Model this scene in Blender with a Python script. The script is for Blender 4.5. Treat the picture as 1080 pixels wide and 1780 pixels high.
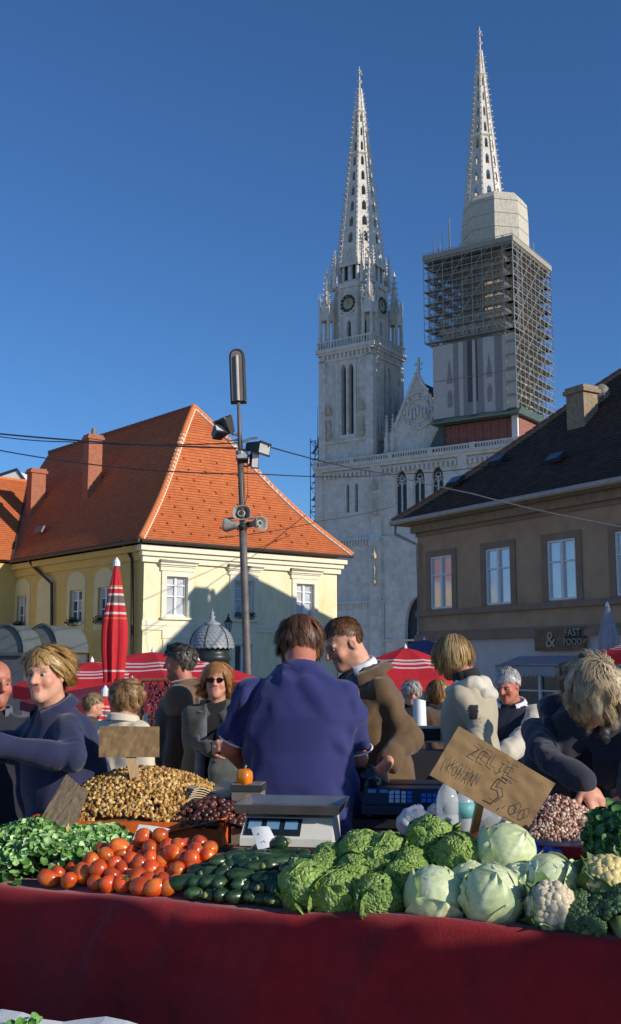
import bpy, math, random
import numpy as np
from mathutils import Vector, Matrix, Euler
R = math.radians
for o in list(bpy.data.objects): bpy.data.objects.remove(o)
SC = bpy.context.scene
COL = SC.collection
random.seed(7)

# ------------------------------------------------------------------ camera
PITCH, FOC, EYE = R(8.2), 1850.0, 1.62
cam = bpy.data.cameras.new('camera'); camo = bpy.data.objects.new('camera', cam)
COL.objects.link(camo); SC.camera = camo
camo.location = (0, 0, EYE); camo.rotation_euler = (R(90) + PITCH, 0, 0)
cam.sensor_fit = 'VERTICAL'; cam.sensor_height = 36.0; cam.lens = FOC / 1780 * 36
cam.clip_start = 0.05; cam.clip_end = 3000
# ------------------------------------------------------------------ light
SUN_AZ, SUN_EL = -32.5, 21.0            # azimuth from +X towards +Y
w = bpy.data.worlds.new('World'); SC.world = w; w.use_nodes = True
nt = w.node_tree; bgn = nt.nodes['Background']
sky = nt.nodes.new('ShaderNodeTexSky'); sky.sky_type = 'NISHITA'; sky.sun_disc = False
sky.sun_elevation = R(SUN_EL); sky.sun_rotation = R(90 - SUN_AZ)
sky.air_density = 1.0; sky.dust_density = 0.0; sky.ozone_density = 9.0; sky.altitude = 120
nt.links.new(sky.outputs[0], bgn.inputs[0]); bgn.inputs[1].default_value = 0.128
sl = bpy.data.lights.new('sun', 'SUN'); so = bpy.data.objects.new('sun', sl); COL.objects.link(so)
sl.energy = 4.3; sl.angle = R(0.5); sl.color = (1.0, 0.93, 0.83)
sdir = Vector((math.cos(R(SUN_AZ)) * math.cos(R(SUN_EL)), math.sin(R(SUN_AZ)) * math.cos(R(SUN_EL)), math.sin(R(SUN_EL))))
so.rotation_euler = sdir.to_track_quat('Z', 'Y').to_euler(); so.location = (60, -20, 60)
SC.view_settings.view_transform = 'Standard'; SC.view_settings.look = 'None'
SC.view_settings.exposure = 0.0; SC.view_settings.gamma = 1.0; SC.view_settings.use_curve_mapping = False
SC.render.engine = 'CYCLES'
SC.render.resolution_x = 621; SC.render.resolution_y = 1024

# ------------------------------------------------------------------ measuring (photo pixel -> point in the place)
def ray(u, v):
    dx = (u - 540) / FOC; dy = (890 - v) / FOC
    return Vector((dx, math.cos(PITCH) - dy * math.sin(PITCH), math.sin(PITCH) + dy * math.cos(PITCH)))
CAM = Vector((0, 0, EYE))
def at(u, v, Y):
    r = ray(u, v); return CAM + r * (Y / r.y)
def atz(u, v, z):
    r = ray(u, v); return CAM + r * ((z - EYE) / r.z)
def onpl(u, v, P, n):
    r = ray(u, v); return CAM + r * ((Vector(P) - CAM).dot(n) / r.dot(n))

# ------------------------------------------------------------------ materials
def srgb(r, g, b):
    f = lambda c: (c / 255 / 12.92) if c / 255 <= 0.04045 else ((c / 255 + 0.055) / 1.055) ** 2.4
    return (f(r), f(g), f(b))
MATS = {}
def mat(name, col=(0.5, 0.5, 0.5), rough=0.7, var=0.15, scale=4.0, bump=0.0, bscale=40.0, metal=0.0, rnd=0.0, col2=None, c2lo=0.5, c2hi=0.7,
        spec=0.4, trans=0.0, sss=0.0, attr=None, stretch=None, uvbrick=None, sheen=0.0, alpha=1.0, coat=0.0, detail=5.0, bdist=0.02):
    if name in MATS: return MATS[name]
    m = bpy.data.materials.new(name); m.use_nodes = True; N = m.node_tree.nodes; L = m.node_tree.links
    b = N['Principled BSDF']; b.inputs['Roughness'].default_value = rough; b.inputs['Metallic'].default_value = metal
    b.inputs['Specular IOR Level'].default_value = spec
    if trans: b.inputs['Transmission Weight'].default_value = trans
    if sss:
        b.inputs['Subsurface Weight'].default_value = sss; b.inputs['Subsurface Radius'].default_value = (0.012, 0.006, 0.004)
        b.inputs['Subsurface Scale'].default_value = 0.6
    if sheen: b.inputs['Sheen Weight'].default_value = sheen
    if coat: b.inputs['Coat Weight'].default_value = coat
    if alpha < 1: b.inputs['Alpha'].default_value = alpha
    tc = N.new('ShaderNodeTexCoord'); vec = tc.outputs['Object']
    if stretch:
        mp = N.new('ShaderNodeMapping'); mp.inputs['Scale'].default_value = stretch; L.new(vec, mp.inputs[0]); vec = mp.outputs[0]
    nz = N.new('ShaderNodeTexNoise'); nz.inputs['Scale'].default_value = scale; nz.inputs['Detail'].default_value = detail; nz.inputs['Roughness'].default_value = 0.62
    L.new(vec, nz.inputs['Vector'])
    if attr:
        a = N.new('ShaderNodeVertexColor'); a.layer_name = attr; base = a.outputs[0]
    else:
        c = N.new('ShaderNodeRGB'); c.outputs[0].default_value = (*col, 1); base = c.outputs[0]
    if uvbrick:                       # (scale u, scale v, contrast, mortar darkness)
        uvn = N.new('ShaderNodeUVMap'); br = N.new('ShaderNodeTexBrick'); L.new(uvn.outputs[0], br.inputs['Vector'])
        br.inputs['Scale'].default_value = 1.0; br.inputs['Brick Width'].default_value = uvbrick[0]; br.inputs['Row Height'].default_value = uvbrick[1]
        br.inputs['Mortar Size'].default_value = uvbrick[4] if len(uvbrick) > 4 else 0.008; br.inputs['Mortar Smooth'].default_value = 0.3
        cc = uvbrick[2]; md = uvbrick[3]
        br.inputs['Color1'].default_value = (1 - cc, 1 - cc, 1 - cc, 1); br.inputs['Color2'].default_value = (1 + cc, 1 + cc * .9, 1 + cc * .8, 1); br.inputs['Mortar'].default_value = (md, md, md, 1)
        mm = N.new('ShaderNodeMix'); mm.data_type = 'RGBA'; mm.blend_type = 'MULTIPLY'; mm.inputs[0].default_value = 1.0; mm.clamp_result = False
        L.new(base, mm.inputs[6]); L.new(br.outputs[0], mm.inputs[7]); base = mm.outputs[2]
    if col2 is not None:
        cr = N.new('ShaderNodeMapRange'); cr.inputs[1].default_value = c2lo; cr.inputs[2].default_value = c2hi; L.new(nz.outputs[0], cr.inputs[0])
        mx = N.new('ShaderNodeMix'); mx.data_type = 'RGBA'; L.new(cr.outputs[0], mx.inputs[0]); L.new(base, mx.inputs[6]); mx.inputs[7].default_value = (*col2, 1); base = mx.outputs[2]
    nz2 = N.new('ShaderNodeTexNoise'); nz2.inputs['Scale'].default_value = scale * 2.7; nz2.inputs['Detail'].default_value = 6; L.new(vec, nz2.inputs['Vector'])
    mr = N.new('ShaderNodeMapRange'); mr.inputs[1].default_value = 0.3; mr.inputs[2].default_value = 0.7; mr.inputs[3].default_value = 1 - var; mr.inputs[4].default_value = 1 + var
    L.new(nz2.outputs[0], mr.inputs[0]); val = mr.outputs[0]
    if rnd:
        oi = N.new('ShaderNodeObjectInfo'); r2 = N.new('ShaderNodeMapRange'); r2.inputs[3].default_value = 1 - rnd; r2.inputs[4].default_value = 1 + rnd
        L.new(oi.outputs['Random'], r2.inputs[0]); mu = N.new('ShaderNodeMath'); mu.operation = 'MULTIPLY'; L.new(val, mu.inputs[0]); L.new(r2.outputs[0], mu.inputs[1]); val = mu.outputs[0]
    vm = N.new('ShaderNodeVectorMath'); vm.operation = 'SCALE'; L.new(base, vm.inputs[0]); L.new(val, vm.inputs['Scale'])
    L.new(vm.outputs[0], b.inputs['Base Color'])
    if bump:
        bn = N.new('ShaderNodeTexNoise'); bn.inputs['Scale'].default_value = bscale; bn.inputs['Detail'].default_value = 4; L.new(vec, bn.inputs['Vector'])
        bp = N.new('ShaderNodeBump'); bp.inputs['Strength'].default_value = bump; bp.inputs['Distance'].default_value = bdist
        L.new(bn.outputs[0], bp.inputs['Height']); L.new(bp.outputs[0], b.inputs['Normal'])
    MATS[name] = m; return m

# ------------------------------------------------------------------ objects
def tag(o, label=None, cat=None, group=None, kind=None):
    if label: o['label'] = label
    if cat: o['category'] = cat
    if group: o['group'] = group
    if kind: o['kind'] = kind
    return o
def empty(name, loc=(0, 0, 0), rz=0.0, label=None, cat=None, group=None):
    o = bpy.data.objects.new(name, None); COL.objects.link(o); o.location = loc; o.rotation_euler = (0, 0, rz); o.empty_display_size = 0.1
    return tag(o, label, cat, group)
def link(name, me, parent=None, loc=None, rot=None):
    o = bpy.data.objects.new(name, me); COL.objects.link(o)
    if parent is not None: o.parent = parent
    if loc is not None: o.location = loc
    if rot is not None: o.rotation_euler = rot
    return o
def copy_tree(o, parent=None):
    c = o.copy(); COL.objects.link(c); c.parent = parent
    for ch in o.children: copy_tree(ch, c)
    return c

class MB:
    """collects shapes into one mesh"""
    def __init__(s): s.v = []; s.f = []; s.m = []; s.uv = None; s.M = None
    def add(s, vs, fs, mi=0):
        b = len(s.v)
        if s.M is not None: vs = [s.M @ Vector(p) for p in vs]
        s.v += [tuple(p) for p in vs]; s.f += [tuple(b + i for i in f) for f in fs]; s.m += [mi] * len(fs); return s
    def quad(s, a, b, c, d, mi=0): return s.add([a, b, c, d], [(0, 1, 2, 3)], mi)
    def tri(s, a, b, c, mi=0): return s.add([a, b, c], [(0, 1, 2)], mi)
    def box(s, x0, x1, y0, y1, z0, z1, mi=0):
        vs = [(x0, y0, z0), (x1, y0, z0), (x1, y1, z0), (x0, y1, z0), (x0, y0, z1), (x1, y0, z1), (x1, y1, z1), (x0, y1, z1)]
        return s.add(vs, [(3, 2, 1, 0), (4, 5, 6, 7), (0, 1, 5, 4), (1, 2, 6, 5), (2, 3, 7, 6), (3, 0, 4, 7)], mi)
    def obox(s, c, sx, sy, sz, rot=(0, 0, 0), mi=0):
        E = Euler(rot).to_matrix(); c = Vector(c)
        vs = [c + E @ Vector((x * sx / 2, y * sy / 2, z * sz / 2)) for z in (-1, 1) for x, y in ((-1, -1), (1, -1), (1, 1), (-1, 1))]
        return s.add(vs, [(3, 2, 1, 0), (4, 5, 6, 7), (0, 1, 5, 4), (1, 2, 6, 5), (2, 3, 7, 6), (3, 0, 4, 7)], mi)
    def tube(s, a, b, r0, r1=None, n=6, cap=True, mi=0):
        a = Vector(a); b = Vector(b); r1 = r0 if r1 is None else r1; d = (b - a)
        if d.length < 1e-9: return s
        q = d.to_track_quat('Z', 'Y'); X = q @ Vector((1, 0, 0)); Y = q @ Vector((0, 1, 0))
        vs = []
        for p, r in ((a, r0), (b, r1)):
            for i in range(n):
                t = 2 * math.pi * (i + .5) / n; vs.append(p + X * (r * math.cos(t)) + Y * (r * math.sin(t)))
        fs = [(i, (i + 1) % n, n + (i + 1) % n, n + i) for i in range(n)]
        if cap: fs += [tuple(range(n - 1, -1, -1)), tuple(range(n, 2 * n))]
        return s.add(vs, fs, mi)
    def path(s, pts, r, n=6, mi=0):
        pts = [Vector(p) for p in pts]; vs = []; k = len(pts)
        rr = r if isinstance(r, (list, tuple)) else [r] * k
        for i, p in enumerate(pts):
            d = (pts[min(i + 1, k - 1)] - pts[max(i - 1, 0)]); q = d.to_track_quat('Z', 'Y')
            for j in range(n):
                t = 2 * math.pi * j / n; vs.append(p + q @ Vector((rr[i] * math.cos(t), rr[i] * math.sin(t), 0)))
        fs = [(i * n + j, i * n + (j + 1) % n, (i + 1) * n + (j + 1) % n, (i + 1) * n + j) for i in range(k - 1) for j in range(n)]
        fs += [tuple(range(n - 1, -1, -1)), tuple(range((k - 1) * n, k * n))]
        return s.add(vs, fs, mi)
    def lathe(s, prof, n=16, c=(0, 0, 0), mi=0, ph=0.0, fr=None):
        vs = []; k = len(prof); c = Vector(c)
        for r, z in prof:
            for j in range(n):
                t = 2 * math.pi * j / n + ph; q = r * (fr(t, z) if fr else 1); vs.append(c + Vector((q * math.cos(t), q * math.sin(t), z)))
        fs = [(i * n + j, i * n + (j + 1) % n, (i + 1) * n + (j + 1) % n, (i + 1) * n + j) for i in range(k - 1) for j in range(n)]
        if prof[0][0] > 1e-6: fs.append(tuple(range(n - 1, -1, -1)))
        if prof[-1][0] > 1e-6: fs.append(tuple(range((k - 1) * n, k * n)))
        return s.add(vs, fs, mi)
    def prism(s, poly, y0, y1, mi=0, axis='y'):
        """poly in (x,z), extruded along y"""
        n = len(poly); vs = [(x, y0, z) for x, z in poly] + [(x, y1, z) for x, z in poly]
        if axis == 'x': vs = [(y0, x, z) for x, z in poly] + [(y1, x, z) for x, z in poly]
        if axis == 'z': vs = [(x, z, y0) for x, z in poly] + [(x, z, y1) for x, z in poly]
        return s.add(vs, [tuple(range(n)), tuple(range(2 * n - 1, n - 1, -1))] + [(i, n + i, n + (i + 1) % n, (i + 1) % n) for i in range(n)], mi)
    def mesh(s, name, mats, smooth=False):
        me = bpy.data.meshes.new(name); me.from_pydata(s.v, [], s.f)
        for m in (mats if isinstance(mats, (list, tuple)) else [mats]): me.materials.append(m)
        if len(me.materials) > 1: me.polygons.foreach_set('material_index', s.m)
        if smooth: me.polygons.foreach_set('use_smooth', [True] * len(me.polygons))
        if s.uv is not None:
            l = me.uv_layers.new(name='UVMap'); l.data.foreach_set('uv', np.array(s.uv, np.float32).ravel())
        me.update(); return me
    def build(s, name, mats, parent=None, smooth=False, loc=None, rot=None):
        return link(name, s.mesh(name, mats, smooth), parent, loc, rot)
def fixn(me):
    import bmesh
    bm = bmesh.new(); bm.from_mesh(me); bmesh.ops.recalc_face_normals(bm, faces=bm.faces); bm.to_mesh(me); bm.free()

def arch_poly(x0, x1, z0, z1, n=6, sharp=1.0):
    """pointed-arch outline: counter-clockwise seen from -y; z1 is the apex"""
    w = x1 - x0; h = min(w * 0.95 * sharp, (z1 - z0) * .6); zs = z1 - h; cx = (x0 + x1) / 2
    P = [(x0, z0), (x1, z0), (x1, zs)]
    for i in range(1, n):
        t = i / n; P.append((x1 - (w / 2) * (1 - math.cos(t * math.pi / 2)) ** 1.0, zs + h * math.sin(t * math.pi / 2)))
    P.append((cx, z1))
    for i in range(n - 1, 0, -1):
        t = i / n; P.append((x0 + (w / 2) * (1 - math.cos(t * math.pi / 2)), zs + h * math.sin(t * math.pi / 2)))
    P.append((x0, zs)); return P

def wall_holes(mb, x0, x1, z0, z1, holes, y=0.0, depth=0.25, mi=0):
    """upright wall in the xz plane at y with rectangular holes and reveals running back to y+depth"""
    xs = sorted({x0, x1, *[h[0] for h in holes], *[h[1] for h in holes]}); zs = sorted({z0, z1, *[h[2] for h in holes], *[h[3] for h in holes]})
    for i in range(len(xs) - 1):
        for j in range(len(zs) - 1):
            cx = (xs[i] + xs[i + 1]) / 2; cz = (zs[j] + zs[j + 1]) / 2
            if any(h[0] < cx < h[1] and h[2] < cz < h[3] for h in holes): continue
            mb.quad((xs[i], y, zs[j]), (xs[i + 1], y, zs[j]), (xs[i + 1], y, zs[j + 1]), (xs[i], y, zs[j + 1]), mi)
    for a, b, c, d in holes:
        Y = y + depth
        mb.quad((a, y, c), (b, y, c), (b, Y, c), (a, Y, c), mi); mb.quad((a, Y, d), (b, Y, d), (b, y, d), (a, y, d), mi)
        mb.quad((a, y, d), (a, y, c), (a, Y, c), (a, Y, d), mi); mb.quad((b, y, c), (b, y, d), (b, Y, d), (b, Y, c), mi)
    return mb

# ------------------------------------------------------------------ numpy noise
_rng = np.random.RandomState(3); _LAT = _rng.rand(64, 64, 64).astype(np.float32)
def noise3(P, s=1.0, off=0.0):
    q = P * s + off + 1000.0; i = np.floor(q).astype(np.int64); f = q - i; f = f * f * (3 - 2 * f); i &= 63; j = (i + 1) & 63
    x0, y0, z0 = i[..., 0], i[..., 1], i[..., 2]; x1, y1, z1 = j[..., 0], j[..., 1], j[..., 2]; fx, fy, fz = f[..., 0], f[..., 1], f[..., 2]
    l = lambda a, b, t: a + (b - a) * t
    a = l(l(_LAT[x0, y0, z0], _LAT[x1, y0, z0], fx), l(_LAT[x0, y1, z0], _LAT[x1, y1, z0], fx), fy)
    b = l(l(_LAT[x0, y0, z1], _LAT[x1, y0, z1], fx), l(_LAT[x0, y1, z1], _LAT[x1, y1, z1], fx), fy)
    return l(a, b, fz) * 2 - 1
# ================================================================== ground
M_pave = mat('paving_stone', srgb(160, 152, 142), 0.85, 0.2, 0.6, 0.3, 8.0, uvbrick=(0.6, 0.6, 0.12, 0.6))
g = MB(); g.uv = []
for (ya, za), (yb, zb_) in (((-300, 0), (10.2, 0)), ((10.2, 0), (15.5, -1.25)), ((15.5, -1.25), (1500, -1.25))):
    g.quad((-900, ya, za), (900, ya, za), (900, yb, zb_), (-900, yb, zb_)); g.uv += [(-900, ya), (900, ya), (900, yb), (-900, yb)]
tag(g.build('ground', M_pave), kind='structure')

# ================================================================== cathedral
M_stone = mat('cathedral_stone', srgb(220, 213, 200), 0.85, 0.12, 0.5, 0.5, 3.0, col2=srgb(200, 191, 176), c2lo=0.45, c2hi=0.75, bdist=0.15)
M_stone2 = mat('weathered_stone', srgb(205, 190, 165), 0.9, 0.2, 0.5, 0.5, 3.0, col2=srgb(176, 160, 136), c2lo=0.4, c2hi=0.7, bdist=0.15)
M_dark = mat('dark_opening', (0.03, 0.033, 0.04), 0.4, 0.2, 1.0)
M_glassd = mat('leaded_glass', (0.05, 0.06, 0.07), 0.25, 0.3, 3.0)
M_slate = mat('dark_slate', srgb(52, 56, 60), 0.6, 0.2, 1.0)
M_redb = mat('red_brick', srgb(150, 96, 84), 0.85, 0.35, 2.2, 0.3, 4.0, col2=srgb(120, 90, 80), c2lo=.52, c2hi=.7)
M_copper = mat('green_copper', srgb(74, 92, 84), 0.6, 0.2, 1.0)
BETA = R(34); CP = at(557, 805, 170.0)
cath = empty('cathedral', (CP.x, CP.y, 0), -BETA, 'pale stone Gothic cathedral with two tall openwork spires behind the houses', 'cathedral')
ZB = 34.1                                      # top of the balustrade
def panel_arch(mb, x0, x1, z0, z1, y, d=0.35, mi=0):
    P = arch_poly(x0, x1, z0, z1); mb.add([(px_, y + d, pz_) for px_, pz_ in P], [tuple(range(len(P)))], mi)
def holed(mb, x0, x1, z0, z1, arches, y=0.0, depth=0.6, mi=0):
    """wall panel with pointed-arch holes: columns between openings, arch heads filled as fans"""
    arches = sorted(arches); X = x0
    for (a, b, c, d) in arches:
        mb.quad((X, y, z0), (a, y, z0), (a, y, z1), (X, y, z1), mi)
        mb.quad((a, y, z0), (b, y, z0), (b, y, c), (a, y, c), mi)
        P = arch_poly(a, b, c, d); n = len(P)
        k = (n - 3) // 2 + 2                    # index of the apex
        R_ = P[2:k + 1]; L_ = P[k:]
        for i in range(len(R_) - 1):
            mb.quad((R_[i][0], y, R_[i][1]), (b, y, R_[i][1]), (b, y, R_[i + 1][1]), (R_[i + 1][0], y, R_[i + 1][1]), mi)
        for i in range(len(L_) - 1):
            mb.quad((a, y, L_[i + 1][1]), (L_[i + 1][0], y, L_[i + 1][1]), (L_[i][0], y, L_[i][1]), (a, y, L_[i][1]), mi)
        mb.quad((a, y, d), (b, y, d), (b, y, z1), (a, y, z1), mi)
        for i in range(n):
            p, q = P[i], P[(i + 1) % n]; mb.quad((p[0], y, p[1]), (q[0], y, q[1]), (q[0], y + depth, q[1]), (p[0], y + depth, p[1]), mi)
        X = b
    mb.quad((X, y, z0), (x1, y, z0), (x1, y, z1), (X, y, z1), mi)
def rotz(deg, cx, cy): return Matrix.Translation((cx, cy, 0)) @ Matrix.Rotation(R(deg), 4, 'Z')

# lower facade
fb = MB()
big = [(13.9, 15.9, 24.0, 31.4), (17.0, 19.0, 24.0, 31.4), (20.15, 22.15, 24.0, 31.4)]
sl1 = [(4.95, 5.5, 25.6, 30.2), (6.55, 7.1, 25.6, 30.2)]
holed(fb, -0.4, 12.0, 21.3, 33.0, sl1, 0.0, 0.8); holed(fb, 12.0, 24.0, 21.3, 33.0, big, 0.0, 0.8); holed(fb, 24.0, 36.5, 21.3, 33.0, [(29.3, 29.85, 25.6, 30.2), (30.9, 31.45, 25.6, 30.2)], 0, .8)
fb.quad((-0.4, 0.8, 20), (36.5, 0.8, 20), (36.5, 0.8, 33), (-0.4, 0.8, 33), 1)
holed(fb, -0.4, 12, 11.4, 21.3, [(2.2, 2.6, 17.2, 18.4), (2.2, 2.6, 13.0, 14.6), (11.0, 11.5, 16.5, 19.2)], -0.35, 0.7)
holed(fb, -0.4, 12, 0, 11.4, [(7.2, 7.8, 3.0, 6.4), (2.6, 3.3, 4.6, 8.8)], -0.5, 0.8)
holed(fb, 12, 36.5, 0, 21.3, [(15.5, 20.5, 0.2, 12.0)], -0.4, 0.9)
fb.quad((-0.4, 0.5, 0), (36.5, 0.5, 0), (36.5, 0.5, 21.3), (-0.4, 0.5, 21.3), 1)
fb.quad((-0.4, 0, 21.3), (36.5, 0, 21.3), (36.5, -0.4, 21.3), (-0.4, -0.35, 21.3)); fb.quad((-0.4, -.35, 11.4), (12, -.35, 11.4), (12, -.5, 11.4), (-0.4, -.5, 11.4))
fb.box(-0.4, 36.5, 1.0, 12.0, 0, 33.0); fb.quad((-0.4, 1, 0), (-0.4, -.5, 0), (-0.4, 0, 33), (-0.4, 1, 33)); fb.quad((36.5, -.4, 0), (36.5, 1, 0), (36.5, 1, 33), (36.5, 0, 33))
fb.build('facade_wall', [M_stone, M_dark], cath)
bt = MB()                                      # buttress strips and string courses
for x0, x1 in ((-0.9, 0.7), (9.6, 11.6), (24.6, 26.4), (34.8, 36.9)):
    bt.box(x0, x1, -0.9, 0.3, 0, 20.6); bt.add([(x0, -.9, 20.6), (x1, -.9, 20.6), (x1, -.45, 22), (x0, -.45, 22), (x0, 0, 22), (x1, 0, 22)], [(0, 1, 2, 3), (0, 3, 4), (1, 5, 2)])
    bt.box(x0 + .15, x1 - .15, -0.45, 0.3, 20.6, 33.0)
for z, h, o in ((21.0, .35, .55), (11.1, .4, .75), (5.2, .3, .7), (32.9, .35, .9), (32.45, .45, .55), (31.95, .3, .25)):
    bt.box(-0.9, 12.2 if z < 22 and z > 6 else 36.9, -o, 0.2, z, z + h)
for k in range(46): x = -0.6 + k * .8; bt.box(x, x + .4, -.5, 0, 31.2, 31.95)       # corbel frieze
for k in range(17):                             # arcaded friezes under the string courses
    x = 0.9 + k * .52
    for z in (20.1, 10.2): bt.box(x, x + .3, -.62, -.2, z, z + .8)
bt.build('buttress', M_stone, cath)
for (a, b, c, d) in big:
    t = MB(); cx = (a + b) / 2; y = 0.45
    panel_arch(t, a, b, c, d, 0.35, 0.3, 1)
    t.box(cx - .1, cx + .1, y - .15, y + .1, c, d - 1.4); t.box(a, a + .12, y - .15, y + .1, c, d - 1.6); t.box(b - .12, b, y - .15, y + .1, c, d - 1.6)
    for q in (a + .55, b - .55):
        for sg in (-1, 1): t.tube((q + sg * .42, y, d - 2.5), (q, y, d - 1.7), .07, n=4)
    for k in range(8):
        t0 = k * math.pi / 4; t1 = t0 + math.pi / 4; t.tube((cx + .42 * math.cos(t0), y, d - 1.2 + .42 * math.sin(t0)), (cx + .42 * math.cos(t1), y, d - 1.2 + .42 * math.sin(t1)), .08, n=4)
    for sg in (-1, 1): t.tube((cx, y, d - 1.7), (cx + sg * .9, y, d - 1.3), .06, n=4)
    t.build('lancet_window', [M_stone, M_glassd], cath)
# statues on brackets beside the windows
def statue(mb, x, y, z, s=1.0):
    mb.lathe([(0.05, 0), (.5, .5), (.55, .9), (.42, .95)], 6, (x, y, z)); mb.lathe([(.32, .95), (.3, 1.6), (.24, 2.4), (.3, 2.9), (.12, 3.15), (.17, 3.4), (.1, 3.65), (.01, 3.7)], 6, (x, y, z))
    mb.lathe([(.5, 4.3), (.55, 4.7), (.3, 5.2), (.05, 6.4), (.01, 6.5)], 6, (x, y, z))
for x, z in ((10.6, 24.4), (10.6, 13.6)):
    s_ = MB(); statue(s_, x, -1.0, z); s_.build('statue', M_stone2, cath)
# balustrade
ba = MB(); ba.box(-0.7, 36.7, -.85, -.45, 33.25, 33.42); ba.box(-0.7, 36.7, -.85, -.4, 33.95, 34.2)
for k in range(86):
    x = -0.6 + k * .435
    if k % 16 == 0: ba.box(x - .25, x + .5, -.88, -.38, 33.2, 34.25)
    elif k % 16 > 1: ba.box(x, x + .2, -.75, -.5, 33.42, 33.95)
ba.build('balustrade', M_stone, cath)

def spire(mb, cr, cx, cy, z0, z1, r0, tiers, closed=2):
    """octagonal openwork spire: each face of each tier is a frame round a pointed hole"""
    rad = lambda z: max(r0 * (1 - (z - z0) / (z1 - z0)) ** 1.06, 0.28)
    ang = [R(22.5 + 45 * k) for k in range(8)]
    P = lambda k, z, r=None: Vector((cx + (r or rad(z)) * math.cos(ang[k % 8]), cy + (r or rad(z)) * math.sin(ang[k % 8]), z))
    zs = tiers
    for i in range(len(zs) - 1):
        za, zb = zs[i], zs[i + 1]
        for k in range(8):
            A, B, C, D = P(k, za), P(k + 1, za), P(k + 1, zb), P(k, zb)
            W0 = (B - A).length
            def q(s, t): return (A.lerp(B, s)).lerp(D.lerp(C, s), t)
            if W0 < .75: mb.quad(A, B, C, D); continue
            s0, s1, t0, t1, tm = .33, .67, .2, .86, .68
            inn = (Vector((cx, cy, za)) - (A + B) / 2); inn.z = 0; inn = inn.normalized() * .25
            mb.quad(A, B, q(s1, t0), q(s0, t0)); mb.quad(A, q(s0, t0), q(s0, tm), D); mb.quad(q(s1, t0), B, C, q(s1, tm))
            ap = q(.5, t1); mb.add([q(s0, tm), ap, D], [(0, 1, 2)]); mb.add([ap, q(s1, tm), C], [(0, 1, 2)]); mb.add([D, ap, C], [(0, 1, 2)])
            for a_, b_ in ((q(s0, t0), q(s0, tm)), (q(s0, tm), ap), (ap, q(s1, tm)), (q(s1, tm), q(s1, t0)), (q(s1, t0), q(s0, t0))):
                mb.quad(a_, b_, b_ + inn, a_ + inn)
    for k in range(8):                          # ribs
        for i in range(len(zs) - 1):
            mb.tube(P(k, zs[i]), P(k, zs[i + 1]), .2 if rad(zs[i]) > 1 else .11, n=4, cap=False)
    for z in (zs[len(zs) * 5 // 9], zs[-3]): mb.lathe([(rad(z) + .1, z - .25), (rad(z) + .35, z), (rad(z) + .1, z + .3)], 8, (cx, cy, 0), ph=R(22.5))
    z = z0 + .8
    while z < z1 - 5:                           # crockets climbing every rib
        for k in range(8):
            p = P(k, z, rad(z) + .28); d = Vector((p.x - cx, p.y - cy, 0)).normalized()
            s = .20 if rad(z) > 1 else .14
            cr.add([p - d * s, p + d * s * 1.2 + Vector((0, 0, s * .8)), p + Vector((0, 0, s)), p + Vector((-d.y * s * .6, d.x * s * .6, 0)), p - Vector((-d.y * s * .6, d.x * s * .6, 0))],
                   [(0, 3, 1), (0, 1, 4), (3, 2, 1), (1, 2, 4), (0, 2, 3), (0, 4, 2)])
        z += .95
    # finial
    mb.lathe([(.28, z1 - 5.5), (.5, z1 - 5.2), (.2, z1 - 4.9), (.16, z1 - 3.2), (.55, z1 - 2.9), (.16, z1 - 2.6), (.12, z1 - 1.2), (.42, z1 - 1.0), (.1, z1 - .7), (.04, z1)], 6, (cx, cy, 0))
    mb.box(cx - .5, cx + .5, cy - .09, cy + .09, z1 - 1.7, z1 - 1.5)
def spirelet(mb, x, y, z, h, r, n=4):
    mb.lathe([(r, z), (r, z + h * .35), (r * 1.25, z + h * .38), (r * .85, z + h * .42), (r * .12, z + h * .93), (r * .35, z + h * .95), (.01, z + h)], n, (x, y, 0), ph=R(45))
    for k in range(n):
        a = R(45) + k * 2 * math.pi / n
        for j in range(1, 6):
            t = j / 6; rr = r * .85 * (1 - t) + r * .2; mb.tube((x + rr * math.cos(a), y + rr * math.sin(a), z + h * (.42 + .5 * t)), (x + (rr + .18) * math.cos(a), y + (rr + .18) * math.sin(a), z + h * (.42 + .5 * t) + .15), .09, .04, n=4)

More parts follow.
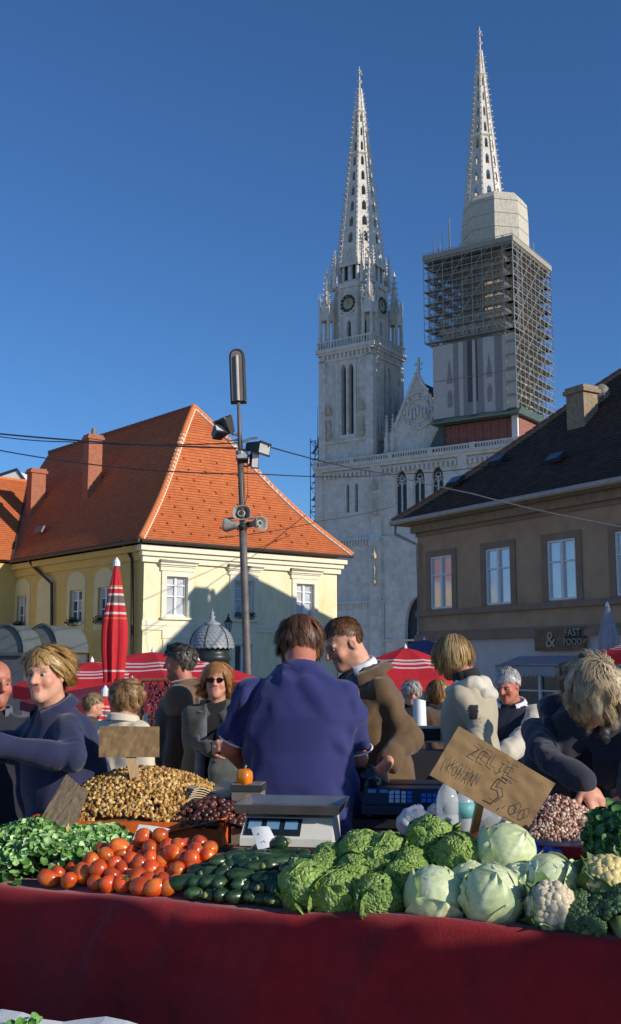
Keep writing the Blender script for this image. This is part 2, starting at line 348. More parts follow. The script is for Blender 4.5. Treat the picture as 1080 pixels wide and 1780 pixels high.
def tower(cx, cy, hw, name, clock):
    t = empty(name, (0, 0, 0)); t.parent = cath
    m = MB()
    for deg in (0, 90, 180, 270):              # four faces of the square shaft
        m.M = rotz(deg, cx, cy)
        holed(m, -hw, hw, ZB - 1, 52.2, [(-.98, .0, 38.3, 49.9), (.42, 1.4, 38.3, 49.9)] if deg == 0 else [(-1.3, -.3, 38.3, 49.9), (.3, 1.3, 38.3, 49.9)], -hw, 1.1)
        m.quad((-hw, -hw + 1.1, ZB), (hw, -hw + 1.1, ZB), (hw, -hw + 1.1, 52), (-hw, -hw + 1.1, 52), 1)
    m.M = None; m.build('shaft', [M_stone, M_glassd], t)
    m = MB()
    for deg in (0, 90, 180, 270):
        m.M = rotz(deg, cx, cy); y = -hw
        for x0, x1 in ((-hw - .25, -hw + 1.0), (hw - 1.0, hw + .25)): m.box(x0, x1, y - .3, y + .2, ZB - 1, 51.2)
        m.box(-1.75, -1.4, y - .22, y + .1, ZB + 2, 50.5); m.box(1.75, 2.05, y - .22, y + .1, ZB + 2, 50.5)
        m.box(.08, .34, y - .1, y + .6, 38.3, 49.0)
        for x0 in (-3.9, 2.3):                 # blind niches
            P = arch_poly(x0, x0 + 1.5, 44.5, 50.2)
            for i in range(2, len(P) - 1): m.tube((P[i][0], y - .1, P[i][1]), (P[i + 1][0], y - .1, P[i + 1][1]), .13, n=4)
            for xx in (x0, x0 + 1.5): m.tube((xx, y - .08, 36.8), (xx, y - .08, 48.9), .12, n=4)
        m.box(-hw - .2, hw + .2, y - .3, y + .1, 50.7, 51.1); m.box(-hw - .35, hw + .35, y - .5, y + .1, 51.9, 52.3); m.box(-hw - .5, hw + .5, y - .75, y + .1, 52.3, 52.9)
        m.box(-hw - .2, hw + .2, y - .35, y + .1, 37.0, 37.4)
        for k in range(12): x = -hw + .5 + k * .8; m.box(x, x + .4, y - .32, y + .05, 51.1, 51.9)
        m.box(-hw - .4, hw + .4, y - .6, y - .4, 54.0, 54.25)
        for k in range(20): x = -hw - .3 + k * .52; m.box(x, x + .16, y - .58, y - .44, 52.9, 54.0)
        if deg == 0: m.box(.1, 1.1, y - .12, y + .1, 35.2, 36.4)
    m.M = None; m.build('cornice', M_stone, t)
    for x in (-3.15, 3.05):
        s_ = MB(); statue(s_, cx + x, cy - hw - .25, 37.6); s_.build('statue', M_stone2, t)
    if clock:
        m = MB(); r = hw * .80                 # octagonal clock stage
        ang = [R(22.5 + 45 * k) for k in range(8)]; rr = r / math.cos(R(22.5))
        for k in range(8):
            deg = 45 * k; m.M = rotz(deg, cx, cy); w2 = r * math.tan(R(22.5))
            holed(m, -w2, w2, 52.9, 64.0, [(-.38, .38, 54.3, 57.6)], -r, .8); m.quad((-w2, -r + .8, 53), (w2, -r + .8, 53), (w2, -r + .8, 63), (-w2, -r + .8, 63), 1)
            m.box(-w2 - .15, w2 + .15, -r - .35, -r + .1, 63.2, 64.0); m.box(-w2 - .1, w2 + .1, -r - .2, -r + .1, 58.4, 58.7)
            for xx in (-w2, w2): m.box(xx - .22, xx + .22, -r - .25, -r + .2, 52.9, 63.2)
            # gallery with gables above
            holed(m, -w2 + .1, w2 - .1, 64.0, 68.3, [(-1.15, -.35, 64.6, 67.6), (.35, 1.15, 64.6, 67.6)], -r + .35, .5)
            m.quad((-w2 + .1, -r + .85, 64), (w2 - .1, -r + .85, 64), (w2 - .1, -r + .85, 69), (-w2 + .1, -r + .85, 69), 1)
            m.add([(-w2 + .1, -r + .3, 68.3), (w2 - .1, -r + .3, 68.3), (0, -r + .9, 71.4), (0, -r + 1.6, 68.3)], [(0, 1, 2), (0, 2, 3), (1, 3, 2)])
        m.M = None; m.build('clock_stage', [M_stone, M_dark], t)
        for deg in (0, 90):
            k = MB(); k.M = rotz(deg, cx, cy) @ Matrix.Translation((0, -r - .1, 60.4))
            k.M = k.M @ Matrix.Rotation(R(90), 4, 'X')
            for j in range(24):
                a0, a1 = j * math.pi / 12, (j + 1) * math.pi / 12
                k.add([(1.75 * math.cos(a0), 1.75 * math.sin(a0), 0), (1.75 * math.cos(a1), 1.75 * math.sin(a1), 0), (1.75 * math.cos(a1), 1.75 * math.sin(a1), .25), (1.75 * math.cos(a0), 1.75 * math.sin(a0), .25), (1.5 * math.cos(a0), 1.5 * math.sin(a0), .25), (1.5 * math.cos(a1), 1.5 * math.sin(a1), .25)], [(0, 1, 2, 3), (3, 2, 5, 4)], 0)
                k.tri((0, 0, .05), (1.55 * math.cos(a0), 1.55 * math.sin(a0), .05), (1.55 * math.cos(a1), 1.55 * math.sin(a1), .05), 1)
            for j in range(12):
                a = j * math.pi / 6; k.obox((1.22 * math.cos(a), 1.22 * math.sin(a), .12), .52, .44, .06, (0, 0, a), 2)
            k.obox((-.1, .35, .2), .14, 1.0, .05, (0, 0, .25), 3); k.obox((.05, .5, .24), .1, 1.4, .05, (0, 0, -.1), 3)
            k.M = k.M; k.build('clock_face', [M_stone, mat('clock_field', srgb(176, 166, 142), .7), mat('clock_numeral', (0.03, 0.03, 0.035), .5), mat('gilt_hand', srgb(190, 150, 70), .35, metal=.6)], t)
        for sx in (-1, 1):                      # open corner turrets
            for sy in (-1, 1):
                m = MB(); X = cx + sx * (hw - .75); Y = cy + sy * (hw - .75)
                for ax, ay in ((-.75, -.75), (.75, -.75), (.75, .75), (-.75, .75)):
                    m.box(X + ax - .2, X + ax + .2, Y + ay - .2, Y + ay + .2, 52.9, 59.2)
                    spirelet(m, X + ax * 1.15, Y + ay * 1.15, 58.6, 4.2, .2)
                for deg in range(0, 360, 90):
                    m.M = rotz(deg, X, Y); m.add([(-.95, -.98, 58.7), (.95, -.98, 58.7), (0, -.98, 61.6)], [(0, 1, 2)]); m.box(-.9, .9, -1.0, -.7, 58.0, 58.9); m.M = None
                    for q in (-.35, .35): pass
                m.lathe([(1.0, 59.0), (.85, 60.2), (.15, 66.2), (.3, 66.5), (.02, 67.6)], 8, (X, Y, 0), ph=R(22.5))
                for k in range(8):
                    a = R(22.5 + 45 * k)
                    for j in range(6): z = 60.4 + j; rr_ = .9 * (1 - j / 6.5) + .1; m.tube((X + rr_ * math.cos(a), Y + rr_ * math.sin(a), z), (X + (rr_ + .25) * math.cos(a), Y + (rr_ + .25) * math.sin(a), z + .2), .1, .05, n=4)
                m.build('corner_turret', M_stone, t)
                for X, Y, Z, Hh, rr_ in ((hw - 2.2, hw - .9, 63.6, 6.6, .4), (hw - .9, hw - 2.2, 63.6, 6.6, .4), (hw + .1, hw + .1, 53.0, 6.0, .28), (hw - 2.6, hw - 2.0, 66.0, 7.6, .42)):
                    m = MB(); spirelet(m, cx + sx * X, cy + sy * Y, Z, Hh, rr_); m.build('pinnacle', M_stone, t)
        tiers = [67.0, 70.6, 73.6, 76.4, 79.2, 82.0, 84.8, 87.6, 90.4, 93.0, 95.6, 98.0, 100.0]
    else:
        tiers = [62.0, 66.0, 70.0, 73.6, 76.4, 79.2, 82.0, 84.8, 87.6, 90.4, 93.0, 95.6, 98.0, 100.0]
        m = MB(); m.lathe([(hw * .82, 52), (hw * .82, 62)], 8, (cx, cy, 0), ph=R(22.5)); m.build('upper_stage', M_stone2, t)
    m = MB(); cr = MB(); spire(m, cr, cx, cy, tiers[0] - 1, 104.3, 4.25, tiers)
    m.build('spire', M_stone, t); tag(cr.build('crocket', M_stone, t), kind='stuff')
    return t
tower(4.9, 5.0, 4.85, 'clock_tower', True)
tower(27.1, 6.0, 4.85, 'repaired_tower', False)
# gable between the towers
gb = MB(); gp = [(11.4, ZB), (22.6, ZB), (22.0, 38.4), (17.7, 46.4), (13.4, 38.4), (11.9, 37.0)]
gb.prism(gp, 0.6, 1.6)
for a, b in (((21.9, 38.2), (17.7, 46.6)), ((17.7, 46.6), (13.5, 38.2))):
    gb.tube((a[0], .5, a[1]), (b[0], .5, b[1]), .32, n=4)
    for k in range(9): q = Vector((a[0], .45, a[1])).lerp(Vector((b[0], .45, b[1])), (k + .5) / 9); gb.tube(q, q + Vector((.25 if a[0] > 18 else -.25, 0, .5)), .16, .08, n=4)
for c, r_ in ((1.9, .16), (2.9, .2)):
    for k in range(16):
        a0, a1 = k * math.pi / 8, (k + 1) * math.pi / 8
        gb.tube((17.8 + c * math.cos(a0), .45, 40.6 + c * math.sin(a0)), (17.8 + c * math.cos(a1), .45, 40.6 + c * math.sin(a1)), r_, n=4)
for k in range(8): a0 = k * math.pi / 4; gb.lathe([(.05, -.5), (.4, 0), (.05, .5)], 6, (17.8 + 2.4 * math.cos(a0), .4, 40.6 + 2.4 * math.sin(a0)))
for k in range(5): gb.lathe([(.22, 0), (.26, 1.1), (.14, 1.3), (.17, 1.55), (.02, 1.7)], 6, (16.6 + k * .6, .35, 39.4 + (.5 if k == 2 else 0)))
for x in (12.2, 13.3, 22.2): spirelet(gb, x, .5, 34.5, 6.2, .42)
gb.box(17.55, 17.85, .9, 1.2, 46.4, 49.2); gb.box(17.0, 18.4, .95, 1.15, 48.0, 48.3); gb.box(17.2, 18.2, .95, 1.15, 47.2, 47.4)
gb.build('gable', M_stone, cath)
nr = MB(); nr.prism([(11.4, 34), (23, 34), (17.4, 45.6)], 1.6, 60); nr.build('nave_roof', M_slate, cath)
nv = MB(); nv.box(0, 35, 12, 62, 0, 34); nv.build('nave_wall', M_stone2, cath)
rb = MB(); rb.box(22.6, 34.6, -.1, 11.5, ZB + .1, 37.3); rb.build('brick_parapet', M_redb, cath)
for k in range(9):
    q = MB(); x = 23.3 + k * 1.3; q.box(x, x + .28, -.28, 0, 34.3, 37.2); q.build('brick_pier', M_redb, cath)
q = MB(); q.box(33.6, 34.5, -.55, -.1, 34.0, 38.0); q.build('corner_pier', mat('white_stone', (0.75, 0.73, 0.68), .8), cath)
q = MB(); q.prism([(20.0, ZB), (22.6, ZB), (22.6, 38.2), (21.4, 36.6)], -.4, 2.0); q.build('stair_roof', M_copper, cath)

# ------------------------------------------------------------------ scaffolding round the right-hand tower
M_steel = mat('galvanised_tube', srgb(170, 166, 156), 0.45, .1, metal=.3)
M_deck = mat('scaffold_board', srgb(150, 146, 136), .8, .25, 1.0)
sc = empty('scaffold_tower', (CP.x, CP.y, 0), -BETA, 'steel tube scaffolding with board decks wrapped round the right cathedral tower', 'scaffolding')
def scaffold_wall(P0_, P1_, zs, n, wdt, nrm):
    """one scaffold wall: two rows of standards, ledgers, braces and decks"""
    m = MB(); dk = MB(); P0_ = Vector(P0_); P1_ = Vector(P1_); nrm = Vector(nrm) * wdt; rr = .055
    for k in range(n + 1):
        p = P0_.lerp(P1_, k / n)
        for q in (p, p + nrm): m.tube((q.x, q.y, zs[0]), (q.x, q.y, zs[-1] + .9), rr, n=4, cap=False)
        for z in zs: m.tube((p.x, p.y, z), (p.x + nrm.x, p.y + nrm.y, z), rr, n=4, cap=False)
    for i, z in enumerate(zs):
        for q in (Vector((0, 0, 0)), nrm):
            for dz in (0, 1.0): m.tube((P0_.x + q.x, P0_.y + q.y, z + dz), (P1_.x + q.x, P1_.y + q.y, z + dz), rr * .9, n=4, cap=False)
        a, b = P0_ + nrm * .1, P1_ + nrm * .9; c, d = P0_ + nrm * .9, P1_ + nrm * .1
        dk.add([(a.x, a.y, z + .06), (d.x, d.y, z + .06), (b.x, b.y, z + .06), (c.x, c.y, z + .06), (a.x, a.y, z + .12), (d.x, d.y, z + .12), (b.x, b.y, z + .12), (c.x, c.y, z + .12)],
               [(3, 2, 1, 0), (4, 5, 6, 7), (0, 1, 5, 4), (1, 2, 6, 5), (2, 3, 7, 6), (3, 0, 4, 7)])
        if i < len(zs) - 1:
            for k in range(n):
                if (k + i) % 2 == 0: p = P0_.lerp(P1_, k / n); q = P0_.lerp(P1_, (k + 1) / n); m.tube((p.x, p.y, z), (q.x, q.y, zs[i + 1]), rr * .8, n=4, cap=False)
                elif k % 3 == 0: p = P0_.lerp(P1_, (k + 1) / n) + nrm; q = P0_.lerp(P1_, k / n) + nrm; m.tube((p.x, p.y, z), (q.x, q.y, zs[i + 1]), rr * .8, n=4, cap=False)
    m.build('standard_frame', M_steel, sc); dk.build('deck', M_deck, sc)
up = [50.3, 52.4, 54.4, 56.4, 58.4, 60.4, 62.4, 63.6]; lo = [38.4, 40.4, 42.4, 44.4, 46.4, 48.4]
scaffold_wall((20.2, -1.6), (34.9, -1.6), up, 9, 1.5, (0, 1)); scaffold_wall((20.2, 0.6), (34.9, 0.6), up[:-1], 7, 1.0, (0, 1))
scaffold_wall((34.9, -1.5), (34.9, 13.5), lo + up, 9, 1.5, (-1, 0)); scaffold_wall((33.2, -.4), (33.2, 13.0), lo + up, 7, .8, (-1, 0))
scaffold_wall((20.2, 0.2), (20.2, 13.5), up, 6, 1.5, (1, 0)); scaffold_wall((21.4, -.7), (34.4, -.7), lo, 7, 1.1, (0, 1)); scaffold_wall((20.2, 13.5), (34.9, 13.5), up, 6, -1.2, (0, 1))
tb = MB(); tb.box(20.1, 35.0, -1.75, -1.66, 63.5, 64.3); tb.box(34.98, 35.08, -1.7, 13.6, 63.5, 64.3); tb.build('edge_board', mat('pale_board', srgb(160, 152, 136), .8, .2, 1.5), sc)
tp = MB(); tp.box(20.2, 34.8, -1.6, 13.5, 63.2, 63.4); tp.build('top_deck', M_deck, sc)
M_net = mat('scaffold_netting', srgb(196, 188, 170), .9, .18, 1.6, .4, 4.0, stretch=(1, 1, .35), bdist=.2)
nt_ = MB(); nt_.lathe([(5.1, 63.5), (5.05, 70.0), (4.9, 72.6), (4.2, 73.6)], 8, (29.1, 5.8, 0), ph=R(22.5)); nt_.build('netting_wrap', M_net, sc)
for z_, r_n, cx_, cy_ in ((65.4, 5.11, 29.1, 5.8), (67.6, 5.09, 29.1, 5.8), (69.8, 5.07, 29.1, 5.8), (72.0, 4.96, 29.1, 5.8)):
    q = MB(); q.lathe([(r_n, z_), (r_n + .04, z_ + .06), (r_n, z_ + .12)], 8, (cx_, cy_, 0), ph=R(22.5)); q.build('netting_seam', M_deck, sc)
for (x, y, h) in ((21.2, 0, 3.2), (22.0, .5, 2.2), (22.8, 0, 4.0), (23.4, 1, 5), (24.0, 0, 5.6), (21.0, 2, 2.2), (33.4, 6, 3), (34, 9, 2.4)):
    q = MB(); q.tube((x, y, 63.4), (x, y, 64.5 + h), .07, n=4); q.tube((x - .8, y, 64.5), (x + 1.2, y, 64.9), .07, n=4); q.build('standard_pole', M_steel, sc)
gs = MB(); gs.prism([(-2.2, 37.4), (-.9, 38.5), (14, 38.5), (14, 37.6)], 21.2, 35.4, axis='x'); gs.build('skirt_sheet', M_copper, sc)
# printed banner hung on the scaffolding
M_bl = mat('banner_print_pale', srgb(196, 186, 174), .8, .06, .5); M_bm = mat('banner_print_mauve', srgb(150, 140, 136), .8, .06, .5); M_bd = mat('banner_print_dark', srgb(92, 86, 86), .8, .06, .5)
bn = MB(); xs = [0, 3.4, 4.3, 5.0, 5.7, 6.5, 7.0, 7.35, 8.3, 9.1, 10.1, 11.3, 13.6]; cm = [0, 1, 0, 1, 2, 0, 2, 1, 0, 0, 1, 0]
def bw(x, z): return .07 * math.sin(x * 1.3 + z * .25)
for i in range(len(xs) - 1):
    for j in range(6):
        za, zb = 38.3 + j * 11.4 / 6, 38.3 + (j + 1) * 11.4 / 6; mi = cm[i]
        if j == 0 and i in (4, 6): mi = 1
        bn.quad((xs[i], bw(xs[i], za), za), (xs[i + 1], bw(xs[i + 1], za), za), (xs[i + 1], bw(xs[i + 1], zb), zb), (xs[i], bw(xs[i], zb), zb), mi)
bo = bn.build('printed_banner', [M_bl, M_bm, M_bd]); bo.parent = None
for x, z in ((2.2, 44.5), (8.75, 44.5)):
    pass
bo.location = cath.matrix_basis @ Vector((0, 0, 0)); bo.rotation_euler = (0, 0, -BETA)
bo.location = Vector((CP.x, CP.y, 0)) + Matrix.Rotation(-BETA, 3, 'Z') @ Vector((21.3, -1.05, 0))
tag(bo, 'pale grey banner printed with tall church windows hung on the scaffolding', 'banner')
def banner_print(poly):
    return poly
pr = MB()
for x in (2.3, 8.8):
    pr.prism([(x, 43.6), (x + .9, 43.6), (x + .45, 47.2)], -.12, -.1); pr.prism([(x + .15, 39.9), (x + .75, 39.9), (x + .8, 41.8), (x + .45, 42.6), (x + .1, 41.8)], -.12, -.1)
pr.box(0.2, 13.4, -.12, -.1, 44.1, 44.18)
pr.build('print_shape', M_bm, bo)

# lattice mast of a scaffold stair left of the cathedral
lm = empty('scaffold_stair', tuple(at(551, 1100, 176).xy) + (0,), -BETA, 'slim blue grey scaffold stair tower standing left of the cathedral front', 'scaffolding')
m = MB()
for x in (-.8, .8):
    for y in (-.7, .7): m.tube((x, y, 0), (x, y, 39.5), .07, n=4, cap=False)
for k in range(20):
    z = 1 + k * 2.0
    for y in (-.7, .7):
        m.tube((-.8, y, z), (.8, y, z), .06, n=4, cap=False)
        if k < 19: s = 1 if k % 2 else -1; m.tube((-.8 * s, y, z), (.8 * s, y, z + 2), .05, n=4, cap=False)
    for x in (-.8, .8): m.tube((x, -.7, z), (x, .7, z), .06, n=4, cap=False)
m.tube((0.2, 0, 38), (0.2, 0, 45), .06, .03, n=4); m.build('lattice_frame', mat('bluish_steel', srgb(96, 108, 130), .5, .1), lm)
for k in range(19):
    m = MB(); m.box(-.75, .75, -.65, .65, 1.9 + k * 2.0, 1.96 + k * 2.0) if k % 2 else m.add([(-.7, -.4, 1 + k * 2), (.7, -.4, 3 + k * 2), (.7, .4, 3 + k * 2), (-.7, .4, 1 + k * 2)], [(0, 1, 2, 3)])
    m.build('stair_flight', M_deck, lm)
# ================================================================== houses
GZ = -1.25                                       # the street below the market terrace
class Wall:
    """upright wall frame: x along the wall, y inward (away from the viewer), z up"""
    def __init__(s, P, d, root):
        s.P = Vector((P[0], P[1], 0)); s.d = Vector((d[0], d[1], 0)).normalized(); s.inn = Vector((-s.d.y, s.d.x, 0))
        if s.inn.y < 0 and abs(s.inn.y) > .3: s.inn = -s.inn
        s.root = root; o = s.P - root.location
        s.M = Matrix(((s.d.x, s.inn.x, 0, o.x), (s.d.y, s.inn.y, 0, o.y), (0, 0, 1, o.z), (0, 0, 0, 1)))
    def sz(s, u, v, off=0.0):
        p = onpl(u, v, s.P + s.inn * off, s.inn); q = p - s.P; return q.dot(s.d), p.z
    def mb(s): m = MB(); m.M = s.M; return m
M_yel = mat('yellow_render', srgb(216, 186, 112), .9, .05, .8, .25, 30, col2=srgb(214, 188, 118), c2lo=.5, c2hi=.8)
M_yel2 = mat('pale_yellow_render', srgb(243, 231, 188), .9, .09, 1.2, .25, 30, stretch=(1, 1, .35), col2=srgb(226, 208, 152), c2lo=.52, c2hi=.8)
M_cream = mat('cream_trim', srgb(238, 230, 200), .85, .06, 1.5)
M_wframe = mat('white_window_paint', (0.8, 0.8, 0.78), .5, .04)
M_pane = mat('window_pane', (0.55, 0.57, 0.6), .08, .15, 1.2, spec=.8, coat=.5)
M_paned = mat('dark_window_pane', (0.06, 0.07, 0.08), .06, .2, 1.2, spec=.8)
M_tin = mat('grey_tin', srgb(132, 124, 112), .5, .15, 2.0)
M_pipe = mat('dark_downpipe', srgb(70, 58, 50), .5, .15, 2.0)
M_tile = mat('orange_roof_tile', srgb(204, 116, 66), .75, .10, 1.5, .2, 25, uvbrick=(.18, .155, .09, .66, .006), col2=srgb(190, 98, 54), c2lo=.5, c2hi=.75)
M_hip = mat('hip_tile', srgb(214, 124, 72), .8, .15, 4)
M_mort = mat('lime_mortar', srgb(236, 224, 200), .9, .1, 4)
M_brk = mat('chimney_brick', srgb(168, 106, 80), .85, .2, 4, .3, 20)
M_plant = mat('window_plant', srgb(52, 62, 34), .8, .35, 12)
M_iron = mat('black_iron', (0.02, 0.02, 0.022), .5, .1)
M_lampglass = mat('lantern_glass', (0.35, 0.36, 0.36), .1, .1, spec=.7)

def roof_plane(root, name, material, La, Lb, Ra, Rb, n, out, flare=0.0, lip=.028):
    """courses of tiles between left edge La->Lb and right edge Ra->Rb (eave to ridge)"""
    m = MB(); m.uv = []; La, Lb, Ra, Rb, out = map(Vector, (La, Lb, Ra, Rb, out)); o = root.location
    def e(a, b, t):
        p = a.lerp(b, t); p.z -= flare * math.sin(math.pi * min(1, t * 1.25)) if t < .8 else 0; return p - o
    ax = ((Ra - La) if (Ra - La).length > .1 else (Rb - Lb)).normalized()
    for i in range(n):
        t0, t1 = i / n, (i + 1) / n; a, b, c, d = e(La, Lb, t0) + out * lip, e(Ra, Rb, t0) + out * lip, e(Ra, Rb, t1), e(La, Lb, t1)
        s0 = i * .155
        m.quad(a, b, c, d); m.uv += [((a).dot(ax), s0 + .002), (b.dot(ax), s0 + .002), (c.dot(ax), s0 + .153), (d.dot(ax), s0 + .153)]
        m.quad(a - out * lip, b - out * lip, b, a); m.uv += [(a.dot(ax), s0), (b.dot(ax), s0), (b.dot(ax), s0 + .004), (a.dot(ax), s0 + .004)]
    return m.build(name, material, root)
def edge_tiles(root, a, b, n, r, material, mort, name='hip_tile', flare=0.0, parent=None):
    """overlapping half-round tiles along a hip or ridge, each a piece of its own, on a mortar bed"""
    a = Vector(a) - root.location; b = Vector(b) - root.location; L = (b - a).length / n
    q = MB()
    for k in range(7):
        t0 = math.pi * k / 6; q.v.append((r * math.cos(t0), r * math.sin(t0), 0)); 
    for k in range(7):
        t0 = math.pi * k / 6; q.v.append((r * .86 * math.cos(t0), r * .86 * math.sin(t0), L * 1.08))
    for k in range(6): q.f.append((k, k + 1, 8 + k, 7 + k)); q.m.append(0)
    q.f.append(tuple(range(6, -1, -1))); q.m.append(0)
    me = q.mesh(name, material, True)
    up = Vector((0, 0, 1)); d = (b - a).normalized(); Y = (up - d * up.dot(d)).normalized(); X = Y.cross(d)
    for i in range(n):
        t = i / n; p = a.lerp(b, t); p.z -= flare * math.sin(math.pi * min(1, t * 1.25)) if t < .8 else 0
        o = link(name, me, parent or root); o.matrix_local = Matrix(((X.x, Y.x, d.x, p.x), (X.y, Y.y, d.y, p.y), (X.z, Y.z, d.z, p.z), (0, 0, 0, 1))) 
    m = MB(); pts = []
    for i in range(9):
        t = i / 8; p = a.lerp(b, t); p.z -= flare * math.sin(math.pi * min(1, t * 1.25)) if t < .8 else 0; pts.append(p - Y * .03)
    m.path(pts, r * 1.05, 6); m.build('mortar_bed', mort, parent or root)

def sash(wall, parent, s0, s1, z0, z1, dep, fr=.06, cross=(.5,), bars=(.42, .72), pane=None, name='window', fm=None):
    """casement with frame, glazing bars and panes set back in its opening"""
    fm = fm or M_wframe
    f = wall.mb(); y = dep
    f.box(s0, s0 + fr, y - .05, y + .05, z0, z1); f.box(s1 - fr, s1, y - .05, y + .05, z0, z1); f.box(s0 + fr, s1 - fr, y - .049, y + .05, z0, z0 + fr); f.box(s0 + fr, s1 - fr, y - .049, y + .05, z1 - fr, z1)
    for c in cross: x = s0 + (s1 - s0) * c; f.box(x - .045, x + .045, y - .06, y + .04, z0 + fr, z1 - fr)
    for b in bars: z = z0 + (z1 - z0) * b; f.box(s0 + fr, s1 - fr, y - .04, y + .03, z - .022, z + .022)
    w = f.build(name, fm, parent)
    xs = [s0 + fr] + [s0 + (s1 - s0) * c for c in cross] + [s1 - fr]; zs = [z0 + fr] + [z0 + (z1 - z0) * b for b in bars] + [z1 - fr]
    for i in range(len(xs) - 1):
        for j in range(len(zs) - 1):
            p = wall.mb(); t = random.uniform(-.004, .004); p.quad((xs[i], y + .01 + t, zs[j]), (xs[i + 1], y + .01 - t, zs[j]), (xs[i + 1], y + .012 - t, zs[j + 1]), (xs[i], y + .012 + t, zs[j + 1]))
            p.build('pane', pane[(i + j * 2) % len(pane)] if isinstance(pane, list) else (pane or M_pane), w)
    return w
def leaf_clump(c, r, n, seed=1):
    rs = random.Random(seed); m = MB(); c = Vector(c)
    for _ in range(n):
        d = Vector((rs.gauss(0, 1), rs.gauss(0, 1), rs.gauss(0, .8))); d = d.normalized() * rs.random() ** .4; p = c + Vector((d.x * r[0], d.y * r[1], d.z * r[2]))
        a = Vector((rs.gauss(0, 1), rs.gauss(0, 1), rs.gauss(0, 1))).normalized(); b = a.orthogonal().normalized(); s = rs.uniform(.03, .07)
        m.quad(p - a * s, p + b * s * .6, p + a * s, p - b * s * .6)
    return m
def wall_lantern(P, label, s=1.0):
    r = empty('wall_lantern', P, 0, label, 'lantern', 'wall lanterns on the yellow house')
    m = MB(); m.lathe([(.10 * s, 0), (.17 * s, .42 * s)], 6); m.build('glass', M_lampglass, r)
    m = MB()
    for k in range(6):
        a = k * math.pi / 3; m.tube((.105 * s * math.cos(a), .105 * s * math.sin(a), 0), (.175 * s * math.cos(a), .175 * s * math.sin(a), .42 * s), .012 * s, n=4)
    m.lathe([(.2 * s, .42 * s), (.2 * s, .45 * s), (.08 * s, .6 * s), (.09 * s, .66 * s), (.03 * s, .7 * s), (.04 * s, .78 * s), (.005, .86 * s)], 6)
    m.lathe([(.11 * s, 0), (.06 * s, -.06 * s), (.03 * s, -.16 * s), (.005, -.22 * s)], 6); m.build('lantern_frame', M_iron, r)
    m = MB(); m.path([(0, 0, -.2 * s), (0, .1, -.3 * s), (0, .35, -.32 * s), (0, .75, -.2 * s)], .025, 5); m.build('bracket', M_iron, r)
    return r

# ---- yellow corner house
YA = at(245, 938, 38.0); ZE = YA.z; YB = atz(612, 967, ZE); YC = atz(20, 975, ZE)
yh = empty('yellow_house', (YA.x, YA.y, 0), 0, 'yellow rendered corner house with steep orange tiled hip roof', 'house')
df = (YB - YA).normalized(); ds = (YC - YA).normalized(); Lf = (YB - YA).length; Ls = (YC - YA).length + 2.2
nf = Vector((-df.y, df.x, 0)); ns = Vector((ds.y, -ds.x, 0)); ns = ns if ns.x > 0 else -ns           # inward normals
OV = .42
PW = YA + nf * OV + df * (OV * .9)
WF = Wall(PW, df, yh); LW = Lf - 2 * OV
SP = YA + ns * OV + ds * OV
WS = Wall(YA + nf * OV + df * (OV * .9), ds, yh); WS.inn = ns; WS.M = Matrix(((ds.x, ns.x, 0, WS.P.x - YA.x), (ds.y, ns.y, 0, WS.P.y - YA.y), (0, 0, 1, 0), (0, 0, 0, 1)))
WZ = ZE - .12
def wrect(W, u0, u1, v0, v1):
    a = W.sz(u0, (v0 + v1) / 2)[0]; b = W.sz(u1, (v0 + v1) / 2)[0]; um = (u0 + u1) / 2; return min(a, b), max(a, b), W.sz(um, v1)[1], W.sz(um, v0)[1]
fw = [wrect(WF, 290, 324, 1002, 1070), wrect(WF, 406, 441, 1009, 1076), wrect(WF, 514, 546, 1016, 1078)]
zb = sum(f[2] for f in fw) / 3; zt = sum(f[3] for f in fw) / 3; ww = sum(f[1] - f[0] for f in fw) / 3
fw = [((f[0] + f[1]) / 2 - ww / 2, (f[0] + f[1]) / 2 + ww / 2, zb, zt) for f in fw]
gw = [(f[0] + .05, f[1] - .05, GZ + 1.1, zb - 1.0) for f in fw]
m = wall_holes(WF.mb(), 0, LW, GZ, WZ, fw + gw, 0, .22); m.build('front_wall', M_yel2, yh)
for i, f in enumerate(fw):
    sash(WF, yh, *f, .14, bars=(.5, .78) if i else (.5, .78), pane=M_pane if i != 1 else M_pane)
    t = WF.mb(); a, b, c, d = f
    t.box(a - .2, a - .003, -.06, .02, c - .05, d + .2); t.box(b + .003, b + .2, -.06, .02, c - .05, d + .2); t.box(a - .003, b + .003, -.06, .02, d + .003, d + .2)
    t.box(a - .27, b + .27, -.09, .02, d + .2, d + .36); t.box(a - .33, b + .33, -.2, .02, d + .42, d + .5); t.box(a - .3, b + .3, -.14, .02, d + .36, d + .42)
    t.box(a - .25, b + .25, -.16, .02, c - .14, c - .05); t.box(a - .14, b + .14, -.05, .02, c - .82, c - .14)
    t.build('window_surround', M_cream, yh)
    t = WF.mb(); t.prism([(a - .36, d + .5), (b + .36, d + .5), (b + .36, d + .54), (a - .36, d + .6)], -.24, .02); t.build('header_cap', M_tin, yh)
    if i == 1: p = WF.mb(); q = leaf_clump((0, 0, 0), (.5, .16, .18), 160, i); p.add([(v[0] + (a + b) / 2, v[1] - .12, v[2] + c + .12) for v in q.v], q.f); p.build('window_plant', M_plant, yh)
for f in gw:
    sash(WF, yh, *f, .14, bars=(.6,), pane=M_paned)
    t = WF.mb(); a, b, c, d = f; t.box(a - .15, a - .003, -.05, .02, c, d + .15); t.box(b + .003, b + .15, -.05, .02, c, d + .15); t.box(a - .003, b + .003, -.05, .02, d + .003, d + .15); t.build('window_surround', M_cream, yh)
zband = WF.sz(480, 1090)[1]
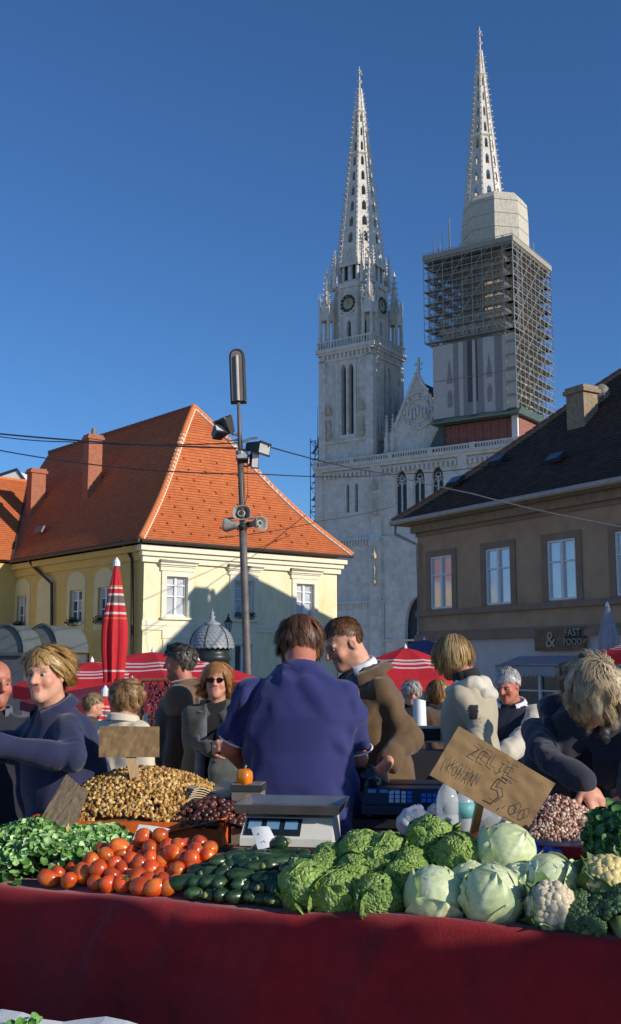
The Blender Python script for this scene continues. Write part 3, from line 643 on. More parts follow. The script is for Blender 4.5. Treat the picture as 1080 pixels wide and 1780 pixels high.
t = WF.mb(); t.box(-.06, LW + .06, -.07, .02, zband - .06, zband + .14); t.box(-.06, LW + .06, -.045, .02, zband - .22, zband - .06); t.build('string_course', M_cream, yh)
t = WF.mb(); t.box(-.12, LW + .12, -.12, .02, WZ - .62, WZ - .22); t.box(-.2, LW + .2, -.22, .02, WZ - .4, WZ - .22); t.box(-.3, LW + .3, -.33, .02, WZ - .22, WZ - .02); t.build('cornice', M_cream, yh)
# side wall with arched niches
LS = Ls - OV; sw = [wrect(WS, 122, 143, 1027, 1080), wrect(WS, 177, 191, 1018, 1078), wrect(WS, 31, 46, 1037, 1090)]
zb = sum(f[2] for f in sw) / 3; zt = sum(f[3] for f in sw) / 3; sw = [(f[0], max(f[1], f[0] + .85), zb, zt) for f in sw]
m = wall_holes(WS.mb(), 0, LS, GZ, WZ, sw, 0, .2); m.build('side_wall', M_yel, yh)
for i, f in enumerate(sw):
    sash(WS, yh, *f, .14, bars=(.35, .68), pane=[M_paned, M_paned, M_pane])
    a, b, c, d = f; p = WS.mb(); q = leaf_clump((0, 0, 0), (.55, .16, .2), 200, 5 + i); p.add([(v[0] + (a + b) / 2, v[1] - .15, v[2] + c + .02) for v in q.v], q.f); p.build('window_plant', M_plant, yh)
    p = WS.mb(); p.box(a - .15, b + .15, -.12, .0, c - .1, c); p.build('window_sill', M_cream, yh)
bl = wrect(WS, 68, 96, 1012, 1090)
for i, (a, b) in enumerate([((f[0] + f[1]) / 2 - .75, (f[0] + f[1]) / 2 + .75) if True else 0 for f in sw] + [(bl[0] + .1, bl[0] + 1.6)]):
    t = WS.mb(); c0 = zb - .35; top = zt + .75; out = [(a, c0)] + [(b, c0)]
    n_ = 10; cx = (a + b) / 2; rr_ = (b - a) / 2
    arc = [(cx + rr_ * math.cos(math.pi * k / n_), top - rr_ * .7 + rr_ * .7 * math.sin(math.pi * k / n_)) for k in range(n_ + 1)]
    f = sw[i] if i < 3 else None
    yy = -.025
    if f:
        A_, B_, C_, D_ = f
        t.quad((a, yy, c0), (b, yy, c0), (b, yy, C_), (a, yy, C_)); t.quad((a, yy, C_), (A_, yy, C_), (A_, yy, D_), (a, yy, D_)); t.quad((B_, yy, C_), (b, yy, C_), (b, yy, D_), (B_, yy, D_))
        P = [(b, D_)] + [p for p in arc if p[1] > D_] + [(a, D_)]
        t.add([(x, yy, z) for x, z in P], [tuple(range(len(P)))])
    else:
        P = [(a, c0), (b, c0)] + arc; t.add([(x, yy, z) for x, z in P], [tuple(range(len(P)))])
    P = [(b, c0)] + arc + [(a, c0)]
    for k in range(len(P) - 1): t.quad((P[k][0], yy, P[k][1]), (P[k + 1][0], yy, P[k + 1][1]), (P[k + 1][0], .02, P[k + 1][1]), (P[k][0], .02, P[k][1]))
    t.build('niche_panel', mat('pale_niche_render', srgb(226, 212, 166), .9, .05, 1.0), yh)
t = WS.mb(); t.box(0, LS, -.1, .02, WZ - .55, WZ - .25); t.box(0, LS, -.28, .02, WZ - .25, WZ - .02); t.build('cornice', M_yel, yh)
# back walls and roof
mid = (YA + YB) / 2; rE = ray(337, 709)
k0 = (mid.x * rE.y - mid.y * rE.x) / (ds.y * rE.x - ds.x * rE.y); E1 = mid + ds * k0; E1.z = EYE + rE.z / rE.y * E1.y
rE2 = ray(86, 798); k1 = (E1.x * rE2.y - E1.y * rE2.x) / (ds.y * rE2.x - ds.x * rE2.y); E2 = E1 + ds * k1; E2.z = E1.z
YC2 = YA + ds * (Ls + 1.5); YD = YB + ds * (Ls + 1.5)
m = MB(); o = YA.copy(); o.z = 0
def P_(v, z): q = v - o; return (q.x, q.y, z)
bi = YB + nf * OV - df * OV; di = YD - df * OV; ci = YC2
m.quad(P_(bi, GZ), P_(di, GZ), P_(di, WZ), P_(bi, WZ)); m.quad(P_(di, GZ), P_(ci, GZ), P_(ci, WZ), P_(di, WZ)); m.build('rear_wall', M_yel, yh)
FL = .32
outf = (E1 - YA).cross(df).normalized(); outf = outf if outf.z > 0 else -outf
outs = ds.cross(E1 - YA).normalized(); outs = outs if outs.z > 0 else -outs
# give the main slope the ridge; the far end goes on behind the neighbour
ER = E1 + ds * (Ls + 1.5 - k0 * .2); ER.z = E1.z
roof_plane(yh, 'front_roof', M_tile, YA, E1, YB, E1, 54, outf, FL)
roof_plane(yh, 'side_roof', M_tile, YC2, E2, YA, E1, 54, outs, FL)
outb = Vector((-outs.x, -outs.y, outs.z)); roof_plane(yh, 'rear_roof', M_tile, YB, E1, YD, E2, 40, outb, FL)
m = MB(); m.tri(YC2 - o - Vector((0, 0, 0)), YD - o, E2 - o); 
for v in range(len(m.v)): pass
m.build('end_roof', M_tile.copy() if False else mat('end_roof_tile', srgb(190, 92, 48), .8), yh)
edge_tiles(yh, YA + Vector((0, 0, .05)), E1 + Vector((0, 0, .06)), 38, .13, M_hip, M_mort, 'hip_tile', FL)
edge_tiles(yh, YB + Vector((0, 0, .05)), E1 + Vector((0, 0, .06)), 38, .13, M_hip, M_mort, 'hip_tile', FL)
edge_tiles(yh, E2 + Vector((0, 0, .04)), E1 + Vector((0, 0, .04)), 34, .11, mat('ridge_tile', srgb(150, 78, 48), .8, .15, 4), mat('ridge_mortar', srgb(140, 92, 70), .9), 'ridge_tile')
# snow guards: small hooked tiles in staggered rows
q = MB(); q.add([(-.028, 0, 0), (.028, 0, 0), (.024, -.01, .035), (-.024, -.01, .035), (-.024, .12, .005), (.024, .12, .005)], [(0, 1, 2, 3), (3, 2, 5, 4), (0, 3, 4), (1, 5, 2)])
sgm = q.mesh('snow_guard', mat('snow_guard_tile', srgb(184, 98, 56), .8))
nrm = outf; up = (E1 - mid).normalized(); rotm = Matrix((df, up, nrm)).transposed()
for r_ in range(9):
    t = .07 + r_ * .068
    a = YA.lerp(E1, t); b = YB.lerp(E1, t); wd = (b - a).length; n_ = int((wd - .8) / .78)
    for k in range(n_):
        p = a + df * (.4 + (k + (.5 if r_ % 2 else 0)) * .78) - o; p.z -= FL * math.sin(math.pi * min(1, t * 1.25)); p += nrm * .04
        s_ = link('snow_guard', sgm, yh); s_.matrix_local = Matrix.Translation(p) @ rotm.to_4x4()
# gutters and downpipes
m = MB(); e_ = Vector((0, 0, -.03)); m.path([YA - o + e_ - nf * .05, YB - o + e_ - nf * .05], .075, 6); m.path([YA - o + e_ - ns * .05, YC - o + e_ - ns * .05], .075, 6); m.build('gutter', M_pipe, yh)
def pipe(W, uvs, r=.065, off=-.12, parent=None):
    p = W.mb(); pts = []
    for (u, v, y) in uvs: s_, z_ = W.sz(u, v, off); pts.append((s_, off + y, z_))
    pts.append((pts[-1][0], off, GZ)); p.path(pts, r, 7); p.build('downpipe', M_pipe, parent or yh)
pipe(WS, [(219, 940, -.2), (222, 950, -.1), (230, 972, 0), (230, 1100, 0)]); pipe(WS, [(57, 972, -.2), (62, 985, -.1), (90, 1014, 0), (90, 1100, 0)]); pipe(WS, [(17, 980, 0), (18, 1085, 0)], .08)
# chimneys on the shaded slope
def chimney(u, vt, vb, wu, root, plane_p, plane_n, material, capm, hgt=None, dd=None, name='chimney'):
    b = onpl(u, vb, plane_p, plane_n); zt_ = EYE + ray(u, vt).z / ray(u, vt).y * b.y; wd = wu / FOC * b.y
    d1, d2 = dd; c = MB(); X = d1 * (wd * .5); Y = d2 * (wd * .42); q = b - root.location
    def ring(z, s): return [Vector((q.x, q.y, z)) + X * (sx * s) + Y * (sy * s) for sx, sy in ((-1, -1), (1, -1), (1, 1), (-1, 1))]
    zz = [b.z - .9, zt_ - .22, zt_ - .22, zt_ - .1, zt_ - .1, zt_]; ss = [1, 1, 1.22, 1.22, 1.08, 1.08]; vs = []
    for z, s in zip(zz, ss): vs += ring(z, s)
    fs = [(i * 4 + j, i * 4 + (j + 1) % 4, i * 4 + 4 + (j + 1) % 4, i * 4 + 4 + j) for i in range(5) for j in range(4)] + [(20, 21, 22, 23)]
    c.add(vs, fs); o_ = c.build(name, material, root); fixn(o_.data); return o_
ch = chimney(160, 757, 842, 26, yh, YA, outs, M_brk, M_tin, dd=(df, nf)); p = MB(); q = Vector((at(162, 750, (ch.data.vertices[0].co.y + YA.y + .3)) - YA.copy())); 
chimney(62, 816, 874, 26, yh, YA, outs, M_brk, M_tin, dd=(df, nf))
b = onpl(161, 842, YA, outs); m = MB(); m.lathe([(.13, 0), (.12, .3)], 8, (b.x - o.x, b.y - o.y, EYE + ray(160, 757).z / ray(160, 757).y * b.y)); m.build('chimney_pot', M_tin, yh)
b = onpl(70, 925, YA, outs) - o; m = MB(); m.M = Matrix.Translation(b + outs * .05) @ Matrix((ds, (E1 - YA).normalized(), outs)).transposed().to_4x4(); m.box(-.35, .35, -.12, .3, 0, .08); m.build('roof_hatch', M_tin, yh)
wall_lantern(tuple(onpl(119, 1136, WS.P - ns * .75, ns)), 'black iron lantern on bracket on the shaded side wall of the yellow house', 1.15)
wall_lantern(tuple(onpl(397, 1098, WF.P - nf * .75, nf)), 'black iron lantern beside the front windows of the yellow house', .8)
br = empty('wall_bracket', tuple(onpl(140, 1142, WS.P - ns * .5, ns)), math.atan2(ds.y, ds.x), 'black scrolled iron sign bracket below the lantern on the yellow house', 'bracket')
m = MB(); m.box(-.6, .6, -.02, .02, .1, .14); m.box(-.62, -.58, -.02, .02, -.3, .14)
for k in range(5): m.path([(-.5 + k * .22 + .1 * math.cos(a), 0, -.05 + .1 * math.sin(a)) for a in [j * .7 for j in range(9)]], .014, 4)
m.build('scrollwork', M_iron, br)

# ---- neighbour wing at the far left
nw = empty('neighbour_house', (YC.x, YC.y, 0), 0, 'orange roofed house wing joining the yellow house beyond the valley gutter', 'house')
VB = YC.copy(); VT = onpl(50, 838, YA, outs); oo = Vector((YC.x, YC.y, 0)); od = -ns
WN = Wall(YC - Vector((0, 0, YC.z)) + ds * .3 , od, nw); WN.inn = ds; WN.M = Matrix(((od.x, ds.x, 0, ds.x * .3), (od.y, ds.y, 0, ds.y * .3), (0, 0, 1, 0), (0, 0, 0, 1)))
m = wall_holes(WN.mb(), -1, 9, GZ, ZE - .1, [(1.6, 2.5, 2.6, 4.2)], 0, .2); m.build('front_wall', M_yel, nw); sash(WN, nw, 1.6, 2.5, 2.6, 4.2, .14)
T2 = VT + od * 9.0 + Vector((0, 0, 0)); B2 = VB + od * 9.0
on_ = (VT - VB).cross(od).normalized(); on_ = on_ if on_.z > 0 else -on_
roof_plane(nw, 'side_roof', M_tile, B2 + on_ * .03, T2 + on_ * .03, VB + on_ * .03, VT + on_ * .03, 40, on_, .0)
m = MB(); m.path([VB - oo + on_ * .05, VT - oo + on_ * .05], .06, 5); m.build('valley_gutter', M_pipe, nw)
m = MB(); m.path([VT - oo, T2 - oo], .12, 6); m.build('ridge_tile', M_hip, nw)
wg = empty('white_gable_house', (0, 0, 0), 0, 'white plastered gable with dark coping behind the orange neighbour roof', 'house')
gY = 62.0; a = at(-70, 850, gY); b = at(47, 838, gY); c = at(28, 818, gY); wg.location = (b.x, b.y, 0)
m = MB(); g0 = Vector((b.x, b.y, 0)); P = [at(-90, 850, gY), at(47, 840, gY), at(30, 819, gY), at(-40, 842, gY)]
m.add([tuple(p - g0) for p in P] + [tuple(p - g0 + Vector((1, 4, 0))) for p in P] + [(P[0].x - g0.x, 0, GZ), (P[1].x - g0.x, 0, GZ)], [(0, 1, 2, 3), (1, 5, 6, 2), (8, 9, 1, 0)]); m.build('gable_wall', mat('white_plaster', (0.72, 0.71, 0.67), .9), wg)
m = MB(); m.path([P[1] - g0, P[2] - g0 + Vector((0, 0, .1)), P[3] - g0 + Vector((0, 0, .1))], .1, 5); m.build('coping', M_slate, wg)

# ---- brown house on the right
RA = at(683, 910, 35.0); RZ = RA.z; RBp = atz(1080, 834, RZ)
rh = empty('brown_house', (RA.x, RA.y, 0), 0, 'grey brown rendered house with dark tiled roof above a white shop front', 'house')
dr = (RBp - RA).normalized(); nr_ = Vector((-dr.y, dr.x, 0)); nr_ = nr_ if nr_.x > 0 else -nr_
RO = RA - Vector((0, 0, RA.z)) + nr_ * .6 + dr * .55
WR = Wall(RO, dr, rh); WR.inn = nr_; q = RO - rh.location; WR.M = Matrix(((dr.x, nr_.x, 0, q.x), (dr.y, nr_.y, 0, q.y), (0, 0, 1, 0), (0, 0, 0, 1)))
M_brn = mat('grey_brown_render', srgb(186, 152, 120), .92, .1, .7, .3, 25, col2=srgb(168, 136, 108), c2lo=.45, c2hi=.75)
M_brn2 = mat('brown_trim', srgb(150, 126, 104), .9, .12, 1.0)
M_shop = mat('white_shop_front', srgb(214, 200, 192), .8, .06, 1.0)
M_tile2 = mat('dark_roof_tile', srgb(84, 66, 54), .85, .3, 1.2, .3, 25, uvbrick=(.2, .155, .25, .55, .008), col2=srgb(104, 74, 56), c2lo=.55, c2hi=.78)
M_tile3 = mat('old_red_tile', srgb(140, 92, 68), .85, .25, 3)
rw = [wrect(WR, 750, 786, 974, 1064), wrect(WR, 845, 889, 954, 1055), wrect(WR, 952, 1003, 935, 1041), wrect(WR, 1071, 1128, 912, 1022)]
zb = sum(f[2] for f in rw) / 4; zt = sum(f[3] for f in rw) / 4; ww = sum(f[1] - f[0] for f in rw[:3]) / 3
rw = [((f[0] + f[1]) / 2 - ww / 2, (f[0] + f[1]) / 2 + ww / 2, zb, zt) for f in rw]
RL = 24.0; zs_ = WR.sz(860, 1102)[1]
m = wall_holes(WR.mb(), 0, RL, zs_, RZ - .1, rw, 0, .14); m.build('front_wall', M_brn, rh)
M_sky1 = mat('reflecting_pane', (0.25, 0.27, 0.3), .03, .1, 1.0, metal=.0, spec=1.0, coat=1.0)
M_mirror = mat('mirror_pane', (0.66, 0.64, 0.64), .07, .08, .6, metal=.28, spec=.8)
for f in rw:
    sash(WR, rh, *f, .05, fr=.055, bars=(.64,), pane=M_mirror)
    a, b, c, d = f; t = WR.mb(); t.box(a - .22, a - .003, -.035, .02, c - .04, d + .2); t.box(b + .003, b + .22, -.035, .02, c - .04, d + .2); t.box(a - .003, b + .003, -.035, .02, d + .003, d + .2); t.build('window_surround', M_brn2, rh)
zA = WR.sz(860, 880)[1]
t = WR.mb(); zz1 = WR.sz(860, 905)[1]; t.box(-.03, RL, -.07, .02, zz1 - .12, zz1 + .1); t.box(-.03, RL, -.04, .02, zz1 + .1, zz1 + .17); t.build('string_course', M_brn2, rh)
t = WR.mb(); t.box(-.04, RL, -.12, .02, zb - .22, zb - .05); t.box(-.04, RL, -.07, .02, zs_ + .05, zs_ + .16); t.box(-.04, RL, -.16, .02, zs_ - .14, zs_ + .05); t.build('floor_band', M_brn2, rh)
t = WR.mb(); t.box(-.2, RL, -.5, .0, RZ - .12, RZ - .02); t.box(-.1, RL, -.22, .02, RZ - .36, RZ - .12); t.build('eaves_soffit', mat('soffit', srgb(150, 130, 104), .9, .2, 2), rh)
# shop front below
so_ = wrect(WR, 820, 905, 1150, 1190)
t = wall_holes(WR.mb(), 0, RL, GZ, zs_ - .14, [(4.2, 6.4, GZ + .1, 1.6), (7.4, 9.6, GZ + .5, 1.6), (1.2, 2.6, GZ + .1, 1.5)], .03, .3); t.build('shop_wall', M_shop, rh)
for a, b, c in ((4.2, 6.4, GZ + .1), (7.4, 9.6, GZ + .5), (1.2, 2.6, GZ + .1)): sash(WR, rh, a, b, c, 1.6 if a > 2 else 1.5, .25, bars=(.75,), pane=M_paned)
# roof: hip end at the left
AP = at(1095, 640, 31.5); AP.z = AP.z
hipe = RA + dr * 0; depth_ = 10.4
RD = RA + nr_ * depth_
hin = 5.2; APX = RA + dr * 5.3 + nr_ * (depth_ / 2); rr0 = ray(1080, 650)
APX.z = EYE + rr0.z / rr0.y * APX.y
RBe = RA + dr * RL; APe = APX + dr * (RL - 10.6); RDe = RD + dr * RL
out1 = dr.cross(APX - RA).normalized(); out1 = out1 if out1.z > 0 else -out1
roof_plane(rh, 'front_roof', M_tile2, RA, APX, RBe, APe, 46, out1, .1)
out2 = nr_.cross(APX - RA).normalized(); out2 = out2 if out2.z > 0 else -out2
roof_plane(rh, 'end_roof', M_tile2, RD, APX, RA, APX, 46, out2, .1)
out3 = Vector((-out1.x, -out1.y, out1.z)); roof_plane(rh, 'rear_roof', M_tile2, RDe, APe, RD, APX, 30, out3, .1)
edge_tiles(rh, RA + Vector((0, 0, .04)), APX + Vector((0, 0, .04)), 30, .13, M_tile3, mat('old_mortar', srgb(150, 128, 104), .9, .2, 3), 'hip_tile', .1)
edge_tiles(rh, APX + Vector((0, 0, .04)), APe + Vector((0, 0, .04)), 36, .13, M_tile3, mat('old_mortar'), 'ridge_tile')
m = MB(); ro = rh.location
m.quad(RA + nr_ * .6 + dr * .55 - Vector((0, 0, RZ)) - ro + Vector((0, 0, GZ)), RD - nr_ * .6 + dr * .55 - Vector((0, 0, RZ)) - ro + Vector((0, 0, GZ)), RD - nr_ * .6 + dr * .55 - ro - Vector((0, 0, .1)), RA + nr_ * .6 + dr * .55 - ro - Vector((0, 0, .1)))
m.quad(RD - nr_ * .6 + dr * .55 - Vector((0, 0, RZ)) - ro + Vector((0, 0, GZ)), RDe - nr_ * .6 - Vector((0, 0, RZ)) - ro + Vector((0, 0, GZ)), RDe - nr_ * .6 - ro, RD - nr_ * .6 + dr * .55 - ro)
m.build('rear_wall', M_brn, rh)
M_gut = mat('pale_gutter', srgb(176, 166, 150), .5, .12, 2)
m = MB(); m.path([RA - ro - nr_ * .05 - dr * .05, RBe - ro - nr_ * .05], .085, 7); m.path([RA - ro - nr_ * .05 - dr * .05, RA - ro - dr * .05 + nr_ * 1.5], .085, 7); m.build('gutter', M_gut, rh)
m = MB(); pA = RA - ro + Vector((0, 0, -.06)); pB = RO - ro + dr * .12 - nr_ * .1; m.path([pA + nr_ * .1, pA + nr_ * .1 - Vector((0, 0, .3)), Vector((pB.x, pB.y, RZ - .75)), Vector((pB.x, pB.y, 2)), Vector((pB.x, pB.y, GZ))], .06, 7); m.build('downpipe', M_gut, rh)
# chimney and dish on the hip, skylights
cb = onpl(1012, 738, RA, out1); chm = chimney(1013, 674, 728, 42, rh, RA, out1, mat('weathered_chimney', srgb(150, 132, 108), .9, .25, 3, .4, 12), M_slate, dd=(dr, nr_))
for (u, v) in ((868, 803), (968, 800), (795, 840)):
    b = onpl(u, v, RA, out1) - ro; m = MB(); upv = (APX - (RA + dr * 5.3)).normalized(); m.M = Matrix.Translation(b + out1 * .05) @ Matrix((dr, upv, out1)).transposed().to_4x4(); m.box(-.3, .3, -.2, .2, 0, .1); m.quad((-.26, -.16, .11), (.26, -.16, .11), (.26, .16, .11), (-.26, .16, .11), 1); m.build('skylight', [M_slate, M_paned], rh)
ds_ = empty('satellite_dish', tuple(at(1047, 690, 32.2)), R(-25), 'grey satellite dish on a short mast beside the roof chimney', 'satellite dish')
m = MB(); m.M = Matrix.Rotation(R(90), 4, 'X') @ Matrix.Rotation(R(20), 4, 'Y') @ Matrix.Diagonal((.8, 1.2, 1, 1)); m.lathe([(.005, .09), (.15, .07), (.28, .03), (.36, -.03), (.36, -.045), (.28, .015), (.15, .055), (.005, .075)], 18); m.M = None; m.build('dish', M_tin, ds_, True)
m = MB(); m.tube((0, .05, 0), (0, .3, -.9), .03); m.tube((0, 0, -.1), (.1, -.45, -.05), .015); m.obox((.1, -.45, -.03), .08, .1, .08); m.build('mast', M_tin, ds_)
# shop sign with lettering, and a canvas awning
def text_mesh(txt, size, extr=.0):
    c = bpy.data.curves.new('lettering', 'FONT'); c.body = txt; c.size = size; c.extrude = extr; c.align_x = 'CENTER'; c.align_y = 'CENTER'
    o_ = bpy.data.objects.new('lettering', c); COL.objects.link(o_); dg = bpy.context.evaluated_depsgraph_get(); me = bpy.data.meshes.new_from_object(o_.evaluated_get(dg)); COL.objects.unlink(o_); bpy.data.objects.remove(o_); return me
sg_ = wrect(WR, 937, 1022, 1092, 1131); sc_ = ((sg_[0] + sg_[1]) / 2, (sg_[2] + sg_[3]) / 2); hw_, hh_ = (sg_[1] - sg_[0]) / 2, (sg_[3] - sg_[2]) / 2
ang_r = math.atan2(dr.y, dr.x)
sgo = empty('shop_sign', tuple(RO + dr * sc_[0] - nr_ * .12 + Vector((0, 0, sc_[1]))), ang_r, 'brown shop sign board lettered FAST FOOD on the white shop front', 'sign')
m = MB(); m.box(-hw_, hw_, -.05, .06, -hh_, hh_); m.build('board', mat('sign_brown', srgb(120, 92, 66), .6, .35, 2.2), sgo)
m = MB(); m.obox((hw_ * .6, -.058, .05), hw_ * .66, .01, hh_ * 1.3, (0, R(3), 0)); m.build('panel', mat('sign_dark', srgb(50, 46, 42), .6), sgo)
M_let = mat('sign_letter', srgb(176, 166, 146), .6)
for txt, x, z, s_ in (('&', -.3 * hw_, -.02, .62), ('FAST', .6 * hw_, .17, .27), ('FOOD', .6 * hw_, -.08, .24)):
    me = text_mesh(txt, s_, .004); me.materials.append(M_let); link('lettering', me, sgo, (x, -.075, z), (R(90), 0, 0))
aw = wrect(WR, 905, 1010, 1140, 1165)
awo = empty('shop_awning', tuple(RO + dr * ((aw[0] + aw[1]) / 2) - nr_ * .05 + Vector((0, 0, aw[2]))), ang_r, 'pale canvas awning with scalloped edge below the shop sign', 'awning')
hw_ = (aw[1] - aw[0]) / 2; hh_ = aw[3] - aw[2]
m = MB(); m.quad((-hw_, -.9, .12), (hw_, -.9, .12), (hw_, 0, hh_), (-hw_, 0, hh_)); n_ = 14
for k in range(n_):
    x0 = -hw_ + 2 * hw_ * k / n_; x1 = -hw_ + 2 * hw_ * (k + 1) / n_; P = [(x0, .12)] + [((x0 + x1) / 2 + (x1 - x0) / 2 * math.cos(math.pi + math.pi * j / 6), -.05 - .12 * math.sin(math.pi * j / 6)) for j in range(7)] + [(x1, .12)]
    m.add([(x, -.9, z) for x, z in P], [tuple(range(len(P)))])
m.build('canvas', mat('awning_canvas', srgb(168, 164, 168), .85, .1, 2), awo)
m = MB(); m.tube((-hw_, -.9, .12), (hw_, -.9, .12), .02); m.tube((-hw_, -.9, .12), (-hw_, 0, .05), .02); m.tube((hw_, -.9, .12), (hw_, 0, .05), .02); m.build('awning_frame', M_tin, awo)
# ================================================================== street furniture
M_pole = mat('grey_pole', srgb(104, 98, 92), .5, .25, 3.0, .2, 30)
M_galv = mat('dull_galvanised', srgb(140, 138, 134), .45, .15, 4, metal=.3)
M_dkgrey = mat('dark_grey_casing', srgb(58, 56, 54), .5, .15, 5)
M_horn = mat('horn_grey', srgb(150, 146, 138), .55, .15, 5)
PY = 19.0
pb = at(431, 1190, PY); pt = at(415, 700, PY)
lp = empty('lamp_post', (pb.x, pb.y, GZ), 0, 'tall grey steel lamp post carrying floodlights and loudspeakers', 'lamp post')
lo_ = lp.location.copy()
def pp(v): # point on the pole axis at photo row v
    t = (v - 1190) / (700 - 1190); return pb.lerp(pt, t) - lo_
m = MB(); base = pp(1190) + (pp(1190) - pp(700)).normalized() * (pp(1190).z / 1.0); m.path([(base.x, base.y, 0), pp(1190), pp(1000), pp(920)], [.09, .075, .07, .068], 10); m.path([pp(925), pp(800)], .058, 10); m.path([pp(802), pp(700)], [.045, .03], 8); m.build('pole', M_pole, lp, True)
px_m = FOC / PY
m = MB()
for v in (922, 800, 790): m.lathe([(.085, -.03), (.085, .03)], 10, pp(v))
m.build('collar', M_galv, lp)
# long rounded luminaire on top
lum = MB(); q = at(413, 652, PY) - lo_; lum.M = Matrix.Translation(q) @ Matrix.Rotation(R(-2.5), 4, 'Y')
H2 = .51; W2 = .145
out = [(-W2, -H2), (W2, -H2)] + [(W2 * math.cos(a), H2 - W2 + W2 * math.sin(a)) for a in [math.pi * k / 10 for k in range(11)]]
lum.prism(out, .02, .16, 0)
inn = [(-W2 * .78, -H2 * .96), (W2 * .78, -H2 * .96)] + [(W2 * .78 * math.cos(a), H2 - W2 + W2 * .78 * math.sin(a)) for a in [math.pi * k / 10 for k in range(11)]]
for i in range(len(out)):
    j = (i + 1) % len(out); lum.quad((out[i][0], .02, out[i][1]), (out[j][0], .02, out[j][1]), (inn[j][0], -.02, inn[j][1]), (inn[i][0], -.02, inn[i][1]), 0)
lum.add([(x, -.005, z) for x, z in inn], [tuple(range(len(inn)))], 1)
lo2 = lum.build('luminaire', [M_dkgrey, mat('luminaire_lens', srgb(120, 108, 96), .25, .15, 3, spec=.7)], lp)
tb = MB(); tb.M = lum.M; tb.tube((0, -.03, -H2 * .95), (0, -.03, H2 * .72), .03, n=8); tb.build('lamp_tube', mat('lamp_tube', srgb(196, 186, 170), .3), lo2)
def flood(u, v, w, h, d, rz, rx, name='floodlight', lens=True):
    f = MB(); q = at(u, v, PY) - lo_; f.M = Matrix.Translation(q) @ Matrix.Rotation(R(rz), 4, 'Z') @ Matrix.Rotation(R(rx), 4, 'X')
    f.add([(-w / 2, -d / 2, -h / 2), (w / 2, -d / 2, -h / 2), (w / 2, -d / 2, h / 2), (-w / 2, -d / 2, h / 2), (-w * .32, d / 2, -h * .32), (w * .32, d / 2, -h * .32), (w * .32, d / 2, h * .32), (-w * .32, d / 2, h * .32)], [(7, 6, 5, 4), (0, 4, 5, 1), (1, 5, 6, 2), (2, 6, 7, 3), (3, 7, 4, 0)], 0)
    f.quad((-w / 2, -d / 2 + .01, -h / 2), (w / 2, -d / 2 + .01, -h / 2), (w / 2, -d / 2 + .01, h / 2), (-w / 2, -d / 2 + .01, h / 2), 1)
    for a in ((-w / 2, w / 2, -h / 2 - .01, -h / 2 + .02), (-w / 2, w / 2, h / 2 - .02, h / 2 + .01)): f.box(a[0], a[1], -d / 2 - .015, -d / 2 + .02, a[2], a[3])
    o_ = f.build(name, [M_dkgrey, mat('flood_glass', srgb(190, 190, 186), .12, .1, spec=.8)], lp)
    b = MB(); tgt = pp(v + 14); b.path([q + Vector((0, .05, -.02)), (q + tgt) / 2 + Vector((0, .05, -.08)), tgt], .018, 5); b.build('mounting_arm', M_galv, lp)
flood(393, 741, .40, .17, .30, -55, -62); flood(381, 752, .26, .2, .26, 35, -30)
flood(447, 779, .38, .22, .34, 62, 10); flood(441, 798, .13, .34, .2, 25, 8); flood(424, 795, .2, .2, .2, -10, -20)
m = MB(); m.path([pp(760), pp(760) + Vector((-.3, 0, .12)), pp(760) + Vector((-.42, 0, .1))], .025, 6); m.path([pp(772), pp(772) + Vector((.2, 0, .08)), pp(772) + Vector((.32, 0, .1))], .025, 6); m.build('cross_arm', M_galv, lp)
def horn(u, v, rz, rx, s=1.0):
    """re-entrant horn loudspeaker: squarish flared mouth with a ring and driver behind"""
    h = MB(); q = at(u, v, PY) - lo_; T = Matrix.Translation(q) @ Matrix.Rotation(R(rz), 4, 'Z') @ Matrix.Rotation(R(rx), 4, 'X') @ Matrix.Rotation(R(90), 4, 'X') @ Matrix.Diagonal((1.1 * s, .92 * s, s, 1)); h.M = T
    sq = lambda t, z: 1 / max(abs(math.cos(t)), abs(math.sin(t))) ** .55
    h.lathe([(.055, -.2), (.06, -.12), (.085, -.05), (.13, .06), (.15, .1), (.145, .105), (.12, .06), (.075, -.03), (.05, -.04)], 20, fr=sq); o_ = h.build('horn_speaker', M_horn, lp, True)
    h = MB(); h.M = T; h.lathe([(.06, -.02), (.065, .05), (.05, .055), (.045, .0)], 16); h.build('throat_ring', mat('horn_ring', srgb(196, 190, 176), .5), o_)
    h = MB(); h.M = T; h.lathe([(.045, -.03), (.03, .01), (.005, .02)], 12); h.lathe([(.05, -.3), (.065, -.28), (.065, -.2), (.05, -.19)], 12); h.build('driver', M_dkgrey, o_)
horn(420, 893, 2, -4, 1.0); horn(449, 910, 48, 0, .92); horn(402, 913, -112, -8, .95)
m = MB(); m.path([pp(905) + Vector((-.25, 0, 0)), pp(905) + Vector((.3, 0, 0))], .02, 5); m.build('speaker_bracket', M_galv, lp)
for k, (va, vb, dx) in enumerate(((735, 905, .06), (760, 890, -.05), (775, 900, .13))):
    m = MB(); a, b = pp(va), pp(vb); m.path([a, a.lerp(b, .3) + Vector((dx, -.05, 0)), a.lerp(b, .7) + Vector((dx * .9, -.05, 0)), b], .008, 4); m.build('cable', M_iron, lp)
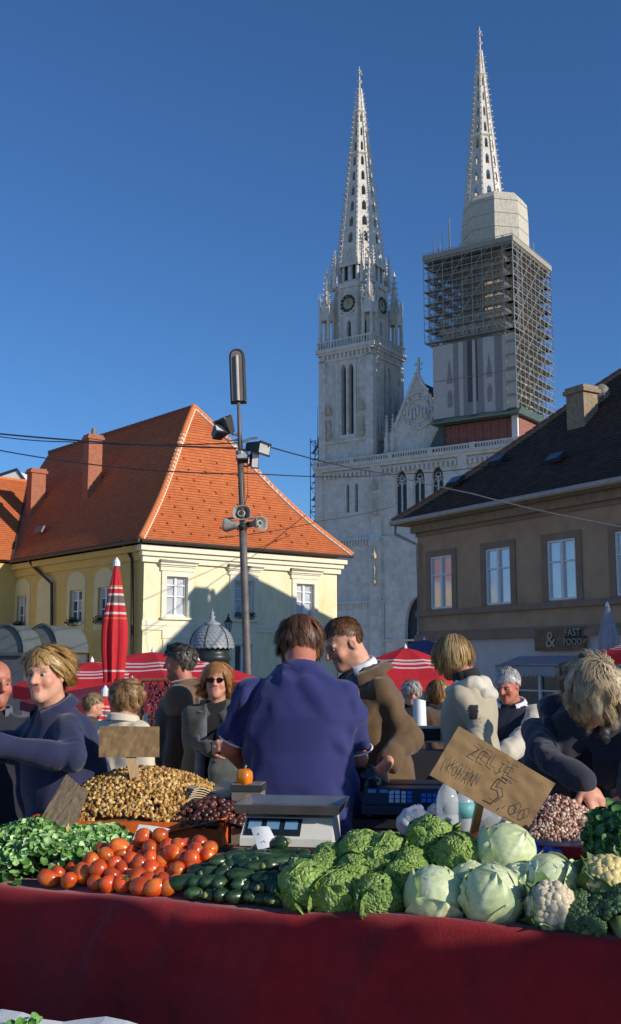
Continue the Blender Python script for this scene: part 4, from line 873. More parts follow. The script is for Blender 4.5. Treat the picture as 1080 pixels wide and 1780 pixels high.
# overhead wires
def wire(label, pts, r, sag=0.0, col=None):
    P = [Vector(p) for p in pts]; m = MB(); c = P[0]; out = []
    for i in range(len(P) - 1):
        for k in range(12): t = k / 12; p = P[i].lerp(P[i + 1], t); p.z -= sag * 4 * t * (1 - t); out.append(p - c)
    out.append(P[-1] - c); m.path(out, r, 5); o_ = m.build('overhead_cable', mat(col or 'cable_black', (0.03, 0.03, 0.035) if not col else srgb(150, 140, 128), .6)); o_.location = c
    tag(o_, label, 'cable', 'overhead wires across the square')
J = pp(770) + lo_; J2 = pp(815) + lo_
wire('upper black cable from the lamp post over the orange roof chimney', [at(-40, 750, 20), at(412, 779, PY)], .017, .05)
wire('second black cable running just below the upper one to the lamp post', [at(-40, 752, 24), at(120, 768, 22), J + Vector((0, 0, -.02))], .012, .05)
wire('lower black cable crossing the orange roof to the lamp post', [at(-40, 775, 20), at(418, 824, PY)], .012, .12)
wire('black cable from the lamp post floodlights towards the cathedral', [at(466, 776, PY), at(700, 826, 40)], .014, .1)
wire('level black cable from the lamp post across the cathedral front', [at(424, 822, PY), at(690, 824, 33), at(905, 800, 31)], .012, .08)
wire('pale cable running from the cathedral front down across the brown house', [at(590, 803, 60), at(820, 858, 26), at(1150, 928, 20)], .016, .06, 'cable_pale')
wire('thin black cable climbing from the lamp post to the brown house eaves', [at(380, 935, PY), at(560, 905, 30), at(685, 880, 34)], .009, .05)

# advertising column with a domed zinc roof
ad = empty('advertising_column', tuple(at(368, 1150, 30).xy) + (GZ,), 0, 'dark round advertising column with grey scaled dome and finial', 'column')
zz = lambda v: EYE + ray(368, v).z / ray(368, v).y * 30 - GZ
M_adk = mat('dark_green_iron', srgb(44, 50, 48), .4, .15, 3); M_zinc = mat('scaled_zinc', srgb(142, 146, 150), .5, .12, 5)
m = MB(); m.lathe([(.62, 0), (.62, .3), (.5, .35), (.5, zz(1150)), (.55, zz(1147)), (.55, zz(1140)), (.5, zz(1137)), (.5, zz(1128)), (.6, zz(1124)), (.6, zz(1118))], 20); m.build('drum', M_adk, ad, True)
m = MB(); zc = zz(1127); zt_ = zz(1088); prof = []
for k in range(10): t = k / 9; prof.append((.62 * math.cos(t * 1.22) ** .9 if k else .62, zc + (zt_ - zc) * math.sin(t * 1.22) / math.sin(1.22)))
for i in range(9):                               # overlapping rows of zinc scales
    r0, z0 = prof[i]; r1, z1 = prof[i + 1]; n_ = 26
    for k in range(n_):
        a0 = 2 * math.pi * (k + .5 * (i % 2)) / n_; a1 = a0 + 2 * math.pi / n_; am = (a0 + a1) / 2; d = (z1 - z0)
        f = lambda r, a, z: (r * math.cos(a), r * math.sin(a), z)
        m.add([f(r0 + .012, am, z0 - d * .25), f(r0 + .012, a1, z0 + d * .3), f(r1, a1, z1 + .01), f(r1, a0, z1 + .01), f(r0 + .012, a0, z0 + d * .3)], [(0, 1, 2, 3, 4)])
m.lathe([(r - .02, z) for r, z in prof], 20); m.build('dome', M_zinc, ad)
m = MB()
for k in range(6):
    a = k * math.pi / 3 + .35; m.path([((r + .02) * math.cos(a), (r + .02) * math.sin(a), z) for r, z in prof], .018, 4)
m.build('dome_rib', M_adk, ad)
m = MB(); m.lathe([(.21, zt_ - .02), (.24, zt_ + .03), (.24, zt_ + .08), (.1, zt_ + .13), (.07, zt_ + .2), (.1, zt_ + .26), (.04, zt_ + .3), (.06, zt_ + .37), (.015, zt_ + .42), (.005, zt_ + .5)], 14); m.build('finial', M_zinc, ad, True)

# ------------------------------------------------------------------ parasols
def red_canopy_mat(name, kind):
    m = bpy.data.materials.new(name); m.use_nodes = True; N = m.node_tree.nodes; L = m.node_tree.links; b = N['Principled BSDF']; b.inputs['Roughness'].default_value = .75
    uv = N.new('ShaderNodeUVMap'); sp = N.new('ShaderNodeSeparateXYZ'); L.new(uv.outputs[0], sp.inputs[0]); cr = N.new('ShaderNodeValToRGB'); cr.color_ramp.interpolation = 'CONSTANT'; L.new(sp.outputs[1], cr.inputs[0])
    red = (*srgb(214, 44, 52), 1); wh = (*srgb(235, 215, 210), 1); gr = (*srgb(120, 108, 104), 1); orr = (*srgb(226, 130, 60), 1)
    st = {'closed': [(0, red), (.075, wh), (.09, red), (.52, orr), (.535, red), (.56, wh), (.58, red), (.64, wh), (.66, gr), (.72, wh), (.74, red), (.78, wh), (.795, orr), (.81, red)],
          'open': [(0, red), (.42, wh), (.46, red), (.50, wh), (.54, red), (.60, wh), (.63, red)]}[kind]
    e = cr.color_ramp.elements; e[0].position = st[0][0]; e[0].color = st[0][1]; e[1].position = st[1][0]; e[1].color = st[1][1]
    for p, c in st[2:]: k = e.new(p); k.color = c
    nz = N.new('ShaderNodeTexNoise'); nz.inputs['Scale'].default_value = 6; mr = N.new('ShaderNodeMapRange'); mr.inputs[3].default_value = .85; mr.inputs[4].default_value = 1.15; L.new(nz.outputs[0], mr.inputs[0])
    vm = N.new('ShaderNodeVectorMath'); vm.operation = 'SCALE'; L.new(cr.outputs[0], vm.inputs[0]); L.new(mr.outputs[0], vm.inputs['Scale']); L.new(vm.outputs[0], b.inputs['Base Color'])
    tr = N.new('ShaderNodeBsdfTranslucent'); L.new(vm.outputs[0], tr.inputs[0]); mx = N.new('ShaderNodeMixShader'); mx.inputs[0].default_value = .3; out = N['Material Output']; L.new(b.outputs[0], mx.inputs[1]); L.new(tr.outputs[0], mx.inputs[2]); L.new(mx.outputs[0], out.inputs[0])
    return m
M_redc = red_canopy_mat('red_striped_canvas', 'closed'); M_redo = red_canopy_mat('red_white_canvas', 'open')
M_wood = mat('parasol_pole_wood', srgb(150, 118, 84), .6, .2, 6, stretch=(1, 1, .1))
def parasol_open(P, Rr, h, drop, label, n=8, ph=.2, material=None, stripes=True, val=.18):
    r = empty('market_parasol', (P.x, P.y, GZ), ph, label, 'parasol', 'open market parasols')
    z1 = P.z - GZ; m = MB(); m.uv = []; K = 6; vs = {}
    for k in range(n):
        a0 = 2 * math.pi * k / n; a1 = 2 * math.pi * (k + 1) / n
        for i in range(K):
            def pt(t, s):
                q = Vector((math.cos(a0), math.sin(a0), 0)).lerp(Vector((math.cos(a1), math.sin(a1), 0)), s) * (Rr * t); q.z = z1 - drop * (t ** 1.35) - .05 * Rr * math.sin(math.pi * s) * t * .5; return q
            t0, t1 = i / K, (i + 1) / K
            for j in range(3):
                s0, s1 = j / 3, (j + 1) / 3
                m.quad(pt(t0, s0), pt(t1, s0), pt(t1, s1), pt(t0, s1)); m.uv += [(s0, t0 * .86), (s0, t1 * .86), (s1, t1 * .86), (s1, t0 * .86)]
            if i == K - 1:
                for j in range(3):
                    s0, s1 = j / 3, (j + 1) / 3; a, b = pt(1, s0), pt(1, s1); c = b + Vector((0, 0, -val)); d = a + Vector((0, 0, -val)); m.quad(a, d, c, b); m.uv += [(s0, .9), (s0, .99), (s1, .99), (s1, .9)]
    o_ = m.build('canopy', material or M_redo, r, True); me = o_.data
    rb = MB()
    for k in range(n):
        a0 = 2 * math.pi * k / n; rb.path([(Rr * t * math.cos(a0), Rr * t * math.sin(a0), z1 - drop * t ** 1.35 - .015) for t in (0, .25, .5, .75, 1)], .012, 4)
    rb.build('rib', M_galv, r)
    p = MB(); p.tube((0, 0, 0), (0, 0, z1 - .02), .028, n=8); p.build('pole', M_wood, r); p = MB(); p.lathe([(.035, z1 - .01), (.03, z1 + .03), (.014, z1 + .055), (.004, z1 + .075)], 8); p.build('finial', M_wframe, r)
    p = MB(); p.lathe([(.35, 0), (.35, .08), (.06, .12), (.06, .3)], 12); p.build('base', M_dkgrey, r)
    return r
parasol_open(at(266, 1133, 17), 1.75, 0, .42, 'open red parasol beside the closed striped parasol, behind the curly haired woman', ph=.25)
parasol_open(at(160, 1150, 16), 1.15, 0, .34, 'open red parasol behind the blonde woman in navy', ph=.5)
parasol_open(at(345, 1150, 20), 1.0, 0, .26, 'open red parasol in front of the advertising column', ph=.1)
parasol_open(at(705, 1126, 20), 1.3, 0, .55, 'open red parasol with white stripes right of the man in the brown jacket', ph=.38, val=.2)
parasol_open(at(1112, 1112, 20), .8, 0, .26, 'small red parasol in front of the shop awning', ph=.1)
parasol_open(at(738, 1112, 27), .75, 0, .28, 'dark violet parasol at the foot of the brown house downpipe', ph=0, material=mat('violet_canvas', srgb(84, 80, 112), .8))
parasol_open(at(230, 1186, 12.5), 1.25, 0, .2, 'low maroon canopy below the red parasols behind the curly haired woman', ph=.3, material=mat('maroon_canvas', srgb(120, 34, 44), .8), val=.1)
def parasol_closed(P, L, rmax, label, material, top=.05, pole_z=GZ, tilt=0):
    r = empty('closed_parasol', (P.x, P.y, pole_z), 0, label, 'parasol'); z1 = P.z - pole_z; m = MB(); m.uv = []
    n = 40; K = 18; T = Matrix.Translation((0, 0, z1)) @ Matrix.Rotation(R(tilt), 4, 'Y'); fold = [random.uniform(.75, 1.1) for _ in range(8)]
    def rad(t): return rmax * (.12 + .88 * min(1, (t / .55)) ** .8) * (1 - .28 * max(0, (t - .7) / .3)) 
    def pt(t, j):
        a = 2 * math.pi * (j % n) / n; f = fold[int((j % n) / n * 8)]; w_ = 1 + (.20 * math.cos(8 * a) * t ** .5) * f; q = rad(t) * w_; return T @ Vector((q * math.cos(a), q * math.sin(a), -L * t - (.03 * math.cos(8 * a) if t > .98 else 0)))
    for i in range(K):
        for j in range(n):
            t0, t1 = i / K, (i + 1) / K; m.quad(pt(t0, j), pt(t1, j), pt(t1, j + 1), pt(t0, j + 1)); m.uv += [(0, 1 - t0), (0, 1 - t1), (1, 1 - t1), (1, 1 - t0)]
    m.build('canvas', material, r, True); p = MB(); p.tube((0, 0, 0), T @ Vector((0, 0, .02)), .025, n=8); p.build('pole', M_wood, r)
    p = MB(); p.lathe([(.045, z1 - .03), (.04, z1 + .03), (.02, z1 + .06), (.005, z1 + .08)], 10); p.build('finial', M_wframe, r)
    p = MB(); p.lathe([(.3, 0), (.3, .08), (.05, .1), (.05, .28)], 12); p.build('base', M_dkgrey, r); return r
parasol_closed(at(203, 980, 13), 1.42, .145, 'tall closed red parasol with white and grey stripes near its tip', M_redc, pole_z=-.55)
parasol_closed(at(1056, 1052, 22), 1.3, .2, 'closed pale grey parasol before the shop front', mat('grey_canvas', srgb(150, 152, 160), .85, .1, 3))
parasol_closed(at(183, 1205, 11), .62, .12, 'short closed red parasol end hanging low behind the curly haired woman', M_redc, pole_z=-.2, tilt=8)
# barrel-roofed market kiosks at the left
def kiosk(u, v, w, Y, label):
    P = at(u, v, Y); r = empty('market_kiosk', (P.x, P.y, GZ), R(-10), label, 'kiosk'); h = P.z - GZ; m = MB(); n_ = 12; pr = [(-w / 2, h - .75), (w / 2, h - .75)] + [(w / 2 * math.cos(math.pi * k / n_), h - .75 + .75 * math.sin(math.pi * k / n_)) for k in range(1, n_)]
    m.prism([pr[0], pr[1]] + pr[2:], 0, 2.2); m.build('hood', mat('kiosk_hood', srgb(92, 100, 100), .6, .1, 2), r)
    m = MB(); P2 = pr[2:]; m.path([(w / 2, -.03, h - .75)] + [(x, -.03, z) for x, z in P2] + [(-w / 2, -.03, h - .75)], .05, 5); m.box(-w / 2, w / 2, -.06, 0, h - .83, h - .75); m.build('hood_trim', mat('kiosk_trim', srgb(70, 78, 80), .5), r)
    m = MB(); m.box(-w / 2 + .03, w / 2 - .03, .05, 2.1, 0, h - .83); m.build('cabin', mat('kiosk_wall', srgb(80, 84, 88), .6, .1, 2), r)
kiosk(12, 1086, 1.1, 29, 'grey market kiosk with round hood at the foot of the neighbour house')
kiosk(76, 1086, .95, 30, 'smaller grey market kiosk with round hood below the yellow house downpipe')
# ================================================================== organic shapes: blended distance fields -> surface nets
class Sdf:
    def __init__(s): s.p = []
    def _add(s, fn, lo, hi, k, op, fold): s.p.append((fn, np.array(lo, float), np.array(hi, float), k, op, fold)); return s
    def cap(s, a, b, ra, rb=None, k=.03, op='u', T=None, fold=None, flat=None, cut=None):
        """tapered capsule from a to b; flat=(axis vector, factor) squashes it across that axis"""
        rb = ra if rb is None else rb
        if T is not None: a = T @ Vector(a); b = T @ Vector(b)
        a = np.array(a, float); b = np.array(b, float); ba = b - a; L2 = max(float(ba @ ba), 1e-9); r = max(ra, rb)
        def fn(P):
            pa = P - a; t = np.clip((pa @ ba) / L2, 0, 1); q = pa - t[..., None] * ba
            if flat is not None:
                ax = np.array(flat[0], float); ax /= np.linalg.norm(ax); q = q + ((q @ ax) * (1 / flat[1] - 1))[..., None] * ax
            d = np.sqrt((q * q).sum(-1)) - (ra + (rb - ra) * t)
            if fold is not None:
                e = np.exp(-((t - fold[1]) / .22) ** 2); d = d - fold[0] * e * (1 - np.abs(noise3(np.stack([t * 9.0 + P[..., 0] * 4, P[..., 1] * 5, P[..., 2] * 3], -1), 1.0, fold[2]))) ** 4
            if cut is not None: d = np.maximum(d, (P - np.array(cut[0])) @ np.array(cut[1]))
            return d
        return s._add(fn, np.minimum(a, b) - r, np.maximum(a, b) + r, k, op, None)
    def ell(s, c, r, k=.02, op='u', T=None):
        M = np.array((T if T is not None else Matrix.Identity(4)).inverted()); sc = np.linalg.norm(M[:3, 0]); c = np.array(c, float); r_ = np.array(r if hasattr(r, '__len__') else (r, r, r), float)
        cw = np.array((T @ Vector(c)) if T is not None else c); R_ = r_.max() / sc
        def fn(P):
            q = (P @ M[:3, :3].T + M[:3, 3] - c) / r_; k0 = np.sqrt((q * q).sum(-1)); q2 = q / r_; k1 = np.sqrt((q2 * q2).sum(-1)); return k0 * (k0 - 1) / np.maximum(k1, 1e-6) / sc
        return s._add(fn, cw - R_, cw + R_, k, op, None)
    def loft(s, secs, T, k=.03, op='u', pw=2.4):
        """body-like loft: secs = [(z, cx, cy, rx, ry)] in frame T"""
        M = np.array(T.inverted()); sc = np.linalg.norm(M[:3, 0]); S_ = np.array(secs, float); zs = S_[:, 0]
        pts = np.array([T @ Vector((x + sx * a, y + sy * b, z)) for z, x, y, a, b in secs for sx in (-1, 1) for sy in (-1, 1)])
        def fn(P):
            q = P @ M[:3, :3].T + M[:3, 3]; z = np.clip(q[..., 2], zs[0], zs[-1])
            cx = np.interp(z, zs, S_[:, 1]); cy = np.interp(z, zs, S_[:, 2]); rx = np.interp(z, zs, S_[:, 3]); ry = np.interp(z, zs, S_[:, 4])
            e = (np.abs((q[..., 0] - cx) / rx) ** pw + np.abs((q[..., 1] - cy) / ry) ** pw) ** (1 / pw); d = (e - 1) * np.minimum(rx, ry) * .9
            dz = np.abs(q[..., 2] - z); return np.where(dz > 0, np.maximum(d, -.02) * .6 + dz - .0, d) / sc
        return s._add(fn, pts.min(0) - .02, pts.max(0) + .02, k, op, None)
    def half(s, pt, n, k=.004):
        """cut away everything on the side n points to"""
        pt = np.array(pt, float); n = np.array(n, float); n /= np.linalg.norm(n); return s._add(lambda P: -((P - pt) @ n), [-9] * 3, [9] * 3, k, 'i', None)
    def field(s, h, disp=None, lo=None, hi=None):
        add = [q for q in s.p if q[4] == 'u']
        lo = np.min([q[1] for q in add], 0) - 2.5 * h - .02 if lo is None else np.array(lo, float); hi = np.max([q[2] for q in add], 0) + 2.5 * h + .02 if hi is None else np.array(hi, float)
        ax = [np.arange(lo[i], hi[i] + h, h) for i in range(3)]; F = np.full([len(a) for a in ax], .3, np.float64)
        for fn, a, b, k, op, _ in s.p:
            m = k + 3 * h + .03
            i0 = [max(0, int(np.searchsorted(ax[i], a[i] - m))) for i in range(3)]; i1 = [min(len(ax[i]), int(np.searchsorted(ax[i], b[i] + m))) for i in range(3)]
            if any(i1[i] <= i0[i] for i in range(3)): continue
            sl_ = tuple(slice(i0[i], i1[i]) for i in range(3))
            P = np.stack(np.meshgrid(*[ax[i][sl_[i]] for i in range(3)], indexing='ij'), -1); d = fn(P); f = F[sl_]
            if op == 'u': t = np.clip(.5 + .5 * (f - d) / k, 0, 1); F[sl_] = f + (d - f) * t - k * t * (1 - t)
            elif op == 's': t = np.clip(.5 - .5 * (f + d) / k, 0, 1); F[sl_] = f + (-d - f) * t + k * t * (1 - t)
            else: t = np.clip(.5 - .5 * (-d - f) / k, 0, 1) * 0; F[sl_] = np.maximum(f, -d)
        if disp is not None:
            idx = np.where(np.abs(F) < .06)
            P = np.stack([ax[i][idx[i]] for i in range(3)], -1); F[idx] += disp(P)
        return F, ax
    def mesh(s, h, disp=None, lo=None, hi=None):
        F, ax = s.field(h, disp, lo, hi); return surfnet(F, ax)
def surfnet(F, ax):
    n = np.array(F.shape) - 1; S_ = F < 0
    c = np.zeros(n, np.int8)
    for dx in (0, 1):
        for dy in (0, 1):
            for dz in (0, 1): c += S_[dx:dx + n[0], dy:dy + n[1], dz:dz + n[2]]
    act = (c > 0) & (c < 8); idx = np.argwhere(act); vid = -np.ones(n, np.int64); vid[act] = np.arange(len(idx))
    acc = np.zeros((len(idx), 3)); cnt = np.zeros(len(idx))
    cor = [(0, 0, 0), (1, 0, 0), (0, 1, 0), (1, 1, 0), (0, 0, 1), (1, 0, 1), (0, 1, 1), (1, 1, 1)]
    for a in range(8):
        for b in range(a + 1, 8):
            if sum(abs(cor[a][i] - cor[b][i]) for i in range(3)) != 1: continue
            A = idx + cor[a]; B = idx + cor[b]; fa = F[A[:, 0], A[:, 1], A[:, 2]]; fb = F[B[:, 0], B[:, 1], B[:, 2]]; m = (fa < 0) != (fb < 0)
            t = np.where(m, fa / np.where(m, fa - fb, 1), 0); acc[m] += (np.array(cor[a]) + t[:, None] * (np.array(cor[b]) - np.array(cor[a])))[m]; cnt[m] += 1
    g = idx + acc / np.maximum(cnt, 1)[:, None]
    V = np.stack([ax[i][0] + g[:, i] * (ax[i][1] - ax[i][0]) for i in range(3)], -1)
    Q = []
    for d in range(3):
        e = [0, 0, 0]; e[d] = 1; sl0 = [slice(1, -1)] * 3; sl1 = [slice(1, -1)] * 3
        A = S_[tuple(slice(0, -1) if i == d else slice(1, -1) for i in range(3))]; B = S_[tuple(slice(1, None) if i == d else slice(1, -1) for i in range(3))]
        cr = np.argwhere(A != B); up = A[tuple(cr.T)]; base = cr + [0 if i == d else 1 for i in range(3)]
        o1, o2 = (d + 1) % 3, (d + 2) % 3; u = np.zeros(3, int); u[o1] = 1; v = np.zeros(3, int); v[o2] = 1
        f = lambda p: vid[p[:, 0], p[:, 1], p[:, 2]]
        q = np.stack([f(base - u - v), f(base - v), f(base), f(base - u)], -1); q[~up] = q[~up][:, ::-1]; Q.append(q)
    Q = np.concatenate(Q); Q = Q[(Q >= 0).all(1)]; return V, Q
def npmesh(name, V, Q, mats, col=None, smooth=True, nor=None):
    me = bpy.data.meshes.new(name); me.vertices.add(len(V)); me.vertices.foreach_set('co', np.asarray(V, np.float32).ravel()); k = Q.shape[1]
    me.loops.add(len(Q) * k); me.loops.foreach_set('vertex_index', Q.ravel().astype(np.int32)); me.polygons.add(len(Q))
    me.polygons.foreach_set('loop_start', np.arange(0, len(Q) * k, k, dtype=np.int32)); me.polygons.foreach_set('loop_total', np.full(len(Q), k, np.int32))
    if smooth: me.polygons.foreach_set('use_smooth', np.ones(len(Q), bool))
    for m in (mats if isinstance(mats, (list, tuple)) else [mats]): me.materials.append(m)
    if col is not None:
        a = me.color_attributes.new('Col', 'FLOAT_COLOR', 'POINT'); c4 = np.ones((len(V), 4), np.float32); c4[:, :3] = col; a.data.foreach_set('color', c4.ravel())
    me.update(calc_edges=True)
    if nor is not None: me.normals_split_custom_set_from_vertices(np.asarray(nor, np.float32))
    return me
def join(parts):
    V = []; Q = []; n = 0
    for v, q in parts: V.append(v); Q.append(q + n); n += len(v)
    return np.concatenate(V), np.concatenate(Q)

# ================================================================== people
M_skin = mat('skin', rough=.5, var=.05, scale=30, attr='Col', spec=.35, sss=.12, bump=.12, bscale=120, bdist=.004)
M_hair = mat('hair', rough=.45, var=.12, scale=60, attr='Col', spec=.5)
def cloth(name, col=(.1, .1, .1), var=.1, bump=.35, sc=90, rough=.9, sheen=.2): return mat(name, col, rough, var, 6.0, bump, sc, sheen=sheen, bdist=.004)
def RotM(yaw=0, pitch=0, roll=0): return Matrix.Rotation(R(yaw), 4, 'Z') @ Matrix.Rotation(R(pitch), 4, 'X') @ Matrix.Rotation(R(roll), 4, 'Y')

class Person:
    def __init__(s, label, u, v, Y, rz, lean=0, side=0, head=(0, 0, 0), w=1.0, belly=0.0, group=None, smin=.84, smax=1.12, hs=.93, gz=0.0):
        s.lean = lean; s.w = w; s.belly = belly; Hw = at(u, v, Y); s.rz = R(rz)
        s.pel = Vector((0, 0, .95)); s.TT = Matrix.Translation(s.pel) @ Matrix.Rotation(R(side), 4, 'Y') @ Matrix.Rotation(R(lean), 4, 'X')
        nb = s.TT @ Vector((0, .015, .535)); s.TH = Matrix.Translation(nb) @ RotM(*head) @ Matrix.Translation((0, -.030, .120)) @ Matrix.Scale(hs, 4)
        hp = s.TH @ Vector((0, 0, 0)); k = max(smin, min(smax, (Hw.z - gz) / hp.z)); s.k = k
        Rz = Matrix.Rotation(s.rz, 3, 'Z'); off = Rz @ (hp * k); s.loc = Vector((Hw.x - off.x, Hw.y - off.y, Hw.z - hp.z * k))
        s.S = Matrix.Scale(k, 4); s.TT = s.S @ s.TT; s.TH = s.S @ s.TH; s.nb = nb * k
        s.inv = (Matrix.Translation(s.loc) @ Matrix.Rotation(s.rz, 4, 'Z')).inverted(); s.label = label; s.group = group
        s.sh = {q: s.TT @ Vector((sg * .166 * w, .015, .408)) for q, sg in (('L', 1), ('R', -1))}
        s.arm = {}
        for q, sg in (('L', 1), ('R', -1)): s.arm[q] = [s.sh[q] + Vector((sg * .07, .03, -.28)) * k, s.sh[q] + Vector((sg * .08, -.06, -.53)) * k]
        s.parts = []; s.col = []; s.root = None
    def px(s, u, v, Y): return s.inv @ at(u, v, Y)
    def setarm(s, q, elbow, wrist): s.arm[q] = [Vector(elbow), Vector(wrist)]
    def torso(s, S, o=0.0, z0=-.08, z1=.50, k=.03, flare=0.0, bag=0.0):
        w = s.w; b = s.belly
        secs = [(-.10, 0, .01, .165 * w + o + flare, .115 + b * .6 + o + flare), (.05, 0, .0, .16 * w + o + flare * .7 + bag, .112 + b + o + flare * .7), (.17, 0, -.01, .148 * w + o + b * .5 + bag, .108 + b + o), (.30, 0, 0, .162 * w + o + bag, .122 + b * .5 + o), (.385, 0, .012, .168 * w + o, .112 + o), (.44, 0, .02, .138 * w + o * .8, .086 + o * .8), (.485, 0, .022, .088 * w + o * .6, .066 + o * .6), (.515, 0, .022, .070 + o * .4, .058 + o * .4)]
        secs = [q for q in secs if z0 - .03 <= q[0] <= z1 + .06]
        if z0 < -.1:
            secs = [(z0, 0, .01, .17 * w + o + flare * 1.5, .12 + b * .5 + o + flare * 1.3)] + secs
        return S.loft(secs, s.TT, k)
    def sleeve(s, S, q, o=0.0, upto=1.0, fold=.006, k=.04, cuff=0.0):
        a = s.sh[q]; e, w_ = s.arm[q]; kk = s.k; sd = random.uniform(0, 50)
        S.cap(a, e, (.054 + o) * kk, (.045 + o * .9) * kk, k, fold=(fold * .8, .9, sd))
        if upto > 0: S.cap(e, e.lerp(w_, upto), (.046 + o * .9) * kk, (.036 + o * .8 + cuff) * kk, .02, fold=(fold * .8, .15, sd + 9))
    def begin(s, skin, lips=(.5, .18, .15), brow=(.05, .035, .025), h=.006, arms=None, fem=False, age=0.0, hands=True, stubble=0.0, nose=1.0):
        S = Sdf(); T = s.TH; hsx = .97 if fem else 1.0
        S.ell((0, .014, .030), (.077, .097, .091), .02, T=T); S.ell((0, -.028, -.042), (.061 * hsx, .066, .083), .03, T=T)
        S.cap((-.045, .0, -.065), (0, -.070, -.098), .026, .022, .03, T=T); S.cap((.045, .0, -.065), (0, -.070, -.098), .026, .022, .03, T=T)
        for sx in (-1, 1):
            S.ell((sx * .040, -.066, -.030), (.024, .020, .024), .025, T=T); S.cap((sx * .012, -.092, .024), (sx * .045, -.080, .024), .0105, .009, .015, T=T)
            S.ell((sx * .031, -.100, .003), (.017, .020, .0115), .012, 's', T)
            S.ell((sx * .081, .010, -.012), (.010, .020, .033), .008, T=T); S.ell((sx * .088, .004, -.010), (.006, .010, .018), .006, 's', T)
        S.cap((0, -.093, .016), (0, -.1135 - .004 * nose, -.026), .0085, .0135 * nose, .012, T=T)
        for sx in (-1, 1): S.ell((sx * .0125, -.101, -.031), (.0085, .0105, .008), .007, T=T)
        S.cap((-.019, -.0885, -.0605), (.019, -.0885, -.0605), .0065, k=.008, T=T); S.cap((-.015, -.0885, -.0725), (.015, -.0885, -.0725), .0075, k=.008, T=T)
        S.cap((-.015, -.101, -.0665), (.015, -.101, -.0665), .003, k=.004, op='s', T=T)
        S.ell((0, -.082, -.1), (.018, .016, .015), .02, T=T)
        if age: 
            for sx in (-1, 1): S.cap((sx * .022, -.104, -.036), (sx * .036, -.088, -.066), .003, k=.008, op='s', T=T)
        nk = s.TT @ Vector((0, .02, .47)); S.cap(T @ Vector((0, .018, -.07)), nk, .057 * s.k, .066 * s.k, .03)
        V, Q = S.mesh(h * s.k, (lambda P: noise3(P, 60.0) * .0012 * (1 + age)))
        parts = [(V, Q)]; s.headV = len(V)
        inv = np.array(T.inverted()); L = V @ inv[:3, :3].T + inv[:3, 3]
        C = np.tile(np.array(skin, float), (len(V), 1)); x, y, z = np.abs(L[:, 0]), L[:, 1], L[:, 2]
        g = lambda d, r: np.exp(-(d / r) ** 2)
        red = g(np.sqrt((x - .042) ** 2 + (z + .03) ** 2), .024) * (y < -.02) * .5 + g(np.sqrt(x ** 2 + (z + .028) ** 2), .018) * (y < -.09) * .45 + g(np.sqrt((x - .085) ** 2 + (z + .01) ** 2), .03) * .3
        C *= (1 + red[:, None] * np.array([.12, -.28, -.28])); 
        lp_ = (np.abs(z + .0665) < .0125) & (x < .022 - np.abs(z + .0665) * .5) & (y < -.075); C[lp_] = np.array(lips) * .55 + C[lp_] * .45
        bw_ = (np.abs(z - (.0285 - (x - .03) ** 2 * 3)) < .0055) & (x > .012) & (x < .05) & (y < -.05); C[bw_] = np.array(brow) * .6 + C[bw_] * .4
        if stubble: st = ((z < -.045) & (y < .0)).astype(float) * stubble; C *= (1 - st[:, None] * .35)
        C *= (1 + .10 * noise3(L, 45.0)[:, None]); cols = [C]
        S2 = Sdf(); kk = s.k; sk = np.array(skin)
        for q in ('L', 'R'):
            a, (e, w_) = s.sh[q], s.arm[q]; ar = 1.0 if arms else .72; S2.cap(a, e, .046 * kk * ar, .040 * kk * ar, .02); S2.cap(e, w_, .041 * kk * ar, .027 * kk * (.9 if arms else .8), .015)
        v2, q2 = S2.mesh((.009 if arms else .016) * kk); parts.append((v2, q2)); cols.append(np.tile(sk, (len(v2), 1)) * (1 + .06 * noise3(v2, 20.0)[:, None]))
        S3 = Sdf(); s.torso(S3, -.02, k=.05)
        for sx in (-1, 1):
            hp = Vector((sx * .09, 0, .93)) * kk; kn = Vector((sx * .1, -.02, .5)) * kk; an = Vector((sx * .11, .02, .09)) * kk
            S3.cap(hp, kn, .075 * kk, .05 * kk, .05); S3.cap(kn, an, .05 * kk, .035 * kk, .03); S3.cap(an, an + Vector((0, -.15, -.05)) * kk, .035 * kk, .03 * kk, .03)
        S3.cap(s.TT @ Vector((0, .02, .44)), nk, .06 * kk, k=.05)
        v3, q3 = S3.mesh(.026 * kk); parts.append((v3, q3)); cols.append(np.tile(sk, (len(v3), 1)))
        s.parts = parts; s.cols = cols; s.skin = sk; s.brow = brow; s.S3 = None
    def hand(s, q, fwd, nrm, curl=.5, size=1.0, h=.0042, spread=.5, thumb=1):
        """palm with four bent fingers and a thumb leaving its side; fwd = finger direction, nrm = back of the hand"""
        w_ = s.arm[q][1]; F_ = Vector(fwd).normalized(); Nn = Vector(nrm); Nn = (Nn - F_ * Nn.dot(F_)).normalized(); X = F_.cross(Nn) * thumb; z = s.k * size; S = Sdf()
        pc = w_ + F_ * .045 * z
        S.cap(w_ - F_ * .03 * z, pc, .026 * z, .030 * z, .015, flat=(Nn, .62))
        S.cap(pc - X * .022 * z, pc + F_ * .035 * z - X * .026 * z, .016 * z, .014 * z, .015, flat=(Nn, .8)); S.cap(pc + X * .022 * z, pc + F_ * .038 * z + X * .026 * z, .016 * z, .014 * z, .015, flat=(Nn, .8))
